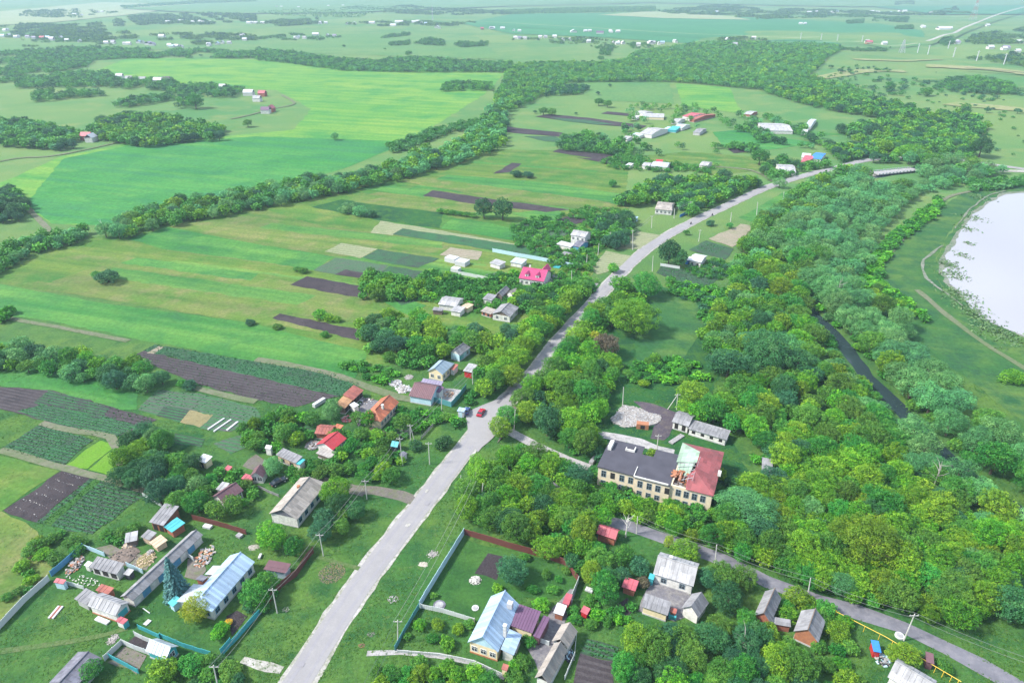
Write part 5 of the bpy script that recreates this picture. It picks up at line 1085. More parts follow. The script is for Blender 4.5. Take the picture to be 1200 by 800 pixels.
def person_mesh(pose):
    """one continuous seated body: skin modifier over a joint skeleton"""
    V = [(0,0,.82),(.02,0,1.05),(.10,0,1.28),(.14,0,1.42),(.16,0,1.55),(.17,0,1.66), (.12,.19,1.34),(.28,.26,1.14),(.50,.25,1.05), (.12,-.19,1.34),(.28,-.26,1.14),(.50,-.25,1.05), (.05,.12,.80),(.38,.20,.74),(.22,.22,.34),(.34,.22,.28), (.05,-.12,.80),(.38,-.20,.74),(.22,-.22,.34),(.34,-.22,.28)]
    E = [(0,1),(1,2),(2,3),(3,4),(4,5),(2,6),(6,7),(7,8),(2,9),(9,10),(10,11),(0,12),(12,13),(13,14),(14,15),(0,16),(16,17),(17,18),(18,19)]
    Rr = [.16,.14,.17,.07,.105,.09,.075,.055,.04,.075,.055,.04,.10,.085,.055,.045,.10,.085,.055,.045]
    me = bpy.data.meshes.new('person'); me.from_pydata(V, E, []); o = bpy.data.objects.new('tmp', me); COL.objects.link(o)
    sk = o.modifiers.new('s', 'SKIN'); 
    for i, d in enumerate(me.skin_vertices[0].data if me.skin_vertices else []): d.radius = (Rr[i], Rr[i]); d.use_root = (i == 0)
    if not me.skin_vertices:
        bpy.context.view_layer.objects.active = o
    sub = o.modifiers.new('u', 'SUBSURF'); sub.levels = 1; sub.render_levels = 1
    dg = bpy.context.evaluated_depsgraph_get(); r = bpy.data.meshes.new_from_object(o.evaluated_get(dg)); bpy.data.objects.remove(o)
    r.name = 'person'; r.materials.clear(); r.materials.append(MAT['dark_cloth']); r.materials.append(MAT['skin'])
    for p in r.polygons: p.material_index = 1 if p.center.z > 1.46 or (p.center.x > .44 and p.center.z > .95) else 0
    return r
PM = person_mesh(0)
def motorcycle(label, plabel, px, py, rz):
    b = P(px, py); o = empty('motorcycle', (b.x, b.y, .09), rz, label, 'motorcycle')
    for x in (-.65, .68):
        m = MB(); m.tube((x,-.06,.32), (x,.06,.32), .33, n=14); w_ = m.build('wheel', MAT['rubber'], o); m = MB(); m.tube((x,-.07,.32), (x,.07,.32), .2, n=8); m.build('rim', MAT['frame_white'], w_)
    m = MB(); m.tube((-.65,0,.35), (-.1,0,.5), .05, n=5); m.tube((-.1,0,.5), (.45,0,.85), .06, n=5); m.tube((.68,0,.32), (.45,0,.98), .04, n=5); m.box(-.2,.2,-.14,.14,.28,.6); m.build('frame', MAT['car_dark'], o)
    m = MB(); m.ball((.2,0,.78), .2, (1.3,.75,.7)); m.build('tank', MAT['car_red'], o); m = MB(); m.box(-.7,.05,-.13,.13,.70,.80); m.build('seat', MAT['rubber'], o)
    m = MB(); m.tube((.42,-.35,1.03), (.42,.35,1.03), .025, n=5); m.build('handlebar', MAT['frame_white'], o); m = MB(); m.ball((.55,0,.9), .1, n=6, m=4); m.build('headlight', MAT['frame_white'], o)
    p = link('person', PM, None, (b.x - .15*math.cos(rz), b.y - .15*math.sin(rz), .09), rz); tag(p, plabel, 'person')
hd = math.atan2(P(850,242).y-P(800,266).y, P(850,242).x-P(800,266).x)
motorcycle('small dark motorcycle on the straight road, nearer of the two', 'person in dark clothes riding the nearer motorcycle on the straight road', 809.5, 263, hd)
motorcycle('dark motorcycle on the straight road, farther of the two', 'person in dark clothes riding the farther motorcycle on the straight road', 834.5, 252.8, hd)
def goose_mesh():
    m = MB(); m.ball((0,0,.32), .24, (1.5,.85,.8), 8, 5); m.tube((.28,0,.38), (.42,0,.72), .07, .045, 6); m.ball((.46,0,.75), .075, (1.4,.9,.9), 6, 4)
    m.tube((.55,0,.74), (.66,0,.72), .035, .02, 5, 1); m.tube((-.3,0,.36), (-.52,0,.45), .1, .03, 6)
    for y in (-.08, .08): m.tube((0,y,.16), (.02,y,0), .025, n=4, mi=1)
    return m.mesh('goose', [MAT['feather'], MAT['roof_orange']])
GM = goose_mesh()
for k in range(24):
    x, y = [(170,700),(205,712),(300,730),(350,705),(395,715),(465,735),(380,745),(330,765),(345,740),(415,780),(480,770),(455,790),(500,745),(440,720),(270,745),(240,735),(310,700),(425,745),(360,775),(400,790),(475,752),(520,790),(290,775),(345,690)][k]
    p = W('a', x, y); tag(link('goose', GM, None, p, rng.uniform(0, 6.3), (.6,.6,.6)), 'white goose on the small lawn in front of the cattle shed', 'goose', 'white geese on the lawn')

# ------------------------------------------------------------------ lying things, heaps, rubble
def box_thing(name, label, cat, t, pts6, h, mat, slats=None):
    A, B, C = [W(t, pts6[k], pts6[k+1]) for k in (0, 2, 4)]; c, rz, L, Wd = frame_of(A, B, C, 0); o = empty(name, (c.x, c.y, 0), rz, label, cat)
    for s in range(slats or 1):
        n = slats or 1; m = MB(); m.box(-L/2 + L*s/n, -L/2 + L*(s+1)/n - (.06 if n > 1 else 0), -Wd/2, Wd/2, .03, h + rng.uniform(-.02,.03)); m.build('board' if n > 1 else 'top', MAT[mat if isinstance(mat, str) else mat[s % len(mat)]], o)
    return o
box_thing('board_stack', 'white and red striped board frame lying in the grass by the left fence', 'boards', 'b', (-35,345,30,350,110,215), .3, ['plastic_white','roof_rust','plastic_white'], 3)
box_thing('slab_stack', 'two pale corrugated sheets lying below the white outbuilding', 'sheets', 'b', (468,365,600,418,640,378), .35, 'fence_slate', 2)
box_thing('board', 'white board lying on the farmstead lawn', 'board', 'b', (990,408,1030,425,1085,372), .2, 'plastic_white', 2)
box_thing('plank', 'thin pale green plank lying on the farmstead lawn', 'plank', 'b', (985,238,1060,292,1066,286), .15, 'fence_slate')
box_thing('trough', 'white trough left of the two grey willows behind the farmhouse', 'trough', 'c', (1125,140,1150,140,1188,90), .5, 'plastic_white')
box_thing('bench', 'low grey wooden bench table on the lawn behind the long barn', 'bench', 't', (1090,312,1130,332,1158,300), .6, 'slate_pale', 3)
box_thing('boat', 'small white boat lying by the dark red-brown fence', 'boat', 't', (780,228,850,244,880,215), .6, 'plastic_white')
box_thing('greenhouse', 'narrow white plastic tunnel beside the ploughed plot', 'greenhouse', 'i', (50,375,75,385,158,312), 1.2, 'plastic_white', 1)
box_thing('greenhouse', 'larger white plastic greenhouse at the end of the white fence', 'greenhouse', 'm', (220,140,300,155,322,125), 2.2, 'plastic_white', 4)
box_thing('greenhouse', 'white plastic greenhouse left of the larger one', 'greenhouse', 'm', (140,110,218,128,232,100), 2.2, 'plastic_white', 4)
box_thing('greenhouse', 'small white plastic greenhouse below the two large ones', 'greenhouse', 'm', (188,188,245,200,255,180), 1.8, 'plastic_white', 3)
box_thing('row_cover', 'leftmost of three white row covers on the vegetable strips', 'row cover', 'E', (972,414,978,416,1056,364), .4, 'plastic_white')
box_thing('row_cover', 'middle one of three white row covers on the vegetable strips', 'row cover', 'E', (1000,423,1006,425,1082,368), .4, 'plastic_white')
box_thing('row_cover', 'rightmost of three white row covers on the vegetable strips', 'row cover', 'E', (1060,418,1068,420,1110,377), .4, 'plastic_white')
box_thing('slab', 'grey concrete slab bridge in front of the long white outbuilding', 'slab', 'h', (622,522,655,540,705,455), .4, 'concrete', 4)
box_thing('slab_stack', 'stack of grey slabs beside the magenta roofed house', 'slabs', 'm', (970,238,1040,252,1060,228), .7, 'slate', 3)
box_thing('tarpaulin', 'turquoise tarpaulin sheet at the corner of the grey shed', 'tarpaulin', 'f', (578,782,660,800,690,760), 1.0, 'turquoise')
box_thing('sheet_stack', 'pale blue-white sheets lying near the red box hut', 'sheets', 'u', (852,320,940,352,930,300), .4, 'plastic_white', 3)
box_thing('table', 'pale wooden frame lying in the garden below the sheets', 'frame', 'u', (960,480,1010,495,1025,470), .5, 'lumber', 3)
box_thing('water_tank', 'pale green tarpaulin square in the garden of the magenta house', 'tarpaulin', 'm', (985,158,1035,166,1040,145), .4, 'turquoise')
box_thing('concrete_block', 'pale block wall standing left of the flat school roof', 'block', 'g', (0,290,30,300,95,210), .9, 'slate_pale', 5)
def tank(label, px, py, r, h, mat, name='concrete_ring'):
    p = P(px, py); m = MB(); m.tube((0,0,0), (0,0,h), r, r*.97, 14); o = empty(name, p, 0, label, 'tank'); m.build('shell', MAT[mat], o); m = MB(); m.tube((0,0,h+.004), (0,0,h+.08), r*.7, r*.65, 12); m.build('lid', MAT['slate_pale'], o)
tank('round pale concrete ring beside the leaning pole', 1054,745, .95, .3, 'plastic_white')
tank('small grey tank left of the maroon roofed house', 229,590, .9, 1.6, 'slate_pale', 'water_tank')
tank('small white round hatch on the lawn by the light blue gable house', 557,712.5, .8, .25, 'plastic_white')
tank('dark round pit on the lawn of the big fenced garden', 515,709, 1.4, .2, 'slate_dark')
def heap(name, label, cat, px, py, rx, ry, mats, n=40, size=.5, h=.6, base=None):
    if name != 'hay': rx *= .82; ry *= .82; size *= .62; n = int(n*1.5); h *= .7
    if rx < 1.9 and name in ('rubble', 'sand'): size *= .55; base = 1; h *= .6; n = int(n*1.3); mats = [{'plastic_white': 'rubble_white'}.get(x_, x_) for x_ in mats]
    c = P(px, py); m = MB(); k = FPX*0+1
    if base:
        m.ball((0,0,-.1), 1, (rx, ry, h), 14, 6, 0, .12)
    for i in range(n):
        a = rng.uniform(0, 6.28); r = math.sqrt(rng.random()); x = math.cos(a)*r*rx; y = math.sin(a)*r*ry; s = size*rng.uniform(.4, 1.5)
        m.M = Matrix.Translation((x, y, (h*(1-r*r)*.8) + s*.1)) @ Matrix.Rotation(rng.uniform(0,3.1), 4, 'Z') @ Matrix.Rotation(rng.uniform(-.6,.6), 4, 'X')
        m.box(-s/2, s/2, -s*rng.uniform(.2,.5), s*rng.uniform(.2,.5), -.06-s*.08, .06+s*.08, rng.randrange(len(mats)))
    m.M = None; o = m.build(name, [MAT[x] for x in mats], None, (c.x, c.y, c.z)); tag(o, label, cat, kind='stuff'); HARD.append([(c.x+rx*.8*math.cos(t), c.y+ry*.8*math.sin(t)) for t in [k_*math.pi/3 for k_ in range(6)]]); return o
heap('rubble', 'heap of pale and reddish boards and rubble behind the farmhouse', 'rubble', 240,652, 2.4,4.4, ['rubble_white','slate_pale','orange_brick','slate_pale','lumber'], 60, .9, .5)
heap('rubbish', 'pile of pinkish rubbish inside the blue board fence', 'rubbish', 88,662, 1.8,3.4, ['rubble_white','orange_brick','slate_pale','old_wood'], 60, .9, .9)
heap('rubble', 'small white rubble pile in the grass below the farmstead', 'rubble', 132,749, 1.4,1.6, ['rubble_white','plastic_white'], 34, .6, .4)
heap('manure', 'dark brown manure heap behind the cattle shed', 'manure', 146,652, 4.0,4.0, ['old_wood','rubber'], 70, .5, 1.0, base=1)
heap('straw', 'golden brown straw heap left of the long barn', 'straw', 171,656, 2.6,3.4, ['straw','lumber'], 90, .5, .8, base=1)
heap('sand', 'pale round sand pile on the lawn behind the farmhouse', 'sand', 297,641, 2.0,1.6, ['sand'], 20, .2, .4, base=1)
heap('boards', 'jumble of pale boards before the collapsing grey shed', 'boards', 152,639, 1.6,1.8, ['rubble_white','slate_pale','lumber'], 50, 1.0, .7)
heap('boards', 'scattered pale boards by the small white hut box behind the manure heap', 'boards', 176,648, .9,1.3, ['rubble_white','slate_pale'], 24, .8, .8)
heap('hay', 'flattened circle of pale cut hay on the lawn left of the main road', 'hay', 389,671, 3.0,3.2, ['straw','dirt'], 700, .16, .05)
heap('sand', 'pale sand heap on the verge, larger of two right of the main road', 'sand', 496,661, 1.9,1.5, ['sand'], 16, .2, .35, base=1)
heap('rubble', 'white rubble heap on the verge beside the big fence', 'rubble', 507,649, 1.8,1.6, ['rubble_white','plastic_white'], 40, .5, .35)
heap('rubble', 'small pale concrete bits in the middle of the right verge', 'rubble', 461,702, 1.6,1.3, ['rubble_white','concrete'], 30, .5, .15)
heap('rubble', 'small reddish soil patch heap low on the right verge', 'soil', 424,756, .9,.7, ['orange_brick','dirt'], 26, .3, .12)
heap('rubble', 'small grey stones above the reddish heap on the right verge', 'stones', 435,743, 1.0,.8, ['dirt','rubble_white'], 26, .3, .12)
heap('rubble', 'small pale sand patch on the lawn beside the garage fence pole', 'sand', 335,714, 1.0,.9, ['sand','rubble_white'], 22, .3, .12)
heap('rubble', 'white building rubble behind the brown-purple roofed house, lower heap', 'rubble', 473,456, 3.2,3.2, ['rubble_white','plastic_white'], 60, .9, .7, base=1)
heap('rubble', 'white building rubble behind the brown-purple roofed house, left heap', 'rubble', 464,449, 2.6,2.6, ['rubble_white','plastic_white'], 50, .9, .7, base=1)
heap('rubble', 'white building rubble behind the brown-purple roofed house, far small heap', 'rubble', 479,442, 1.8,2.2, ['rubble_white','plastic_white'], 36, .8, .6, base=1)
heap('firewood', 'orange-brown wood pile in the concrete yard at the junction', 'firewood', 526,462, 2.0,2.6, ['lumber','orange_brick','rubble_white'], 60, .8, .7)
heap('rubbish', 'jumble of red and white things in the yard corner below the tan-orange barn', 'rubbish', 409,491, 3.5,2.2, ['roof_rust','rubble_white','roof_pink','old_wood'], 60, .9, .7)
heap('rubbish', 'scattered dark and white things in the yard of the orange tiled house', 'rubbish', 428,470, 3.2,2.2, ['old_wood','plastic_white','slate'], 24, .9, .4)
heap('rubbish', 'pale boards and scrap heap left of the bright red roofed house', 'rubbish', 367,522, 2.6,2.6, ['rubble_white','slate_pale','old_wood'], 60, 1.1, .8)
heap('rubbish', 'pile of scrap between the barns of the cluttered farmyard', 'rubbish', 553,357, 4.2,4.0, ['roof_rust','slate_pale','old_wood','rubble_white'], 70, 1.1, .8)
heap('rubbish', 'brownish scrap heap at the right end of the cluttered farmyard', 'rubbish', 578,368, 4.0,4.5, ['roof_rust','old_wood','slate_pale'], 70, 1.1, .8)
heap('rubble', 'small grey and white scrap at the pale fence beside the long patched barn', 'rubble', 667,768, 1.4,2.2, ['dark_cloth','pale_blue','plastic_white'], 30, .8, .7)
heap('rubbish', 'grey scrap heap before the bottom house by the blue roofed hut', 'rubbish', 1034,772, 1.8,2.0, ['slate_pale','rubble_white','pale_blue','dark_cloth'], 50, .8, .7)
heap('rubble', 'white rubble scattered around the white cottage right of the road', 'rubble', 838,314, 3.6,2.6, ['rubble_white','plastic_white'], 22, .9, .4)
heap('rubble', 'small dark stone heap on the meadow behind the roadside trees', 'stones', 701,467, 3.0,2.6, ['dirt','old_wood'], 44, .7, .6, base=1)
heap('white_flowers', 'white flowering bush clump on the lawn of the big fenced garden', 'flowering bush', 557,680, 1.7,1.6, ['feather','rubble_white'], 150, .3, 1.0)
# ruin of a demolished building: floor, broken walls and rubble
def ruin():
    c = W('h', 370, 320); o = empty('ruin', (c.x, c.y, 0), 0, 'demolished white building reduced to rubble and broken low walls', 'ruin')
    poly = [W('h', *p) for p in ((170,345),(255,240),(345,240),(450,285),(565,315),(568,350),(520,385),(400,400),(290,408),(200,380))]
    rel = [(p.x-c.x, p.y-c.y) for p in poly]; HARD.append([(p.x, p.y) for p in poly])
    m = MB(); m.prism([(x*.97, y*.97) for x, y in rel], -.1, .22); m.build('floor', MAT['rubble_white'], o)
    xs = [p[0] for p in rel]; ys = [p[1] for p in rel]; m = MB(); n = 0
    while n < 800:
        x, y = rng.uniform(min(xs), max(xs)), rng.uniform(min(ys), max(ys))
        if not inpoly(x, y, rel): continue
        n += 1; s = rng.uniform(.10, .42); m.M = Matrix.Translation((x, y, .23+rng.uniform(0,.1))) @ Matrix.Rotation(rng.uniform(0,3.1), 4, 'Z') @ Matrix.Rotation(rng.uniform(-.5,.5), 4, 'X'); m.box(-s/2, s/2, -s*.4, s*.35, -.06, .08, rng.choice([0,0,0,1,2]))
    m.M = None; d = m.build('rubble', [MAT['rubble_white'], MAT['plastic_white'], MAT['slate_pale']], o); d['kind'] = 'stuff'
    for i in range(len(rel)):
        a = Vector(rel[i]); b = Vector(rel[(i+1) % len(rel)]); L = (b-a).length; rz = math.atan2(b.y-a.y, b.x-a.x)
        for k in range(int(L/2.2)):
            if rng.random() < .35: continue
            p = a.lerp(b, (k+.5)*2.2/L); m = MB(); h = rng.uniform(.2, .7); m.add([(-1,-.2,0),(1,-.2,0),(1,.2,0),(-1,.2,0),(-.9,-.18,h),(.8,-.18,h*rng.uniform(.4,1)),(.8,.18,h*.7),(-.9,.18,h)], [(3,2,1,0),(4,5,6,7),(0,1,5,4),(1,2,6,5),(2,3,7,6),(3,0,4,7)]); m.build('broken_wall', MAT['rubble_white'], o, (p.x, p.y, 0), rz)
    p = W('h', 418, 408) - c; m = MB(); m.box(-1.8, 1.8, -.9, .9, 0, 1.8); w_ = m.build('brick_stub', MAT['orange_brick'], o, (p.x, p.y, 0), -.2); m = MB(); m.box(-.6, .7, -.93, -.87, .2, 1.5); m.build('doorway', MAT['dark_inside'], w_)
ruin()
# ------------------------------------------------------------------ plants
nr = np.random.default_rng(5)
def norm(a): return a / (np.linalg.norm(a, axis=1, keepdims=True) + 1e-9)
def quads(c, nrm, size):
    """square leaves centred at c facing nrm"""
    n = len(c); a = norm(np.cross(nrm, norm(nr.normal(size=(n, 3))))); b = np.cross(nrm, a); s = (size * nr.uniform(.6, 1.35, n))[:, None]
    a = a * s * .62; b = b * s * .40
    V = np.stack([c - a, c - b*.9 + a*.1, c + a, c + b], 1).reshape(-1, 3); return V, np.arange(4*n).reshape(n, 4)
CFG = {  # lobes, lobe radius range, shell distance, vertical squash low limit, normal mix
 'maple_tree': (210, (.085, .16), .85, -.75, .5), 'broadleaf_tree': (150, (.10, .19), .83, -.7, .55), 'elm_tree': (110, (.13, .22), .80, -.7, .6),
 'willow_tree': (60, (.17, .29), .76, -.85, .75), 'poplar_tree': (90, (.12, .22), .80, -.95, .55), 'shrub': (110, (.11, .20), .82, -.25, .55)}
def crown_arrays(kind, seed, n):
    global nr
    nr = np.random.default_rng(seed); nl, rr, dist, zmin, nm = CFG[kind]
    d = norm(nr.normal(size=(nl*6, 3))); d = d[d[:, 2] > zmin]
    keep = []
    for v in d:                                                    # spread the lobes
        if all(np.dot(v, w_) < math.cos(1.15*rr[1]) for w_ in keep): keep.append(v)
        if len(keep) >= nl: break
    L = np.array(keep); m = len(L); lr = nr.uniform(*rr, m); C = L * (dist * nr.uniform(.72, 1.16, m))[:, None]
    bd = norm(nr.normal(size=(6, 3))); bs = nr.uniform(-.30, .20, 6); low = 1 + sum(bs[j_] * np.clip(L @ bd[j_], 0, 1)**3 for j_ in range(6)); C = C * low[:, None]
    C = np.vstack([C, nr.normal(size=(6, 3)) * .22]); lr = np.append(lr, nr.uniform(.3, .42, 6)); m = len(C)
    if kind == 'poplar_tree': C[:, :2] *= (1 - .35*np.clip(C[:, 2:3], 0, 1))
    pr = lr**2; pr /= pr.sum(); N = int(n*1.9); k = nr.choice(m, N, p=pr); dd = norm(nr.normal(size=(N, 3)) + np.array([0, 0, .25]))
    p = C[k] + dd * (lr[k] * np.where(nr.random(N) < .12, nr.uniform(1.05, 1.28, N), nr.uniform(.82, 1.05, N)))[:, None]
    bad = np.zeros(N, bool)
    for j in range(m): bad |= (np.linalg.norm(p - C[j], axis=1) < lr[j]*.80) & (k != j)
    keepi = np.where(~bad | (nr.random(N) < .10))[0][:n]; p, dd, k = p[keepi], dd[keepi], k[keepi]
    if kind == 'shrub': p[:, 2] = np.maximum(p[:, 2], -.92)
    nrm = norm(dd*nm + nr.normal(size=dd.shape)*(1-nm)*.9 + np.array([0, 0, .22]))
    size = math.sqrt(27.0/max(len(p), 1)) * (1.0 if kind != 'willow_tree' else .86)
    V, F = quads(p, nrm, np.full(len(p), size)); lt = nr.random(m); tint = np.clip(lt[k]*.80 + nr.random(len(p))*.36 - .08, 0, 1)
    return V, F, tint, C[:m-6], lr[:m-6]
def trunk_mb(C, seed, mat):
    r_ = random.Random(seed); m = MB(); m.tube((0,0,-.05), (.02,0,.45), .075, .05, 7); m.tube((.02,0,.45), (0,.03,1.0), .05, .02, 6)
    for i in r_.sample(range(len(C)), min(9, len(C))):
        z0 = r_.uniform(.35, .8); c = C[i]; m.tube((.01,0,z0), (c[0]*.35, c[1]*.35, z0+(1+c[2]*.75-z0)*.5), .026, .018, 4); m.tube((c[0]*.35, c[1]*.35, z0+(1+c[2]*.75-z0)*.5), (c[0]*.9, c[1]*.9, 1+c[2]*.72), .018, .006, 4)
    return m
_cr = {}
LODN = {3: 15000, 0: 7000, 1: 2400, 2: 600}
def crown_mesh(kind, leafm, lod, var):
    k = (kind, leafm, lod, var)
    if k in _cr: return _cr[k]
    gk = (kind, lod, var)
    if gk not in _cr:
        _cr[gk] = crown_arrays(kind, 100 + var*17 + lod*5 + sum(map(ord, kind)), LODN[lod] // (2 if kind == 'shrub' and lod == 0 else 1))
    V, F, T, C, _ = _cr[gk]; mk = 'bark_white' if leafm == 'leaf_birch' else 'bark'
    if lod == 2:
        t = MB(); t.tube((0,0,-.02), (0,0,.62), .07, .03, 5)
        VV = V.copy(); VV[:, 2] = .56 + VV[:, 2]*.44; tv = np.array(t.v); 
        me = npmesh(kind, VV, F, MAT[leafm], T); _cr[k] = (me, None)
        m2 = bpy.data.meshes.new(kind); allv = [tuple(v) for v in VV] + t.v; n0 = len(VV); allf = [tuple(f) for f in F.tolist()] + [tuple(i+n0 for i in f) for f in t.f]
        m2.from_pydata(allv, [], allf); m2.materials.append(MAT[leafm]); m2.materials.append(MAT[mk]); m2.polygons.foreach_set('material_index', [0]*len(F) + [1]*len(t.f))
        a = m2.attributes.new('tint', 'FLOAT', 'FACE'); a.data.foreach_set('value', np.append(T, np.zeros(len(t.f))).astype(np.float32)); m2.update(); bpy.data.meshes.remove(me); _cr[k] = (m2, None)
    else:
        tk = ('trunk', kind, var)
        if tk not in _cr: _cr[tk] = trunk_mb(C, var, mk).mesh('trunk', MAT[mk])
        _cr[k] = (npmesh('crown', V, F, MAT[leafm], T), _cr[tk])
    return _cr[k]
def spruce(label, x, y, h, r):
    global nr
    nr = np.random.default_rng(3); o = empty('spruce_tree', (x, y, 0), 0, label, 'tree'); P_ = []; Nn = []; 
    for lev in range(20):
        t = lev/19; z = .8 + (h-1.0)*t; R_ = r*(1-t)**.85 + .12; nb = int(16 - 9*t)
        for b in range(nb):
            a = 6.283*b/nb + nr.uniform(-.2, .2) + lev*.5; m = int(42*(1-t*.7)); s = nr.random(m)**.7; rr = R_*s*nr.uniform(.9, 1.12)
            w_ = (1-s)*.5*R_*.5 + .1; off = nr.normal(size=m)*w_*.5; px = np.cos(a)*rr - np.sin(a)*off; py = np.sin(a)*rr + np.cos(a)*off; pz = z - .28*rr + nr.normal(size=m)*.1
            P_.append(np.stack([px, py, pz], 1)); Nn.append(norm(np.stack([np.cos(a)*np.full(m,.4), np.sin(a)*np.full(m,.4), np.ones(m)], 1) + nr.normal(size=(m,3))*.35))
    p = np.vstack(P_); V, F = quads(p, np.vstack(Nn), np.full(len(p), .34)); link('crown', npmesh('crown', V, F, MAT['leaf_spruce'], nr.random(len(p))), o)
    m = MB(); m.tube((0,0,-.1), (0,0,h-.4), .22, .04, 7); m.build('trunk', MAT['bark'], o)
TR = []; GRID = {}
def free(x, y, r, k=.56, add=True):
    gx, gy = int(x//8), int(y//8)
    for i in range(gx-2, gx+3):
        for j in range(gy-2, gy+3):
            for (a, b, c) in GRID.get((i, j), ()):
                if (a-x)**2 + (b-y)**2 < (k*(r+c))**2: return False
    if add: GRID.setdefault((gx, gy), []).append((x, y, r))
    return True
def solo(px, py, pr, kind, leafm, label=None, asp=None, region='standing alone'):
    asp = asp or {'shrub': 1.25, 'poplar_tree': 3.4, 'maple_tree': 1.9, 'willow_tree': 1.8, 'elm_tree': 1.9, 'broadleaf_tree': 2.0}[kind]
    r = 2.0
    for _ in range(5):
        c = P(px, py, .55*r*asp); r = pr / ppm(c.x, c.y)
    c = P(px, py, .55*r*asp); free(c.x, c.y, r); TR.append(dict(kind=kind, leaf=leafm, x=c.x, y=c.y, r=r, h=r*asp, label=label, region=region, solo=True))
def parea(p): return abs(sum(p[i][0]*p[(i+1) % len(p)][1] - p[(i+1) % len(p)][0]*p[i][1] for i in range(len(p))))/2
def scat(region, pp, specs, spacing, rr, asp=(1.45, 2.0), zc=4.0, k=.56, avoid=True, tries=7, far=False, maxn=9999, clump=None):
    mid = sum(y for x, y in pp)/len(pp) < 440
    if mid: rr = (rr[0]*.82, rr[1]*.85); spacing *= .88
    wp = [tuple(P(x, y, zc)[:2]) for x, y in pp]; x0 = min(p[0] for p in wp); x1 = max(p[0] for p in wp); y0 = min(p[1] for p in wp); y1 = max(p[1] for p in wp)
    N = int(parea(wp) / spacing**2 * tries * ((x1-x0)*(y1-y0)/max(parea(wp), 1))); n = 0; tot = sum(s[2] for s in specs); N = min(N, 60000)
    for _ in range(N):
        x, y = rng.uniform(x0, x1), rng.uniform(y0, y1)
        if not inpoly(x, y, wp): continue
        r = rng.uniform(*rr)
        if clump is not None and math.sin(x*.017+y*.011)+math.sin(x*.041-y*.019+2)+math.sin(x*.09+y*.05+1)*.8+rng.uniform(-.5,.5) < clump: continue
        if any(inpoly(x, y, h) for h in NOTREE): continue
        if avoid:
            if any((bx-x)**2 + (by-y)**2 < (br*.72 + r*.5)**2 for bx, by, br in BLD): continue
            if road_dist(x, y) < r*.55 + .5: continue
            if y < 330 and any(inpoly(x, y, h) for h in HARD): continue
        if y > 560 and any(abs(bx-x) < br*.5 + r*.4 and -r < by-y < 130 for bx, by, br in FARB): continue
        if not free(x, y, r, k): continue
        s = rng.uniform(0, tot)
        for kd, lf, wt in specs:
            s -= wt
            if s <= 0: break
        TR.append(dict(kind=kd, leaf=lf, x=x, y=y, r=r, h=r*rng.uniform(*asp), label=None, region=region, solo=False)); n += 1
        if n >= maxn: break
MA, BG, BD, WI, WY, PO, SG, SM, SD, SW = ('maple_tree','leaf_maple'), ('broadleaf_tree','leaf_green'), ('elm_tree','leaf_dark'), ('willow_tree','leaf_willow'), ('maple_tree','leaf_yellow'), ('poplar_tree','leaf_dark'), ('shrub','leaf_green'), ('shrub','leaf_maple'), ('shrub','leaf_dark'), ('shrub','leaf_willow')
def mixx(*a): return [(*a[i], a[i+1]) for i in range(0, len(a), 2)]
def row(region, pp, off, spacing, specs, rr, asp, k=.5, jit=1.6):
    c = catmull([Vector((*P(px, py)[:2], 0)) for px, py in pp], spacing); tot = sum(s[2] for s in specs)
    for i in range(len(c)):
        d = (c[min(i+1, len(c)-1)] - c[max(i-1, 0)]).normalized(); p = c[i] + Vector((-d.y, d.x, 0))*off + Vector((rng.uniform(-jit, jit), rng.uniform(-jit, jit), 0)); r = rng.uniform(*rr)
        if any(inpoly(p.x, p.y, h) for h in NOTREE) or not free(p.x, p.y, r, k): continue
        s = rng.uniform(0, tot)
        for kd, lf, wt in specs:
            s -= wt
            if s <= 0: break
        TR.append(dict(kind=kd, leaf=lf, x=p.x, y=p.y, r=r, h=r*rng.uniform(*asp), label=None, region=region, solo=False))
# ---- trees one can point at
_s = spruce; b_ = P(209, 698); _s('tall blue-green spruce between the long slate barn and the farmhouse', b_.x, b_.y, 11.6, 3.0); free(b_.x, b_.y, 3.0)
solo(229,712,18,*WY,'bright yellow-green round tree in front of the pale blue roofed farmhouse', 1.7)
solo(256,738,12,*SM,'round green bush at the near corner of the farmhouse')
solo(268,729,5,'shrub','flower_yellow','small bush covered in yellow flowers beside the farmhouse')
for a in ((300,696,17,BG),(313,681,14,BG),(306,710,10,SG),(292,708,10,SD),(318,694,9,SG)): solo(*a[:3],*a[3], region='between the farmhouse and the garage fence')
solo(317,628,18,*MA,'large light green tree left of the large grey slate house lawn', 1.8); solo(344,641,13,*BG,'smaller green tree above the purple roofed garage')
solo(320,545,14,*WI,'round pale green willow behind the dark blue-black car', 1.5); solo(393,574,18,*MA,'tall light green tree at the right wall of the large grey slate house', 1.8)
solo(389,480,14,*WI,'round pale willow between the orange tiled house and the crop field', 1.6); solo(431,490,10,*MA,'light green tree at the front of the orange tiled house', 2.2); solo(419,489,8,*BG,'narrow darker tree left of the light green one by the orange tiled house', 2.2)
solo(472,495,11,*('broadleaf_tree','leaf_green'),'airy birch-like tree left of the strutted pole', 2.2); solo(520,517,12,*SD,'dark round bush beside the main road lawn'); solo(487,521,9,*SD,'dark bush at the end of the grey picket fence')
solo(250,562,0.1,*SG) if False else None
solo(252,597,12,*('broadleaf_tree','leaf_green'),'airy green tree left of the dark red-brown fence', 2.0)
solo(125,323,15,*SD,'wide dark lone bush in the middle of the hay meadow', .95); solo(113,321,7,*('shrub','leaf_green'),'paler bush grown into the left of the lone dark bush')
solo(392,159,5.5,*WI,'lone round grey-green tree in the big wheat field')
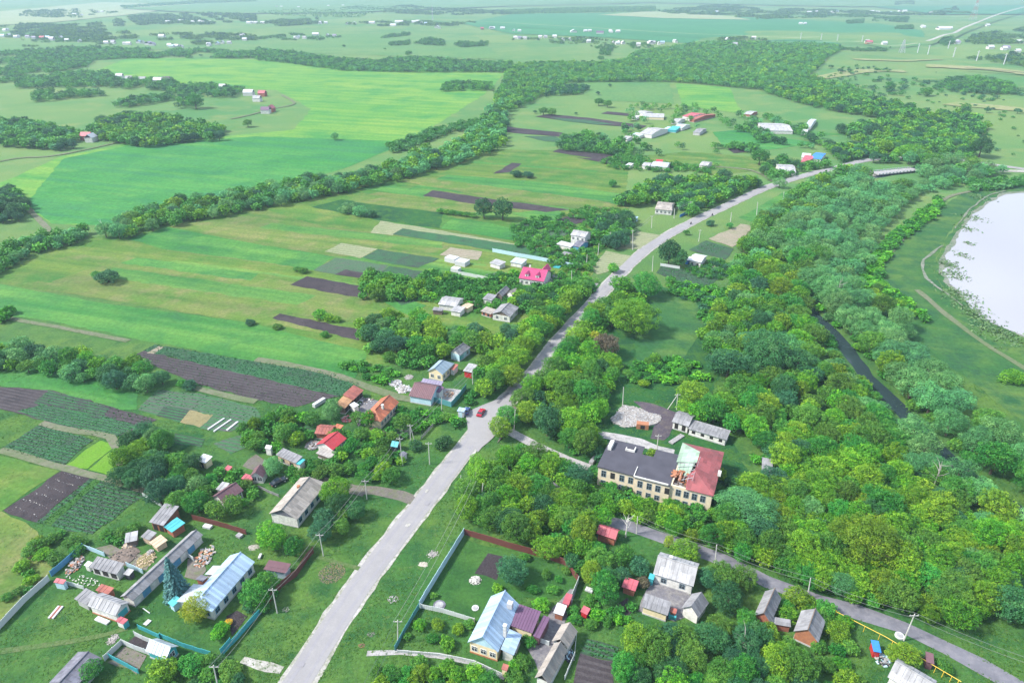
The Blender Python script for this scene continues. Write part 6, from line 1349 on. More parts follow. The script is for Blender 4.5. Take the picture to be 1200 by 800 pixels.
solo(408,244,10,*WI,'pale round willow clump in the middle plots, left part', 1.2); solo(422,247,10,*WI,'pale round willow clump in the middle plots, right part', 1.2); solo(436,250,7,*SD,'dark small bush at the right of the pale willow clump')
solo(567,243,11,*BD,'left of two dark round trees among the middle plots', 2.2); solo(589,244,12,*BD,'right of two dark round trees among the middle plots', 2.2)
for x in (516,523,531,539,547,554): solo(x, 247+(x-516)*.13, 5, *SG, region='in the short hedge left of the two dark trees')
solo(606,203,8,*SD,'left half of the lone dark bush among far plots', 1.0); solo(619,204,8,*SD,'right half of the lone dark bush among far plots', 1.0); solo(718,214,6,*SG,'lone dark bush left of the river grove', 1.5)
solo(355,316,7,*SG,'small bush above the soil plot', 1.0); solo(348,315,5,*SG,'tiny bush left of the small bush above the soil plot',1.0)
solo(375,367,10,*SM,'light green bush at the head of the lower soil plot, left part', 1.2); solo(385,371,8,*SM,'light green bush at the head of the lower soil plot, right part', 1.2); solo(395,373,6,*SM,'small light green bush right of the soil plot bushes')
solo(325,382,7,*SG,'low bush at the left end of the lower soil plot', .9); solo(293,377,7,*SD,'small dark bush on the lush strip edge', 1.0); solo(380,391,6,*SG,'small bush below the lower soil plot')
solo(180,422,0.1,*SG) if False else None
solo(222,450,9,*SD,'dark bush at the corner of the grey crop plot', 1.3); solo(213,448,7,*SG,'green bush beside the dark bush at the grey crop plot', 1.3)
solo(785,294,12,*PO,'tall narrow dark poplar beside the road by the white cottage', 2.6); solo(798,302,10,*PO,'shorter dark poplar right of the tall one by the white cottage', 2.2)
solo(832,261,6,*SD,'dark round bush on the verge beside the farther motorcycle', 1.1); solo(804,272,4,*SG,'thin bush on the verge beside the nearer motorcycle', 1.6); solo(855,264,5,*SG,'small bush on the verge by the bare plot', 1.4)
solo(719,313,8,*SM,'light bush on the lower hay plot by the road', 1.5); solo(764,302,0.1,*SG) if False else None
solo(1188,440,14,*SM,'round light green bush on the pond meadow at the right edge', 1.1)
solo(1000,205,0.1,*SG) if False else None
solo(1151,171,14,*('broadleaf_tree','leaf_dark'),'large round tree right of the two parked white huts beyond the bridge', 1.7)
solo(1020,635,38,*MA,'very large light green tree right above the lower lane', 1.5); solo(1113,690,29,*BG,'large dense green tree above the grassy corner at the lower right', 1.35)
solo(875,595,34,*WI,'huge rounded blue-green willow at the right end of the abandoned school', 1.25)
solo(812,461,20,*MA,'full light green tree behind the long white outbuilding', 1.5); solo(803,478,10,*MA,'smaller light green tree in front of the full one behind the outbuilding')
solo(898,412,34,*BD,'large dark green tree in the left wood above the school meadow', 1.4); solo(855,425,24,*BD,'dark broad tree left of the large dark one above the school meadow', 1.5); solo(935,425,22,*BD,'dark tree right of the large dark one beside the river', 1.5)
solo(642,492,20,*BD,'dark conical tree among the bright maples right of the junction', 2.0); solo(668,495,20,*('maple_tree','leaf_maple'),'large maple right of the dark conical tree', 1.7)
solo(600,440,16,*MA,'roadside maple nearest the junction on the left side', 1.7)
solo(758,362,0.1,*SG) if False else None
solo(740,370,28,*MA,'very broad bright maple on the right of the main road', 1.4); solo(757,332,18,*BG,'round green tree above the very broad maple', 1.6); solo(728,333,13,*MA,'bright maple at the road edge above the very broad one', 1.7)
solo(710,404,17,*('broadleaf_tree','leaf_brown'),'greyish brown sparse tree right of the roadside maples', 1.6)
solo(693,669,14,*WY,'bright yellow-green sapling tree beside the pale sheets', 2.2); solo(730,650,13,*BG,'green tree below the pink-red garage'); solo(803,645,18,*MA,'round yellow-green tree behind the white house with dark yard', 1.3); solo(784,634,6,*WY,'narrow yellow tree left of the round one behind the white house', 3)
solo(600,668,20,*BD,'large dark green tree inside the big fenced garden, right part', 1.5); solo(584,650,0.1,*SG) if False else None
solo(634,706,11,*SM,'round light green bush behind the dark purple annex', 1.2); solo(583,688,8,*SM,'lime green bush by the roof of the light blue gable house', 1.2)
for a in ((492,730,9),(513,731,9),(524,752,11),(507,747,8),(537,736,9),(550,730,7),(477,745,5),(508,697,5)): solo(*a, *(SM if a[2] > 8 else SG), region='in the fenced orchard by the main road')
solo(754,681,10,*('shrub','leaf_brown'),'reddish brown bush at the left end of the white house with dark yard', 1.3)
solo(1058,765,18,*MA,'yellow-green tree at the foot of the leaning pole', 1.4); solo(1107,780,11,*SG,'green bush right of the small maroon hut', 1.2)
solo(190,784,20,*SM,'large yellow-green bush clump below the turquoise summer house', 1.2); solo(222,778,16,*SG,'green bush clump right of the turquoise summer house', 1.2); solo(104,786,16,*BG,'green tree growing over the dark slate barn', 1.4); solo(268,785,15,*SG,'bush clump around the bottom left power pole', 1.0)
solo(1038,172,12,*MA,'bright round tree between the two road branches, left', 1.4); solo(1060,178,14,*MA,'bright round tree between the two road branches, middle', 1.3); solo(1076,176,12,*BG,'green round tree between the two road branches, right', 1.4)
solo(891,183,10,*('broadleaf_tree','leaf_green'),'tall tree with several white trunks left of the white house by the road bend', 1.9)
for a in ((640,672,7),(655,678,6),(625,690,8),(648,690,8),(664,668,6),(616,652,7)): solo(*a, *SG, region='in the big fenced garden')
# ---- river-side rows
RM = MAIN[7:11]
row('at the right edge of the main road', MAIN[6:11], -6.4, 6, mixx(MA,6,BG,3), (3.4,4.8), (1.5,1.9), k=.42, jit=.8)
row('at the left edge of the main road', RM, 7.2, 6.5, mixx(MA,6,BG,3), (3.4,4.8), (1.5,1.9), k=.42, jit=.8)
RR = RIVER[:16]
row('in the first willow row on the right river bank', RR, -7.5, 7, mixx(WI,8,BG,2,MA,.6), (4.8,6.8), (1.6,2.0), k=.42)
row('in the second willow row on the right river bank', RR, -15.5, 7.5, mixx(WI,9,BG,1), (4.6,6.6), (1.5,1.9), k=.44)
row('in the outer willow row on the right river bank', RR[6:], -25, 8.5, mixx(WI,9,BG,1), (4.2,6.0), (1.4,1.8), k=.5)
row('in the outer upstream willow row', RR[9:], -33, 8.5, mixx(WI,9,BG,1), (4.0,5.6), (1.3,1.7), k=.5)
row('in the last willow row before the meadow', RR[10:], -41, 9, mixx(WI,9,BG,1), (3.8,5.2), (1.2,1.6), k=.5)
row('in the low bushes along the river edge', RR, -5, 5.5, mixx(SW,4,SG,5,SM,1), (2.0,3.0), (1.1,1.4), k=.4)
row('on the left river bank', RR[7:], 9, 7, mixx(BG,5,WI,4,MA,2), (4.0,5.8), (1.6,2.1), k=.48)
row('on the left river bank downstream', RR[:4], 8, 6.5, mixx(BG,5,WI,4,MA,2), (4.0,5.8), (1.5,1.9), k=.44)
row('low along the left river bank', RR[3:8], 6.5, 5, mixx(SG,4,SW,3,SM,2), (2.4,3.4), (1.1,1.5), k=.42)
for xx in ((RR[10:], 2),): row('where the trees close over the river', xx[0], 0, 8, mixx(WI,5,BG,4), (4,5.4), (1.7,2.1))
# ---- groves, belts and woods (outlines given as picture points at crown height)
scat('in the roadside belt left of the main road', X(556,445, 565,415, 600,385, 640,362, 668,342, 690,338, 690,350, 665,382, 640,412, 612,440, 590,455, 565,458), mixx(MA,7,BG,2,BD,1), 6, (3.2,5.0))
scat('in the roadside belt right of the main road', X(608,468, 618,440, 650,415, 680,385, 708,350, 745,330, 778,372, 765,395, 730,410, 715,445, 705,480, 690,515, 655,528, 622,500), mixx(MA,6,BG,3,BD,1,WY,.5), 6.5, (3.0,5.2))
scat('in the dense maples below the junction', X(540,590, 535,560, 560,540, 600,530, 640,520, 660,545, 690,575, 715,590, 700,615, 690,640, 655,643, 600,627, 572,608), mixx(MA,7,BG,3,BD,1), 4.6, (2.2,4.0), k=.48)
scat('in the thicket before the school front', X(690,572, 740,585, 800,600, 850,622, 930,660, 940,680, 905,668, 850,640, 800,625, 740,605, 700,592), mixx(MA,5,BG,4,BD,.5), 4.0, (1.8,3.4), zc=3, k=.42)
scat('in the thicket left of the school', X(600,520, 640,530, 692,560, 690,575, 650,560, 600,545), mixx(BG,5,MA,3,BD,2), 4.5, (2.0,3.4), zc=3)
scat('in the forest above the lower lane', X(865,560, 905,540, 905,500, 940,470, 1000,490, 1060,540, 1120,580, 1215,640, 1215,725, 1130,715, 1075,715, 1000,700, 930,672, 860,640, 845,620), mixx(MA,9,BG,4,BD,1,WI,.4), 4.6, (2.0,4.4), k=.42)
scat('in the wood behind the long white outbuilding', X(815,482, 830,455, 880,450, 960,445, 1000,480, 960,510, 905,520, 880,510, 850,495), mixx(MA,5,BG,5,BD,2), 6, (2.8,4.8))
scat('in the wood on the left bank of the river', X(838,420, 825,385, 850,345, 862,310, 870,280, 905,245, 945,215, 985,200, 1010,203, 1000,225, 955,262, 925,292, 900,330, 915,362, 950,395, 985,430, 960,450, 880,455), mixx(MA,5,BG,4,BD,2,WI,3), 6.4, (2.8,5.4), k=.52)
scat('in the left bank wood close to the river', X(900,330, 925,300, 950,375, 1000,440, 1050,490, 1090,530, 1200,610, 1230,650, 1120,590, 1020,510, 960,430), mixx(WI,3,BG,5,MA,3), 7, (3.2,5.2), asp=(1.3,1.7))
scat('in the bush row along the dyke', X(1008,330, 1020,296, 1060,262, 1090,240, 1100,232, 1108,238, 1080,262, 1050,285, 1033,312, 1030,330, 1050,340, 1075,358, 1090,372, 1080,372, 1050,360, 1020,345), mixx(SM,6,SG,4), 4.6, (2.4,3.8), asp=(1.2,1.5), zc=2)
scat('along the shore by the upper pond', X(1130,212, 1200,206, 1290,205, 1290,214, 1200,216, 1140,222), mixx(SG,4,SW,3,BG,2), 6, (2.5,4.2), asp=(1.2,1.6), zc=2)
scat('in the scrub of the school meadow', X(730,430, 760,418, 810,420, 830,440, 800,448, 745,448), mixx(SG,5,SM,4), 4.5, (1.6,3.0), asp=(1.0,1.4), zc=1.5)
scat('in the scrub below the white cottage', X(780,325, 840,335, 870,350, 850,375, 830,385, 815,360, 785,340), mixx(SG,5,SM,4,SD,1), 5, (1.6,3.2), asp=(1.0,1.4), zc=1.5)
scat('in the undergrowth of the forest', X(690,510, 860,560, 900,520, 1000,500, 1200,650, 1215,730, 1100,720, 940,690, 850,640, 700,590, 600,640, 550,600, 600,545), mixx(SG,6,SD,2,SM,3), 5, (1.3,2.4), asp=(1.1,1.5), zc=1, k=.42, maxn=150)
scat('around the white cottage right of the road', X(800,312, 845,300, 865,318, 840,326, 812,322), mixx(SG,4,SD,2), 5, (1.2,2.4), asp=(1.1,1.5), zc=1.2)
# village gardens
scat('in the garden trees of the left village', X(135,530, 165,500, 190,505, 200,525, 235,540, 245,560, 240,585, 200,585, 170,570, 140,555), mixx(BD,4,BG,4,MA,1,WI,1), 5, (2.2,3.8))
scat('in the gardens left of the bright red roofed house', X(285,498, 330,480, 365,490, 370,505, 345,520, 300,528, 280,515), mixx(BG,4,SG,5,SM,2), 4.6, (1.6,3.2), zc=2)
scat('in the gardens below the orange tiled house', X(368,545, 395,505, 440,505, 470,525, 468,560, 440,570, 400,552, 380,560), mixx(BG,3,SG,6,SM,2,MA,1), 4, (1.4,2.8), asp=(1.2,1.7), zc=2)
scat('in the bushes right of the orange tiled house', X(455,490, 470,475, 520,480, 545,490, 530,498, 500,492, 490,505, 460,512), mixx(SG,6,SM,3,BG,1), 3.6, (1.0,2.2), asp=(1.1,1.5), zc=1.5)
scat('in the bushes by the maroon roofed house', X(230,590, 240,560, 270,545, 285,555, 300,580, 275,600, 250,605), mixx(SG,5,BG,3,SM,1), 4.5, (1.3,2.8), zc=1.5)
scat('behind the long shed with turquoise patch', X(330,530, 380,535, 395,555, 345,562), mixx(SG,5,BG,2), 4.2, (1.1,2.2), zc=1.5)
scat('beside the large grey slate house', X(362,620, 378,600, 395,580, 425,590, 415,605, 385,625), mixx(BD,3,BG,5,SG,2), 4.6, (2,3.4))
scat('on the rough slope left of the farmstead', X(30,640, 60,618, 100,628, 95,645, 60,665, 40,690, 12,720, 5,700), mixx(SG,6,SM,3), 6, (1.3,2.8), asp=(.9,1.3), zc=1)
scat('behind the boards near the brick barn', X(118,625, 150,612, 165,618, 150,634, 120,640), mixx(SG,6), 3.4, (1.2,2.2), asp=(.9,1.3), zc=1)
scat('in the corner below the farmstead gate', X(205,770, 250,772, 290,800, 150,815, 165,792), mixx(SG,5,SD,3), 4, (1.3,2.4), asp=(1.0,1.3), zc=1.2)
scat('in the big fenced garden', X(606,650, 640,656, 668,670, 668,690, 640,690, 610,690, 590,680), mixx(SG,6,BG,2), 5, (1.2,2.4), zc=1.5)
scat('around the pink-red garage', X(660,655, 700,630, 712,645, 740,640, 755,660, 750,675, 728,672, 715,690, 690,680, 700,660), mixx(BG,6,BD,4,SG,2), 4.6, (2.0,3.6))
scat('right of the white house with dark yard', X(815,672, 850,660, 885,672, 885,705, 875,735, 850,745, 820,715, 822,690), mixx(BD,6,BG,4), 5.2, (2.4,4.0))
scat('in the wild garden at the bottom middle', X(728,745, 755,728, 790,735, 850,745, 890,720, 900,745, 935,755, 960,780, 960,815, 720,815), mixx(BD,5,BG,4,MA,2), 5.2, (2.2,3.8))
scat('in the shrubs round the brick ended barns', X(905,700, 935,695, 985,705, 1000,740, 990,780, 1030,815, 930,815, 895,740), mixx(SG,6,SM,4,BG,2), 4, (1.6,2.8), asp=(1.1,1.5), zc=1.8)
scat('in the garden by the red box hut', X(668,706, 690,700, 710,715, 740,705, 748,722, 700,735, 672,730), mixx(SG,6,SM,2), 4, (1.0,2.0), asp=(1.0,1.4), zc=1.2)
scat('behind the light blue gable house annex', X(600,740, 622,742, 618,775, 600,800, 590,800), mixx(SG,5,SM,4), 3.6, (1.4,2.4), asp=(1.1,1.4), zc=1.5)
scat('in the garden at the bottom edge', X(440,785, 480,772, 560,785, 590,805, 560,830, 440,830), mixx(SG,5,SM,4,BG,1), 4.2, (1.4,2.6), asp=(1.1,1.5), zc=1.5)
scat('on the verge below the teal fence', X(545,462, 560,456, 552,470, 546,472), mixx(SG,6), 4, (1.2,2.0), asp=(1.0,1.3), zc=1)
scat('in the tree belt below the cluttered farmyard', X(420,395, 415,375, 450,366, 500,368, 505,375, 560,385, 600,380, 640,372, 640,395, 600,405, 555,410, 500,412, 470,402, 440,408), mixx(MA,6,BG,4,BD,2,WI,1), 6, (2.8,4.8))
scat('in the belt left of the farm greenhouses', X(420,330, 430,315, 470,320, 492,330, 488,342, 450,342, 425,345), mixx(MA,4,BG,4,SG,2), 5, (2.4,4.2))
scat('in the gardens around the farm greenhouses', X(490,330, 500,315, 530,322, 560,330, 600,320, 600,345, 565,350, 520,345, 495,345), mixx(BG,3,SG,6,MA,2), 6.4, (1.6,3.0), zc=2)
scat('in the trees under the magenta roofed house', X(592,350, 612,333, 650,340, 690,322, 690,345, 660,370, 640,372, 610,358), mixx(BG,4,MA,5,BD,1), 7.5, (2.4,4.2))
scat('by the light trees right of the upper belt', X(395,425, 420,420, 470,435, 455,445, 420,440), mixx(SG,5,SM,4), 5, (1.4,2.6), asp=(1.0,1.4), zc=1.5)
scat('behind the blue-grey hipped house', X(455,420, 480,410, 530,405, 520,425, 480,430), mixx(SG,5,BG,3), 4.5, (1.6,3.0), zc=1.5)
scat('in the orchards round the magenta roofed house', X(560,325, 600,318, 690,318, 700,330, 690,345, 600,365, 560,350), mixx(SG,6,BG,3,SM,2), 4.6, (1.2,2.6), asp=(1.2,1.7), zc=1.5)
scat('in the rough gardens among the greenhouses', X(440,335, 500,322, 560,338, 600,350, 590,372, 520,352, 470,350), mixx(SG,6,BG,3,SM,2), 4.4, (1.2,2.6), asp=(1.2,1.7), zc=1.5)
scat('in the gardens left of the tall white house', X(600,262, 640,250, 680,262, 695,250, 700,270, 680,285, 650,290, 640,300, 605,285), mixx(SG,8,BG,2), 7.5, (1.4,3.0), asp=(1.1,1.6), zc=2)
scat('in the trees round the tall white house', X(640,300, 690,280, 706,282, 700,300, 692,315, 668,318, 645,310), mixx(SG,7,BG,2,MA,2), 6.4, (1.5,2.8), asp=(1.2,1.7), zc=2)
scat('in the dark group above the hay plot', X(695,265, 705,252, 735,248, 742,258, 735,280, 715,285, 700,280), mixx(BD,7,BG,2), 6, (3.2,5.0))
scat('beside the hut behind the hay plots', X(650,250, 690,240, 740,246, 735,252, 700,256), mixx(SG,7,BG,1), 8, (1.6,3.0), asp=(1.1,1.5), zc=2)
scat('in the river grove by the long white house', X(720,235, 738,222, 760,210, 800,205, 860,207, 905,210, 925,208, 905,218, 870,226, 845,240, 820,247, 800,245, 775,230, 750,235), mixx(BG,5,BD,3,MA,3,WI,1), 7, (3.2,5.4))
# middle village
scat('in the middle village gardens', X(655,165, 700,160, 720,150, 740,135, 730,122, 765,118, 800,120, 830,125, 850,130, 900,138, 880,150, 850,160, 890,172, 880,180, 820,172, 780,178, 740,178, 700,174), mixx(BG,6,BD,3,WI,2,MA,1), 10, (2.8,4.8), maxn=100)
scat('round the village hollow', X(700,188, 740,178, 770,190, 840,192, 830,202, 760,198, 720,196), mixx(SG,7,BG,2), 9, (2.0,3.4), asp=(1.1,1.6), zc=2)
scat('in the hedge beyond the middle village', X(830,162, 880,168, 890,172, 880,176, 830,170), mixx(SG,5,BG,3), 6, (2.6,4.2), zc=2)
scat('round the long white roofed building', X(880,135, 900,132, 935,148, 945,140, 975,145, 975,160, 950,170, 920,165, 890,162, 880,150), mixx(BG,5,BD,3,WI,1), 8, (3.0,5.0))
scat('round the vivid blue roofed house', X(890,195, 920,180, 935,190, 960,185, 990,192, 960,197, 930,204, 900,205), mixx(BG,5,BD,3,SG,3), 7, (2.6,4.4))
scat('in the big grove below the upper road', X(968,170, 985,150, 1010,142, 1040,138, 1075,135, 1120,140, 1150,150, 1140,180, 1100,186, 1065,186, 1010,185, 985,185), mixx(BG,5,BD,4,MA,2), 8, (3.4,5.6))
# field bushes and belts on the left
BELT = [(-20,322),(0,312),(25,298),(50,290),(75,284),(95,276),(98,268),(60,272),(30,280),(0,292),(-20,300)]
scat('in the lower left tree line', BELT, mixx(BG,5,SW,3,WI,2,SM,1), 7, (2.8,4.6), zc=3)
scat('in the long diagonal tree line', X(120,270, 150,250, 200,236, 260,228, 320,215, 400,204, 450,195, 490,178, 520,172, 545,160, 560,142, 575,125, 590,120, 592,140, 590,165, 560,180, 520,192, 460,208, 400,220, 320,236, 260,246, 200,258, 130,276), mixx(BG,5,WI,6,MA,3,BD,1), 8, (3.6,6.0))
scat('in the bush strip beside the wheat field', X(455,170, 480,160, 520,148, 560,140, 560,146, 520,156, 480,172, 460,176), mixx(SG,5,SW,3), 8, (3,4.4), zc=2.5)
scat('at the left picture edge by the farm track', X(-20,250, 0,218, 25,225, 30,238, 22,252, 0,254), mixx(BD,6,BG,2), 7, (3.4,5.6))
scat('in the left tree row above the crop plots', X(-20,425, 0,400, 40,404, 100,412, 150,418, 175,432, 195,440, 210,448, 190,455, 150,448, 100,438, 40,428, 0,424), mixx(WI,4,BG,4,MA,2,BD,2), 6, (2.8,4.6))
scat('along the left track', X(-10,365, 12,362, 12,372, -10,376), mixx(SM,5), 5, (2,3), zc=2)
scat('in the orchard copse left of the wheat', X(0,166, 0,142, 30,140, 60,148, 95,155, 92,168, 60,172, 30,168), mixx(BG,6,BD,2,WI,1), 9, (3.8,6.0))
scat('in the round wood left of the wheat field', X(105,155, 115,142, 150,133, 200,135, 220,142, 262,148, 262,160, 220,162, 170,168, 150,166, 110,158), mixx(BG,5,MA,4,BD,3), 9, (3.8,6.4))
for nm, pp in {'in the hedge block of the far left field, upper': X(20,98, 60,88, 95,84, 122,84, 140,92, 110,100, 60,100, 20,102), 'in the hedge block of the far left field, lower': X(56,116, 80,106, 118,105, 120,110, 80,113),
   'in the long hedge beside the hamlet': X(130,122, 150,116, 200,110, 204,114, 150,124), 'in the trees round the hamlet': X(120,92, 150,93, 200,92, 210,100, 240,98, 285,104, 270,112, 230,112, 205,108, 190,104, 150,102, 120,100),
   'around the lone pale tree of the hamlet': X(208,125, 212,110, 228,110, 230,122), 'in the small copse of the far left slope': X(40,118, 40,108, 62,106, 62,112)}.items():
    scat(nm, pp, mixx(BG,5,BD,4,WI,1), 9, (3.4,5.4), zc=3)
scat('in the far tree line behind the wheat field', X(-20,72, 0,60, 60,58, 100,54, 160,56, 220,56, 300,60, 300,66, 240,66, 150,66, 110,68, 100,76, 60,82, 30,92, 0,94, -20,96), mixx(BG,6,BD,4,WI,1), 9.5, (3.4,5.4), asp=(1.3,1.8), zc=4, clump=-.75)
scat('in the far wood line under the slope', X(300,56, 340,60, 400,68, 440,70, 480,66, 520,68, 570,72, 600,72, 600,82, 540,82, 470,82, 400,80, 340,72, 300,68), mixx(BG,6,BD,4,WI,1), 9.5, (3.4,5.4), asp=(1.3,1.8), zc=4)
scat('in the big forest beyond the middle village', X(585,130, 580,112, 590,96, 595,78, 620,72, 660,72, 700,72, 735,68, 745,60, 775,55, 810,50, 870,49, 940,50, 988,54, 965,70, 940,90, 990,98, 1010,104, 960,106, 900,102, 840,96, 790,92, 720,92, 665,93, 655,98, 640,105, 620,116), mixx(BG,7,BD,2,MA,2,WI,1), 9, (3.6,5.8), asp=(1.4,1.9), zc=5)
scat('in the tree belt along the river beyond the village', X(900,96, 940,88, 1000,100, 1040,118, 1090,132, 1130,130, 1160,146, 1140,160, 1080,142, 1020,132, 960,122, 900,105), mixx(BG,6,MA,3,BD,3), 9, (4.0,6.4), zc=5)
scat('on the shrubby slope of the far river bank', X(990,110, 1000,100, 1040,88, 1100,96, 1110,112, 1060,116, 1020,116), mixx(SD,5,SG,5), 9, (3,5), asp=(1,1.3), zc=2, maxn=60)
scat('in the gully right of the big forest', X(965,90, 985,78, 1030,74, 1060,80, 1020,90, 985,98), mixx(SD,5,SG,5), 14, (2.6,4.4), asp=(.9,1.2), zc=2, maxn=40, clump=-.2)
scat('on the far right hillside', X(1060,120, 1100,110, 1215,112, 1215,190, 1165,190, 1150,150), mixx(SD,4,SG,6), 22, (1.6,3.0), asp=(.9,1.2), zc=1, maxn=36)
scat('at the foot of the gully slope', X(1100,100, 1140,98, 1215,112, 1215,122, 1150,116), mixx(SD,6,SG,4), 9, (3,5), asp=(.8,1.1), zc=1.5, maxn=50, clump=-.3)
scat('in the gully bushes on the far right slope', X(1095,102, 1110,92, 1140,88, 1180,95, 1195,108, 1160,108, 1130,106), mixx(BD,5,BG,5), 10, (4,6), asp=(1,1.4), zc=3)
scat('in the bush clump at the wheat end', X(515,105, 530,96, 575,98, 578,104, 545,104), mixx(BG,4,BD,3), 10, (4,5.5), zc=3)
scat('in the bush clump right of the diagonal tree line', X(628,105, 640,98, 690,102, 680,108, 640,110), mixx(SD,5,BG,3), 9, (3.5,5), zc=3)
for k, (x, y, r_) in enumerate([(44,109,4),(58,106,5),(228,118,11),(290,144,6),(683,103,3),(701,109,3),(640,113,2),(715,100,2.5),(702,119,6),(712,121,6),(627,131,2.5),(675,133,2),(637,130,6),(647,131,6),(702,157,3),(588,128,8),(1186,62,4),(1044,101,6),(1087,107,7),(1132,125,5),(1157,129,4),(1193,130,4),(1097,85,0.8),(974,78,3),(985,83,4),(558,75,1.5),(403,54,2),(235,65,2),(560,52,2),(1006,148,0.1)]):
    if r_ > .5: solo(x, y, r_, *(BG if r_ > 4 else SD), region='scattered over the far fields', asp=1.5)
for c in (X(660,168, 690,160, 700,164, 695,172, 665,172), X(625,180, 645,176, 645,182, 625,183), X(612,152, 640,150, 660,166, 640,172)):
    pass
scat('in the grove left of the steep white house', X(652,172, 660,160, 690,155, 705,165, 740,170, 740,180, 700,176, 670,174), mixx(BG,5,BD,3), 7, (3,5), zc=3)
# far woods, hedges and wind-breaks: masses that nobody could count
FARW = [
 ('far_wood', X(100,28, 130,22, 180,16, 260,15, 300,17, 300,26, 240,28, 200,27, 130,30, 100,32), 14, (5,8)),
 ('far_wood', X(0,30, 20,26, 60,28, 100,30, 130,34, 170,40, 170,46, 100,44, 50,42, 0,40), 13, (4.5,7.5)),
 ('far_wood', X(150,42, 200,38, 260,38, 300,40, 300,46, 240,45, 180,46), 14, (4.5,7)),
 ('far_wood', X(12,28, 60,30, 100,26, 70,32, 20,34), 14, (4,6)),
 ('far_wood', X(300,27, 330,22, 370,20, 380,26, 330,30), 13, (5,7)), ('far_wood', X(400,26, 480,24, 560,25, 552,29, 480,29, 420,30), 14, (4.5,7)),
 ('far_wood', X(450,10, 465,7, 480,6, 500,9, 560,11, 600,13, 600,16, 540,17, 480,16, 450,14), 16, (5,8)),
 ('wind_break', X(560,13, 600,11, 660,9, 768,7, 768,13, 700,14, 640,15, 600,16), 10, (4.5,6.5)),
 ('far_wood', X(770,12, 810,8, 850,5, 875,8, 890,10, 860,14, 880,16, 840,17, 790,16), 12, (5,8)),
 ('far_wood', X(860,20, 880,12, 940,10, 1000,12, 1040,14, 1080,16, 1100,12, 1120,8, 1125,13, 1140,15, 1100,17, 1000,17, 940,18, 880,23), 13, (5,8)),
 ('far_wood', X(1048,6, 1050,1, 1070,1, 1072,6), 12, (5,8)), ('far_wood', X(1130,48, 1140,40, 1180,36, 1215,28, 1215,50, 1170,50, 1140,50), 12, (5,7.5)),
 ('far_wood', X(1132,66, 1160,62, 1215,60, 1215,76, 1180,75, 1140,68), 12, (4.5,7)), ('hedge', X(1025,20, 1065,20, 1063,25, 1022,24), 10, (5,7)), ('hedge', X(992,24, 1012,22, 1012,26, 992,27), 10, (4,6)),
 ('hedge', X(1048,30, 1070,29, 1070,33, 1050,33), 10, (4,6)), ('hedge', X(995,56, 1040,55, 1060,50, 1040,58, 1000,58), 9, (3,5)), ('hedge', X(935,54, 960,52, 1000,56, 960,58), 12, (3,5)),
 ('hedge', X(445,44, 480,40, 482,36, 455,40), 12, (4,6)), ('hedge', X(450,50, 480,46, 480,51, 455,52), 11, (4,6)), ('hedge', X(485,50, 500,44, 520,46, 520,52), 11, (5,7)), ('hedge', X(530,50, 545,46, 572,48, 570,52, 540,54), 11, (4.5,6)),
 ('hedge', X(470,58, 478,54, 486,58, 478,63), 10, (3,5)), ('hedge', X(440,60, 450,55, 455,60), 9, (3,5)), ('hedge', X(700,68, 705,56, 718,54, 715,62, 706,68), 10, (4,6)),
 ('far_wood', X(0,38, 20,36, 60,38, 130,40, 130,52, 60,44, 0,44), 16, (4,6)), ('far_wood', X(170,48, 210,46, 240,46, 260,50, 230,53, 180,52), 16, (4,6)), ('hedge', X(690,52, 760,48, 790,50, 760,55, 700,55), 16, (3,5)),
 ('far_wood', X(600,44, 680,42, 720,44, 720,50, 640,50, 600,48), 18, (3,5)), ('far_wood', X(840,44, 870,42, 900,44, 890,54, 850,54), 13, (4,6)), ('wind_break', X(140,7, 230,1, 300,0, 300,2, 230,4, 145,9), 16, (5,8)),
  ('hedge', X(30,48, 60,40, 110,40, 120,46, 70,48), 16, (4,6)), ('far_wood', X(40,42, 0,52, 60,52, 120,56, 60,58, 0,60), 22, (4,6)),
 ('hedge', X(300,44, 340,38, 400,42, 380,46, 320,46), 15, (3.5,5.5)), ('far_wood', X(30,12, 90,10, 140,14, 100,20, 60,20, 20,18), 26, (4,7)), ('hedge', X(1100,48, 1115,42, 1118,50, 1108,52), 8, (5,7)),
 ('hedge', X(905,17, 990,15, 1040,16, 1040,19, 960,20, 905,21), 20, (4,6)), ('hedge', X(380,12, 420,6, 470,8, 440,12), 24, (4,6)), ('wind_break', X(300,14, 350,10, 440,14, 420,20, 330,18), 26, (4,7))]
STUFF = {}
for nm, pp, sp, rr_ in FARW:
    n0 = len(TR); scat(nm, pp, mixx(BG,6,BD,3), sp*(1.9 if nm == 'wind_break' else 1.05), (rr_[0]*.78, rr_[1]*.78), asp=(1.2,1.7), zc=4, avoid=False, tries=5, clump=(-1.2 if nm == 'wind_break' else -.3 if nm == 'hedge' else .3))
    for t in TR[n0:]: STUFF.setdefault((nm, t['leaf']), []).append(t)
    del TR[n0:]

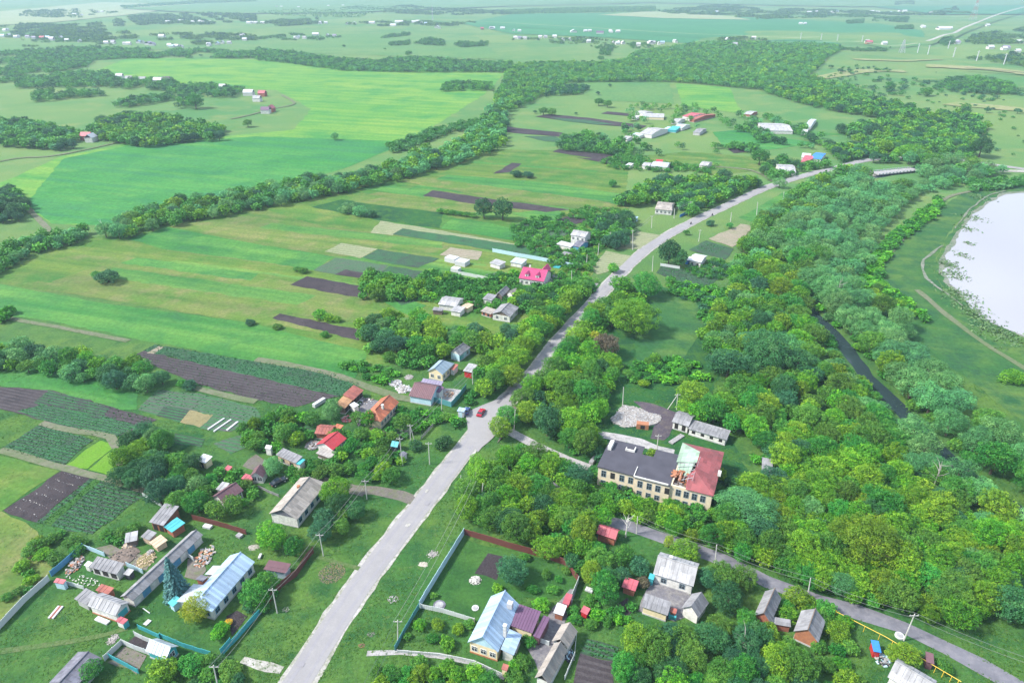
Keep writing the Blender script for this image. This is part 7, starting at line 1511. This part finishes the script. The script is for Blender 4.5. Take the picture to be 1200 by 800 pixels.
# ---- pick the 300 of each kind that show largest; the rest is one mass per kind
for t in TR: t['px'] = t['r'] * ppm(t['x'], t['y']); t['vis'] = abs(t['x']) < (t['y']*.884+56)*.78 + 12
bykind = {}
for t in TR: bykind.setdefault(t['kind'], []).append(t)
SOL = []
for kd, lst in bykind.items():
    lst.sort(key=lambda t: (not t['vis'], not t['solo'], -t['px']))
    SOL += lst[:300]
    for t in lst[300:]: STUFF.setdefault(('distant_' + {'shrub':'shrubs'}.get(kd, kd.replace('_tree','s')), t['leaf']), []).append(t)
KW = {'maple_tree':'tree','broadleaf_tree':'leafy tree','elm_tree':'dense tree','willow_tree':'willow','poplar_tree':'poplar','shrub':'bush'}
TW = {'leaf_maple':'yellow-green','leaf_green':'green','leaf_dark':'dark','leaf_willow':'silvery','leaf_yellow':'lime','leaf_brown':'brownish','flower_yellow':'yellow'}
fam = {}
def trim(b, m): return b if len(b.split()) <= m else ' '.join(w_ for w_ in b.split() if w_ not in ('mid-sized','tall','small','low'))
for t in SOL:
    if t['label']: continue
    sz = 'low' if t['h'] < 2.6 else 'small' if t['h'] < 5 else 'mid-sized' if t['h'] < 8.5 else 'tall'
    best = None
    for lx, ly, ph in LAND:
        d = math.hypot(lx-t['x'], ly-t['y'])
        if d < 34 and (best is None or d < best[0]): best = (d, lx, ly, ph)
    if best and len((f"{t['region']}").split()) > 0:
        d, lx, ly, ph = best; dx, dy = t['x']-lx, t['y']-ly
        rel = ('right of ' if dx > 0 else 'left of ') if abs(dx) > abs(dy) else ('behind ' if dy > 0 else 'in front of ')
        key = (trim(f"{sz} {TW[t['leaf']]} {KW[t['kind']]} {rel}{ph}", 13), 'n'); fam.setdefault(key, []).append((d, t))
    else:
        key = (trim(f"{sz} {TW[t['leaf']]} {KW[t['kind']]} {t['region']}", 12), 'l'); fam.setdefault(key, []).append((FPX*t['x']/(t['y']*math.cos(PITCH)+CAMH*math.sin(PITCH)), t))
OR2 = ['', 'second ', 'third ', 'fourth ', 'fifth ', 'sixth ', 'seventh ', 'eighth ', 'ninth ', 'tenth ', 'eleventh ', 'twelfth ']
for (base, how), lst in fam.items():
    lst.sort(key=lambda a: a[0])
    for i, (d, t) in enumerate(lst):
        if len(lst) == 1: t['label'] = base
        elif i < 12 and how == 'n': t['label'] = OR2[i] + 'nearest ' + base
        elif i < 12: t['label'] = (OR2[i] or 'leftmost ') .replace('leftmost ', 'leftmost ') + ('' if i == 0 else 'from left, ') + base
        else: t['label'] = base; t['grp'] = 'further ones like it: ' + base
    
for t in SOL:
    p = t['px']; lod = 3 if p > 25 else 0 if p > 13 else 1 if p > 5.5 else 2; k = rng.randrange({3:1, 0:3, 1:3, 2:3}[lod]); me, tm = crown_mesh(t['kind'], t['leaf'], lod, k); g0 = ground(t['x'], t['y']); rz = rng.uniform(0, 6.283)
    grp = t.get('grp') or (None if t['solo'] and t['region'] == 'standing alone' else ('bushes ' if t['kind'] == 'shrub' else 'trees ') + t['region'])
    sh = t['kind'] == 'shrub'; e = rng.uniform(.84, 1.2)
    if lod == 2:
        o = link(t['kind'], me, None, (t['x'], t['y'], g0), rz, (t['r']*e, t['r']/e, t['h'])); tag(o, t['label'], 'bush' if sh else 'tree', grp)
    else:
        o = empty(t['kind'], (t['x'], t['y'], g0), rz, t['label'], 'bush' if sh else 'tree', grp); cz, hh = (.42, .56) if sh else (.56, .46)
        cr = link('crown', me, o, (0, 0, t['h']*cz), 0, (t['r']*e, t['r']/e, t['h']*hh)); cr.rotation_euler = (rng.uniform(-.16,.16), rng.uniform(-.16,.16), rng.uniform(0, 6.28)); link('trunk', tm, o, (0, 0, 0), 0, (t['r'], t['r'], t['h']*cz))
# masses
tmpl = {}
for (nm, lf), lst in STUFF.items():
    Vs = []; Fs = []; Ts = []; n0 = 0
    for t in lst:
        kd = t['kind']; p = t['r'] * ppm(t['x'], t['y']); nleaf = 26 if p < 1.6 else 50 if p < 3 else 100 if p < 5 else 210 if p < 8 else 560
        k = (kd, nleaf, rng.randrange(4))
        if k not in tmpl: tmpl[k] = crown_arrays(kd, 900 + k[2]*31 + nleaf, nleaf)[:3]
        V, F, T = tmpl[k]; F = F[:, :3] if nleaf < 200 else np.vstack([F[:, [0,1,2]], F[:, [0,2,3]]]); T = T if nleaf < 200 else np.concatenate([T, T]); a = rng.uniform(0, 6.28); c, s = math.cos(a), math.sin(a); g0 = ground(t['x'], t['y']); cz, hh = (.42, .56) if kd == 'shrub' else (.54, .46)
        x = (V[:,0]*c - V[:,1]*s)*t['r'] + t['x']; y = (V[:,0]*s + V[:,1]*c)*t['r'] + t['y']; z = V[:,2]*t['h']*hh + t['h']*cz + g0
        Vs.append(np.stack([x, y, z], 1)); Fs.append(F + n0); n0 += len(V); Ts.append(np.clip(T*.6 + rng.uniform(-.1, .45), 0, 1))
    o = link(nm, npmesh(nm, np.vstack(Vs), np.vstack(Fs), MAT[lf], np.concatenate(Ts))); tag(o, {'far_wood': 'hazy woods and village trees on the far plain', 'wind_break': 'thin tree rows near the far horizon', 'hedge': 'dark hedges and bush clumps on the far slopes'}.get(nm, 'mass of further trees and bushes beyond the near ones') + (', darker part' if lf == 'leaf_dark' else ''), 'woods', kind='stuff')

# ---- dead trees
def dead_tree(label, px, py, h, seed, mat='bark_white', r=1.6):
    r_ = random.Random(seed); b = P(px, py); o = empty('dead_tree', b, 0, label, 'tree'); m = MB(); m.tube((0,0,-.2), (.1,0,h*.55), .2, .12, 7); m.tube((.1,0,h*.55), (0,.1,h), .12, .04, 6); m.build('trunk', MAT[mat], o)
    for k in range(8):
        m = MB(); z = h*r_.uniform(.35, .9); a = r_.uniform(0, 6.28); q1 = Vector((math.cos(a)*r*.5, math.sin(a)*r*.5, z+.8)); m.tube((.05,0,z), q1, .08, .05, 5); m.tube(q1, q1 + Vector((math.cos(a+.4)*r*.5, math.sin(a+.4)*r*.5, .9)), .05, .02, 4); m.build('limb', MAT[mat], o)
dead_tree('dead white tree with bare limbs between the pink-red garage and the lane', 733,629, 6.5, 2)
dead_tree('bare grey dead tree standing in the forest at the right', 1093,572, 9, 4, 'dead_wood', 2.6)
dead_tree('bare grey tree in the willow wood above the river', 978,358, 12, 5, 'dead_wood', 3)
dead_tree('pale bare trunk standing at the end of the long diagonal tree line', 122.5,276, 9, 6, 'bark_white', 1.5)
dead_tree('bare greyish tree in the wild garden at the bottom middle', 868,765, 6, 8, 'dead_wood', 2.2)

# ------------------------------------------------------------------ grass tufts, weeds, crops, reeds
def npin(xs, ys, poly):
    c = np.zeros(len(xs), bool); j = len(poly)-1
    for i in range(len(poly)):
        xi, yi = poly[i]; xj, yj = poly[j]
        if yi != yj: c ^= ((yi > ys) != (yj > ys)) & (xs < (xj-xi)*(ys-yi)/(yj-yi) + xi)
        j = i
    return c
def tufts(name, label, xs, ys, size, mat, blades=3, cat='grass', hf=.3):
    n = len(xs); Vs = []; T = []
    for b in range(blades):
        a = nr.uniform(0, 6.283, n); s = size*nr.uniform(.5, 1.3, n); tx, ty = np.cos(a)*s*.5, np.sin(a)*s*.5; ox, oy = nr.normal(size=n)*size*.3, nr.normal(size=n)*size*.3; h = s*nr.uniform(.5, 1.1, n)*hf*1.3; lx, ly = nr.normal(size=n)*s*.6, nr.normal(size=n)*s*.6
        v = np.stack([np.stack([xs+ox-tx, ys+oy-ty, np.full(n,.02)],1), np.stack([xs+ox+tx, ys+oy+ty, np.full(n,.02)],1), np.stack([xs+ox+tx*.5+lx, ys+oy+ty*.5+ly, h],1), np.stack([xs+ox-tx*.6+lx, ys+oy-ty*.6+ly, h*.85],1)], 1); Vs.append(v.reshape(-1,3)); T.append(nr.random(n))
    V = np.vstack(Vs); F = np.arange(len(V)).reshape(-1,4); tag(link(name, npmesh(name, V, F, MAT[mat], np.concatenate(T))), label, cat, kind='stuff')
nr = np.random.default_rng(8)
N = 60000; ys = 84 + (nr.random(N)**1.25)*120; xs = (nr.random(N)-.5)*2*(ys*.884+56)*.78
keep = np.ones(N, bool)
for h in HARD: keep &= ~npin(xs, ys, h)
for bx, by, br in BLD:
    if by < 300: keep &= (xs-bx)**2 + (ys-by)**2 > (br*.85)**2
for c, hw in ROADS:
    for i in range(len(c)-1):
        ax, ay = c[i]; bx, by = c[i+1]
        if min(ay, by) > 300: continue
        dx, dy = bx-ax, by-ay; t = np.clip(((xs-ax)*dx+(ys-ay)*dy)/(dx*dx+dy*dy+1e-9), 0, 1); keep &= (xs-ax-t*dx)**2 + (ys-ay-t*dy)**2 > (hw+.9)**2
clump = np.sin(xs*.21+ys*.13)+np.sin(xs*.47-ys*.29+1)+np.sin(xs*.09-ys*.17+2)*1.2 + nr.normal(size=N)*.9
lawn = [(-.0)]; k1 = keep & (clump > .2); k2 = keep & ~k1 & (nr.random(N) < .45)
tufts('grass_tufts', 'short uneven grass over the near lawns and verges', xs[k2], ys[k2], .20, 'leaf_weed', 2)
tufts('tall_weeds', 'taller rank grass and weeds growing in clumps', xs[k1][:30000], ys[k1][:30000], .32, 'leaf_weed', 3, 'weeds')
def rows(label, pp, ang, gap, step, size, mat='leaf_crop', miss=.1, blades=3, name='crop_plants', jit=.12):
    wp = [tuple(P(x, y)[:2]) for x, y in pp]; cx = sum(p[0] for p in wp)/len(wp); cy_ = sum(p[1] for p in wp)/len(wp); Rr = max(math.hypot(p[0]-cx, p[1]-cy_) for p in wp)
    a, b = np.meshgrid(np.arange(-Rr, Rr, step), np.arange(-Rr, Rr, gap)); a = a.ravel() + nr.normal(size=a.size)*jit; b = b.ravel() + nr.normal(size=b.size)*jit*.6
    xs = cx + a*math.cos(ang) - b*math.sin(ang); ys = cy_ + a*math.sin(ang) + b*math.cos(ang); k = npin(xs, ys, wp) & (nr.random(len(xs)) > miss)
    tufts(name, label, xs[k], ys[k], size, mat, blades, 'crops', .7)
def dirang(a, b): p, q_ = P(*a), P(*b); return math.atan2(q_.y-p.y, q_.x-p.x)
A1 = dirang((168,411), (400,464)); A2 = dirang((182,404), (157,417))
rows('potato rows in the big plot left of the village', X(168,411, 182,404, 300,424, 386,437, 424,451, 398,465, 320,446, 245,429), A2, 1.1, .45, .44, miss=.12)
rows('sparse young plants on the dark lower part of the big plot', X(157,417, 168,411, 245,428, 320,445, 400,464, 346,477, 300,469, 222,447), A2, 1.3, .9, .34, miss=.45)
A3 = dirang((172,577), (108,626)); 
rows('leafy crop rows in the lowest left plot', X(42,612, 107,559, 172,577, 108,626, 70,618), A3, 1.0, .4, .36, miss=.15)
rows('leafy crop rows in the plot beside the lime green ones', X(2,526, 48,497, 110,516, 100,522, 75,545), A3, 1.1, .42, .38, miss=.15)
rows('crop rows in the long left plots', X(20,482, 50,474, 132,490, 162,500, 137,512, 110,510, 50,492), A2, 1.2, .45, .38, miss=.15)
rows('crop rows in the upper part of the long left plots', X(40,472, 57,458, 90,466, 184,492, 162,500, 80,480), A2, 1.5, .7, .42, miss=.35)
rows('green plants in the grey vegetable plot', X(162,480, 185,457, 235,461, 300,478, 306,488, 270,500, 225,478, 190,475), A2, 1.6, .8, .38, miss=.3)
rows('white marker pots in dotted rows on the dark plot', X(12,597, 77,551, 100,558, 42,608), dirang((77,549),(107,559)), 2.9, .8, .24, 'feather', .05, 2, 'marker_pots', .05)
rows('vegetable rows at the bottom middle', X(680,765, 688,748, 725,758, 722,775), A1, .9, .5, .4, miss=.15)
rows('crop rows in the dark plot right of the road', X(769,320, 775,311, 820,318, 842,327, 832,336, 795,330), A1, 1.4, .8, .45, miss=.2)
rows('green patch of crops above the white cottage', X(815,291, 828,285, 850,290, 840,297, 822,295), A1, 1.2, .8, .5, miss=.2)
# reeds in the pond shallows
rx = []; ry = []
for px, py, w_, n in ((1112,310,4,700),(1118,322,5,700),(1128,300,3,260),(1136,286,2.4,160),(1122,345,6,900),(1136,362,5,700),(1146,372,4,500),(1140,255,6,500),(1133,268,4,320),(1160,386,6,600),(1150,232,5,400),(1175,394,7,400),(1180,392,4,300)):
    c = P(px, py); rx.append(c.x + nr.normal(size=n//4)*w_*.55); ry.append(c.y + nr.normal(size=n//4)*w_*.8)
tufts('reeds', 'reeds and sedge in the pond shallows', np.concatenate(rx), np.concatenate(ry), .8, 'reed', 2, 'reeds', .6)

# ------------------------------------------------------------------ haze: one closed box of thin air
m = bpy.data.materials.new('haze'); m.use_nodes = True; n = m.node_tree; n.nodes.clear(); o = n.nodes.new('ShaderNodeOutputMaterial'); v = n.nodes.new('ShaderNodeVolumePrincipled')
v.inputs['Density'].default_value = HAZE; v.inputs['Color'].default_value = (.58, .80, 1.0, 1); v.inputs['Anisotropy'].default_value = .1; n.links.new(v.outputs[0], o.inputs['Volume'])
hz = MB(); hz.box(-12300, 12300, -900, 20500, -4, 130); ho = hz.build('haze', m); tag(ho, 'thin bluish summer haze over the whole valley', 'haze', kind='stuff')

_bad = [(o.name, o['label']) for o in bpy.data.objects if o.get('label') and not 4 <= len(o['label'].split()) <= 16]
print('LABELS OFF:', _bad[:40], 'TREES', len(SOL), {k: len(v) for k, v in STUFF.items()}, 'LZ', LZ)
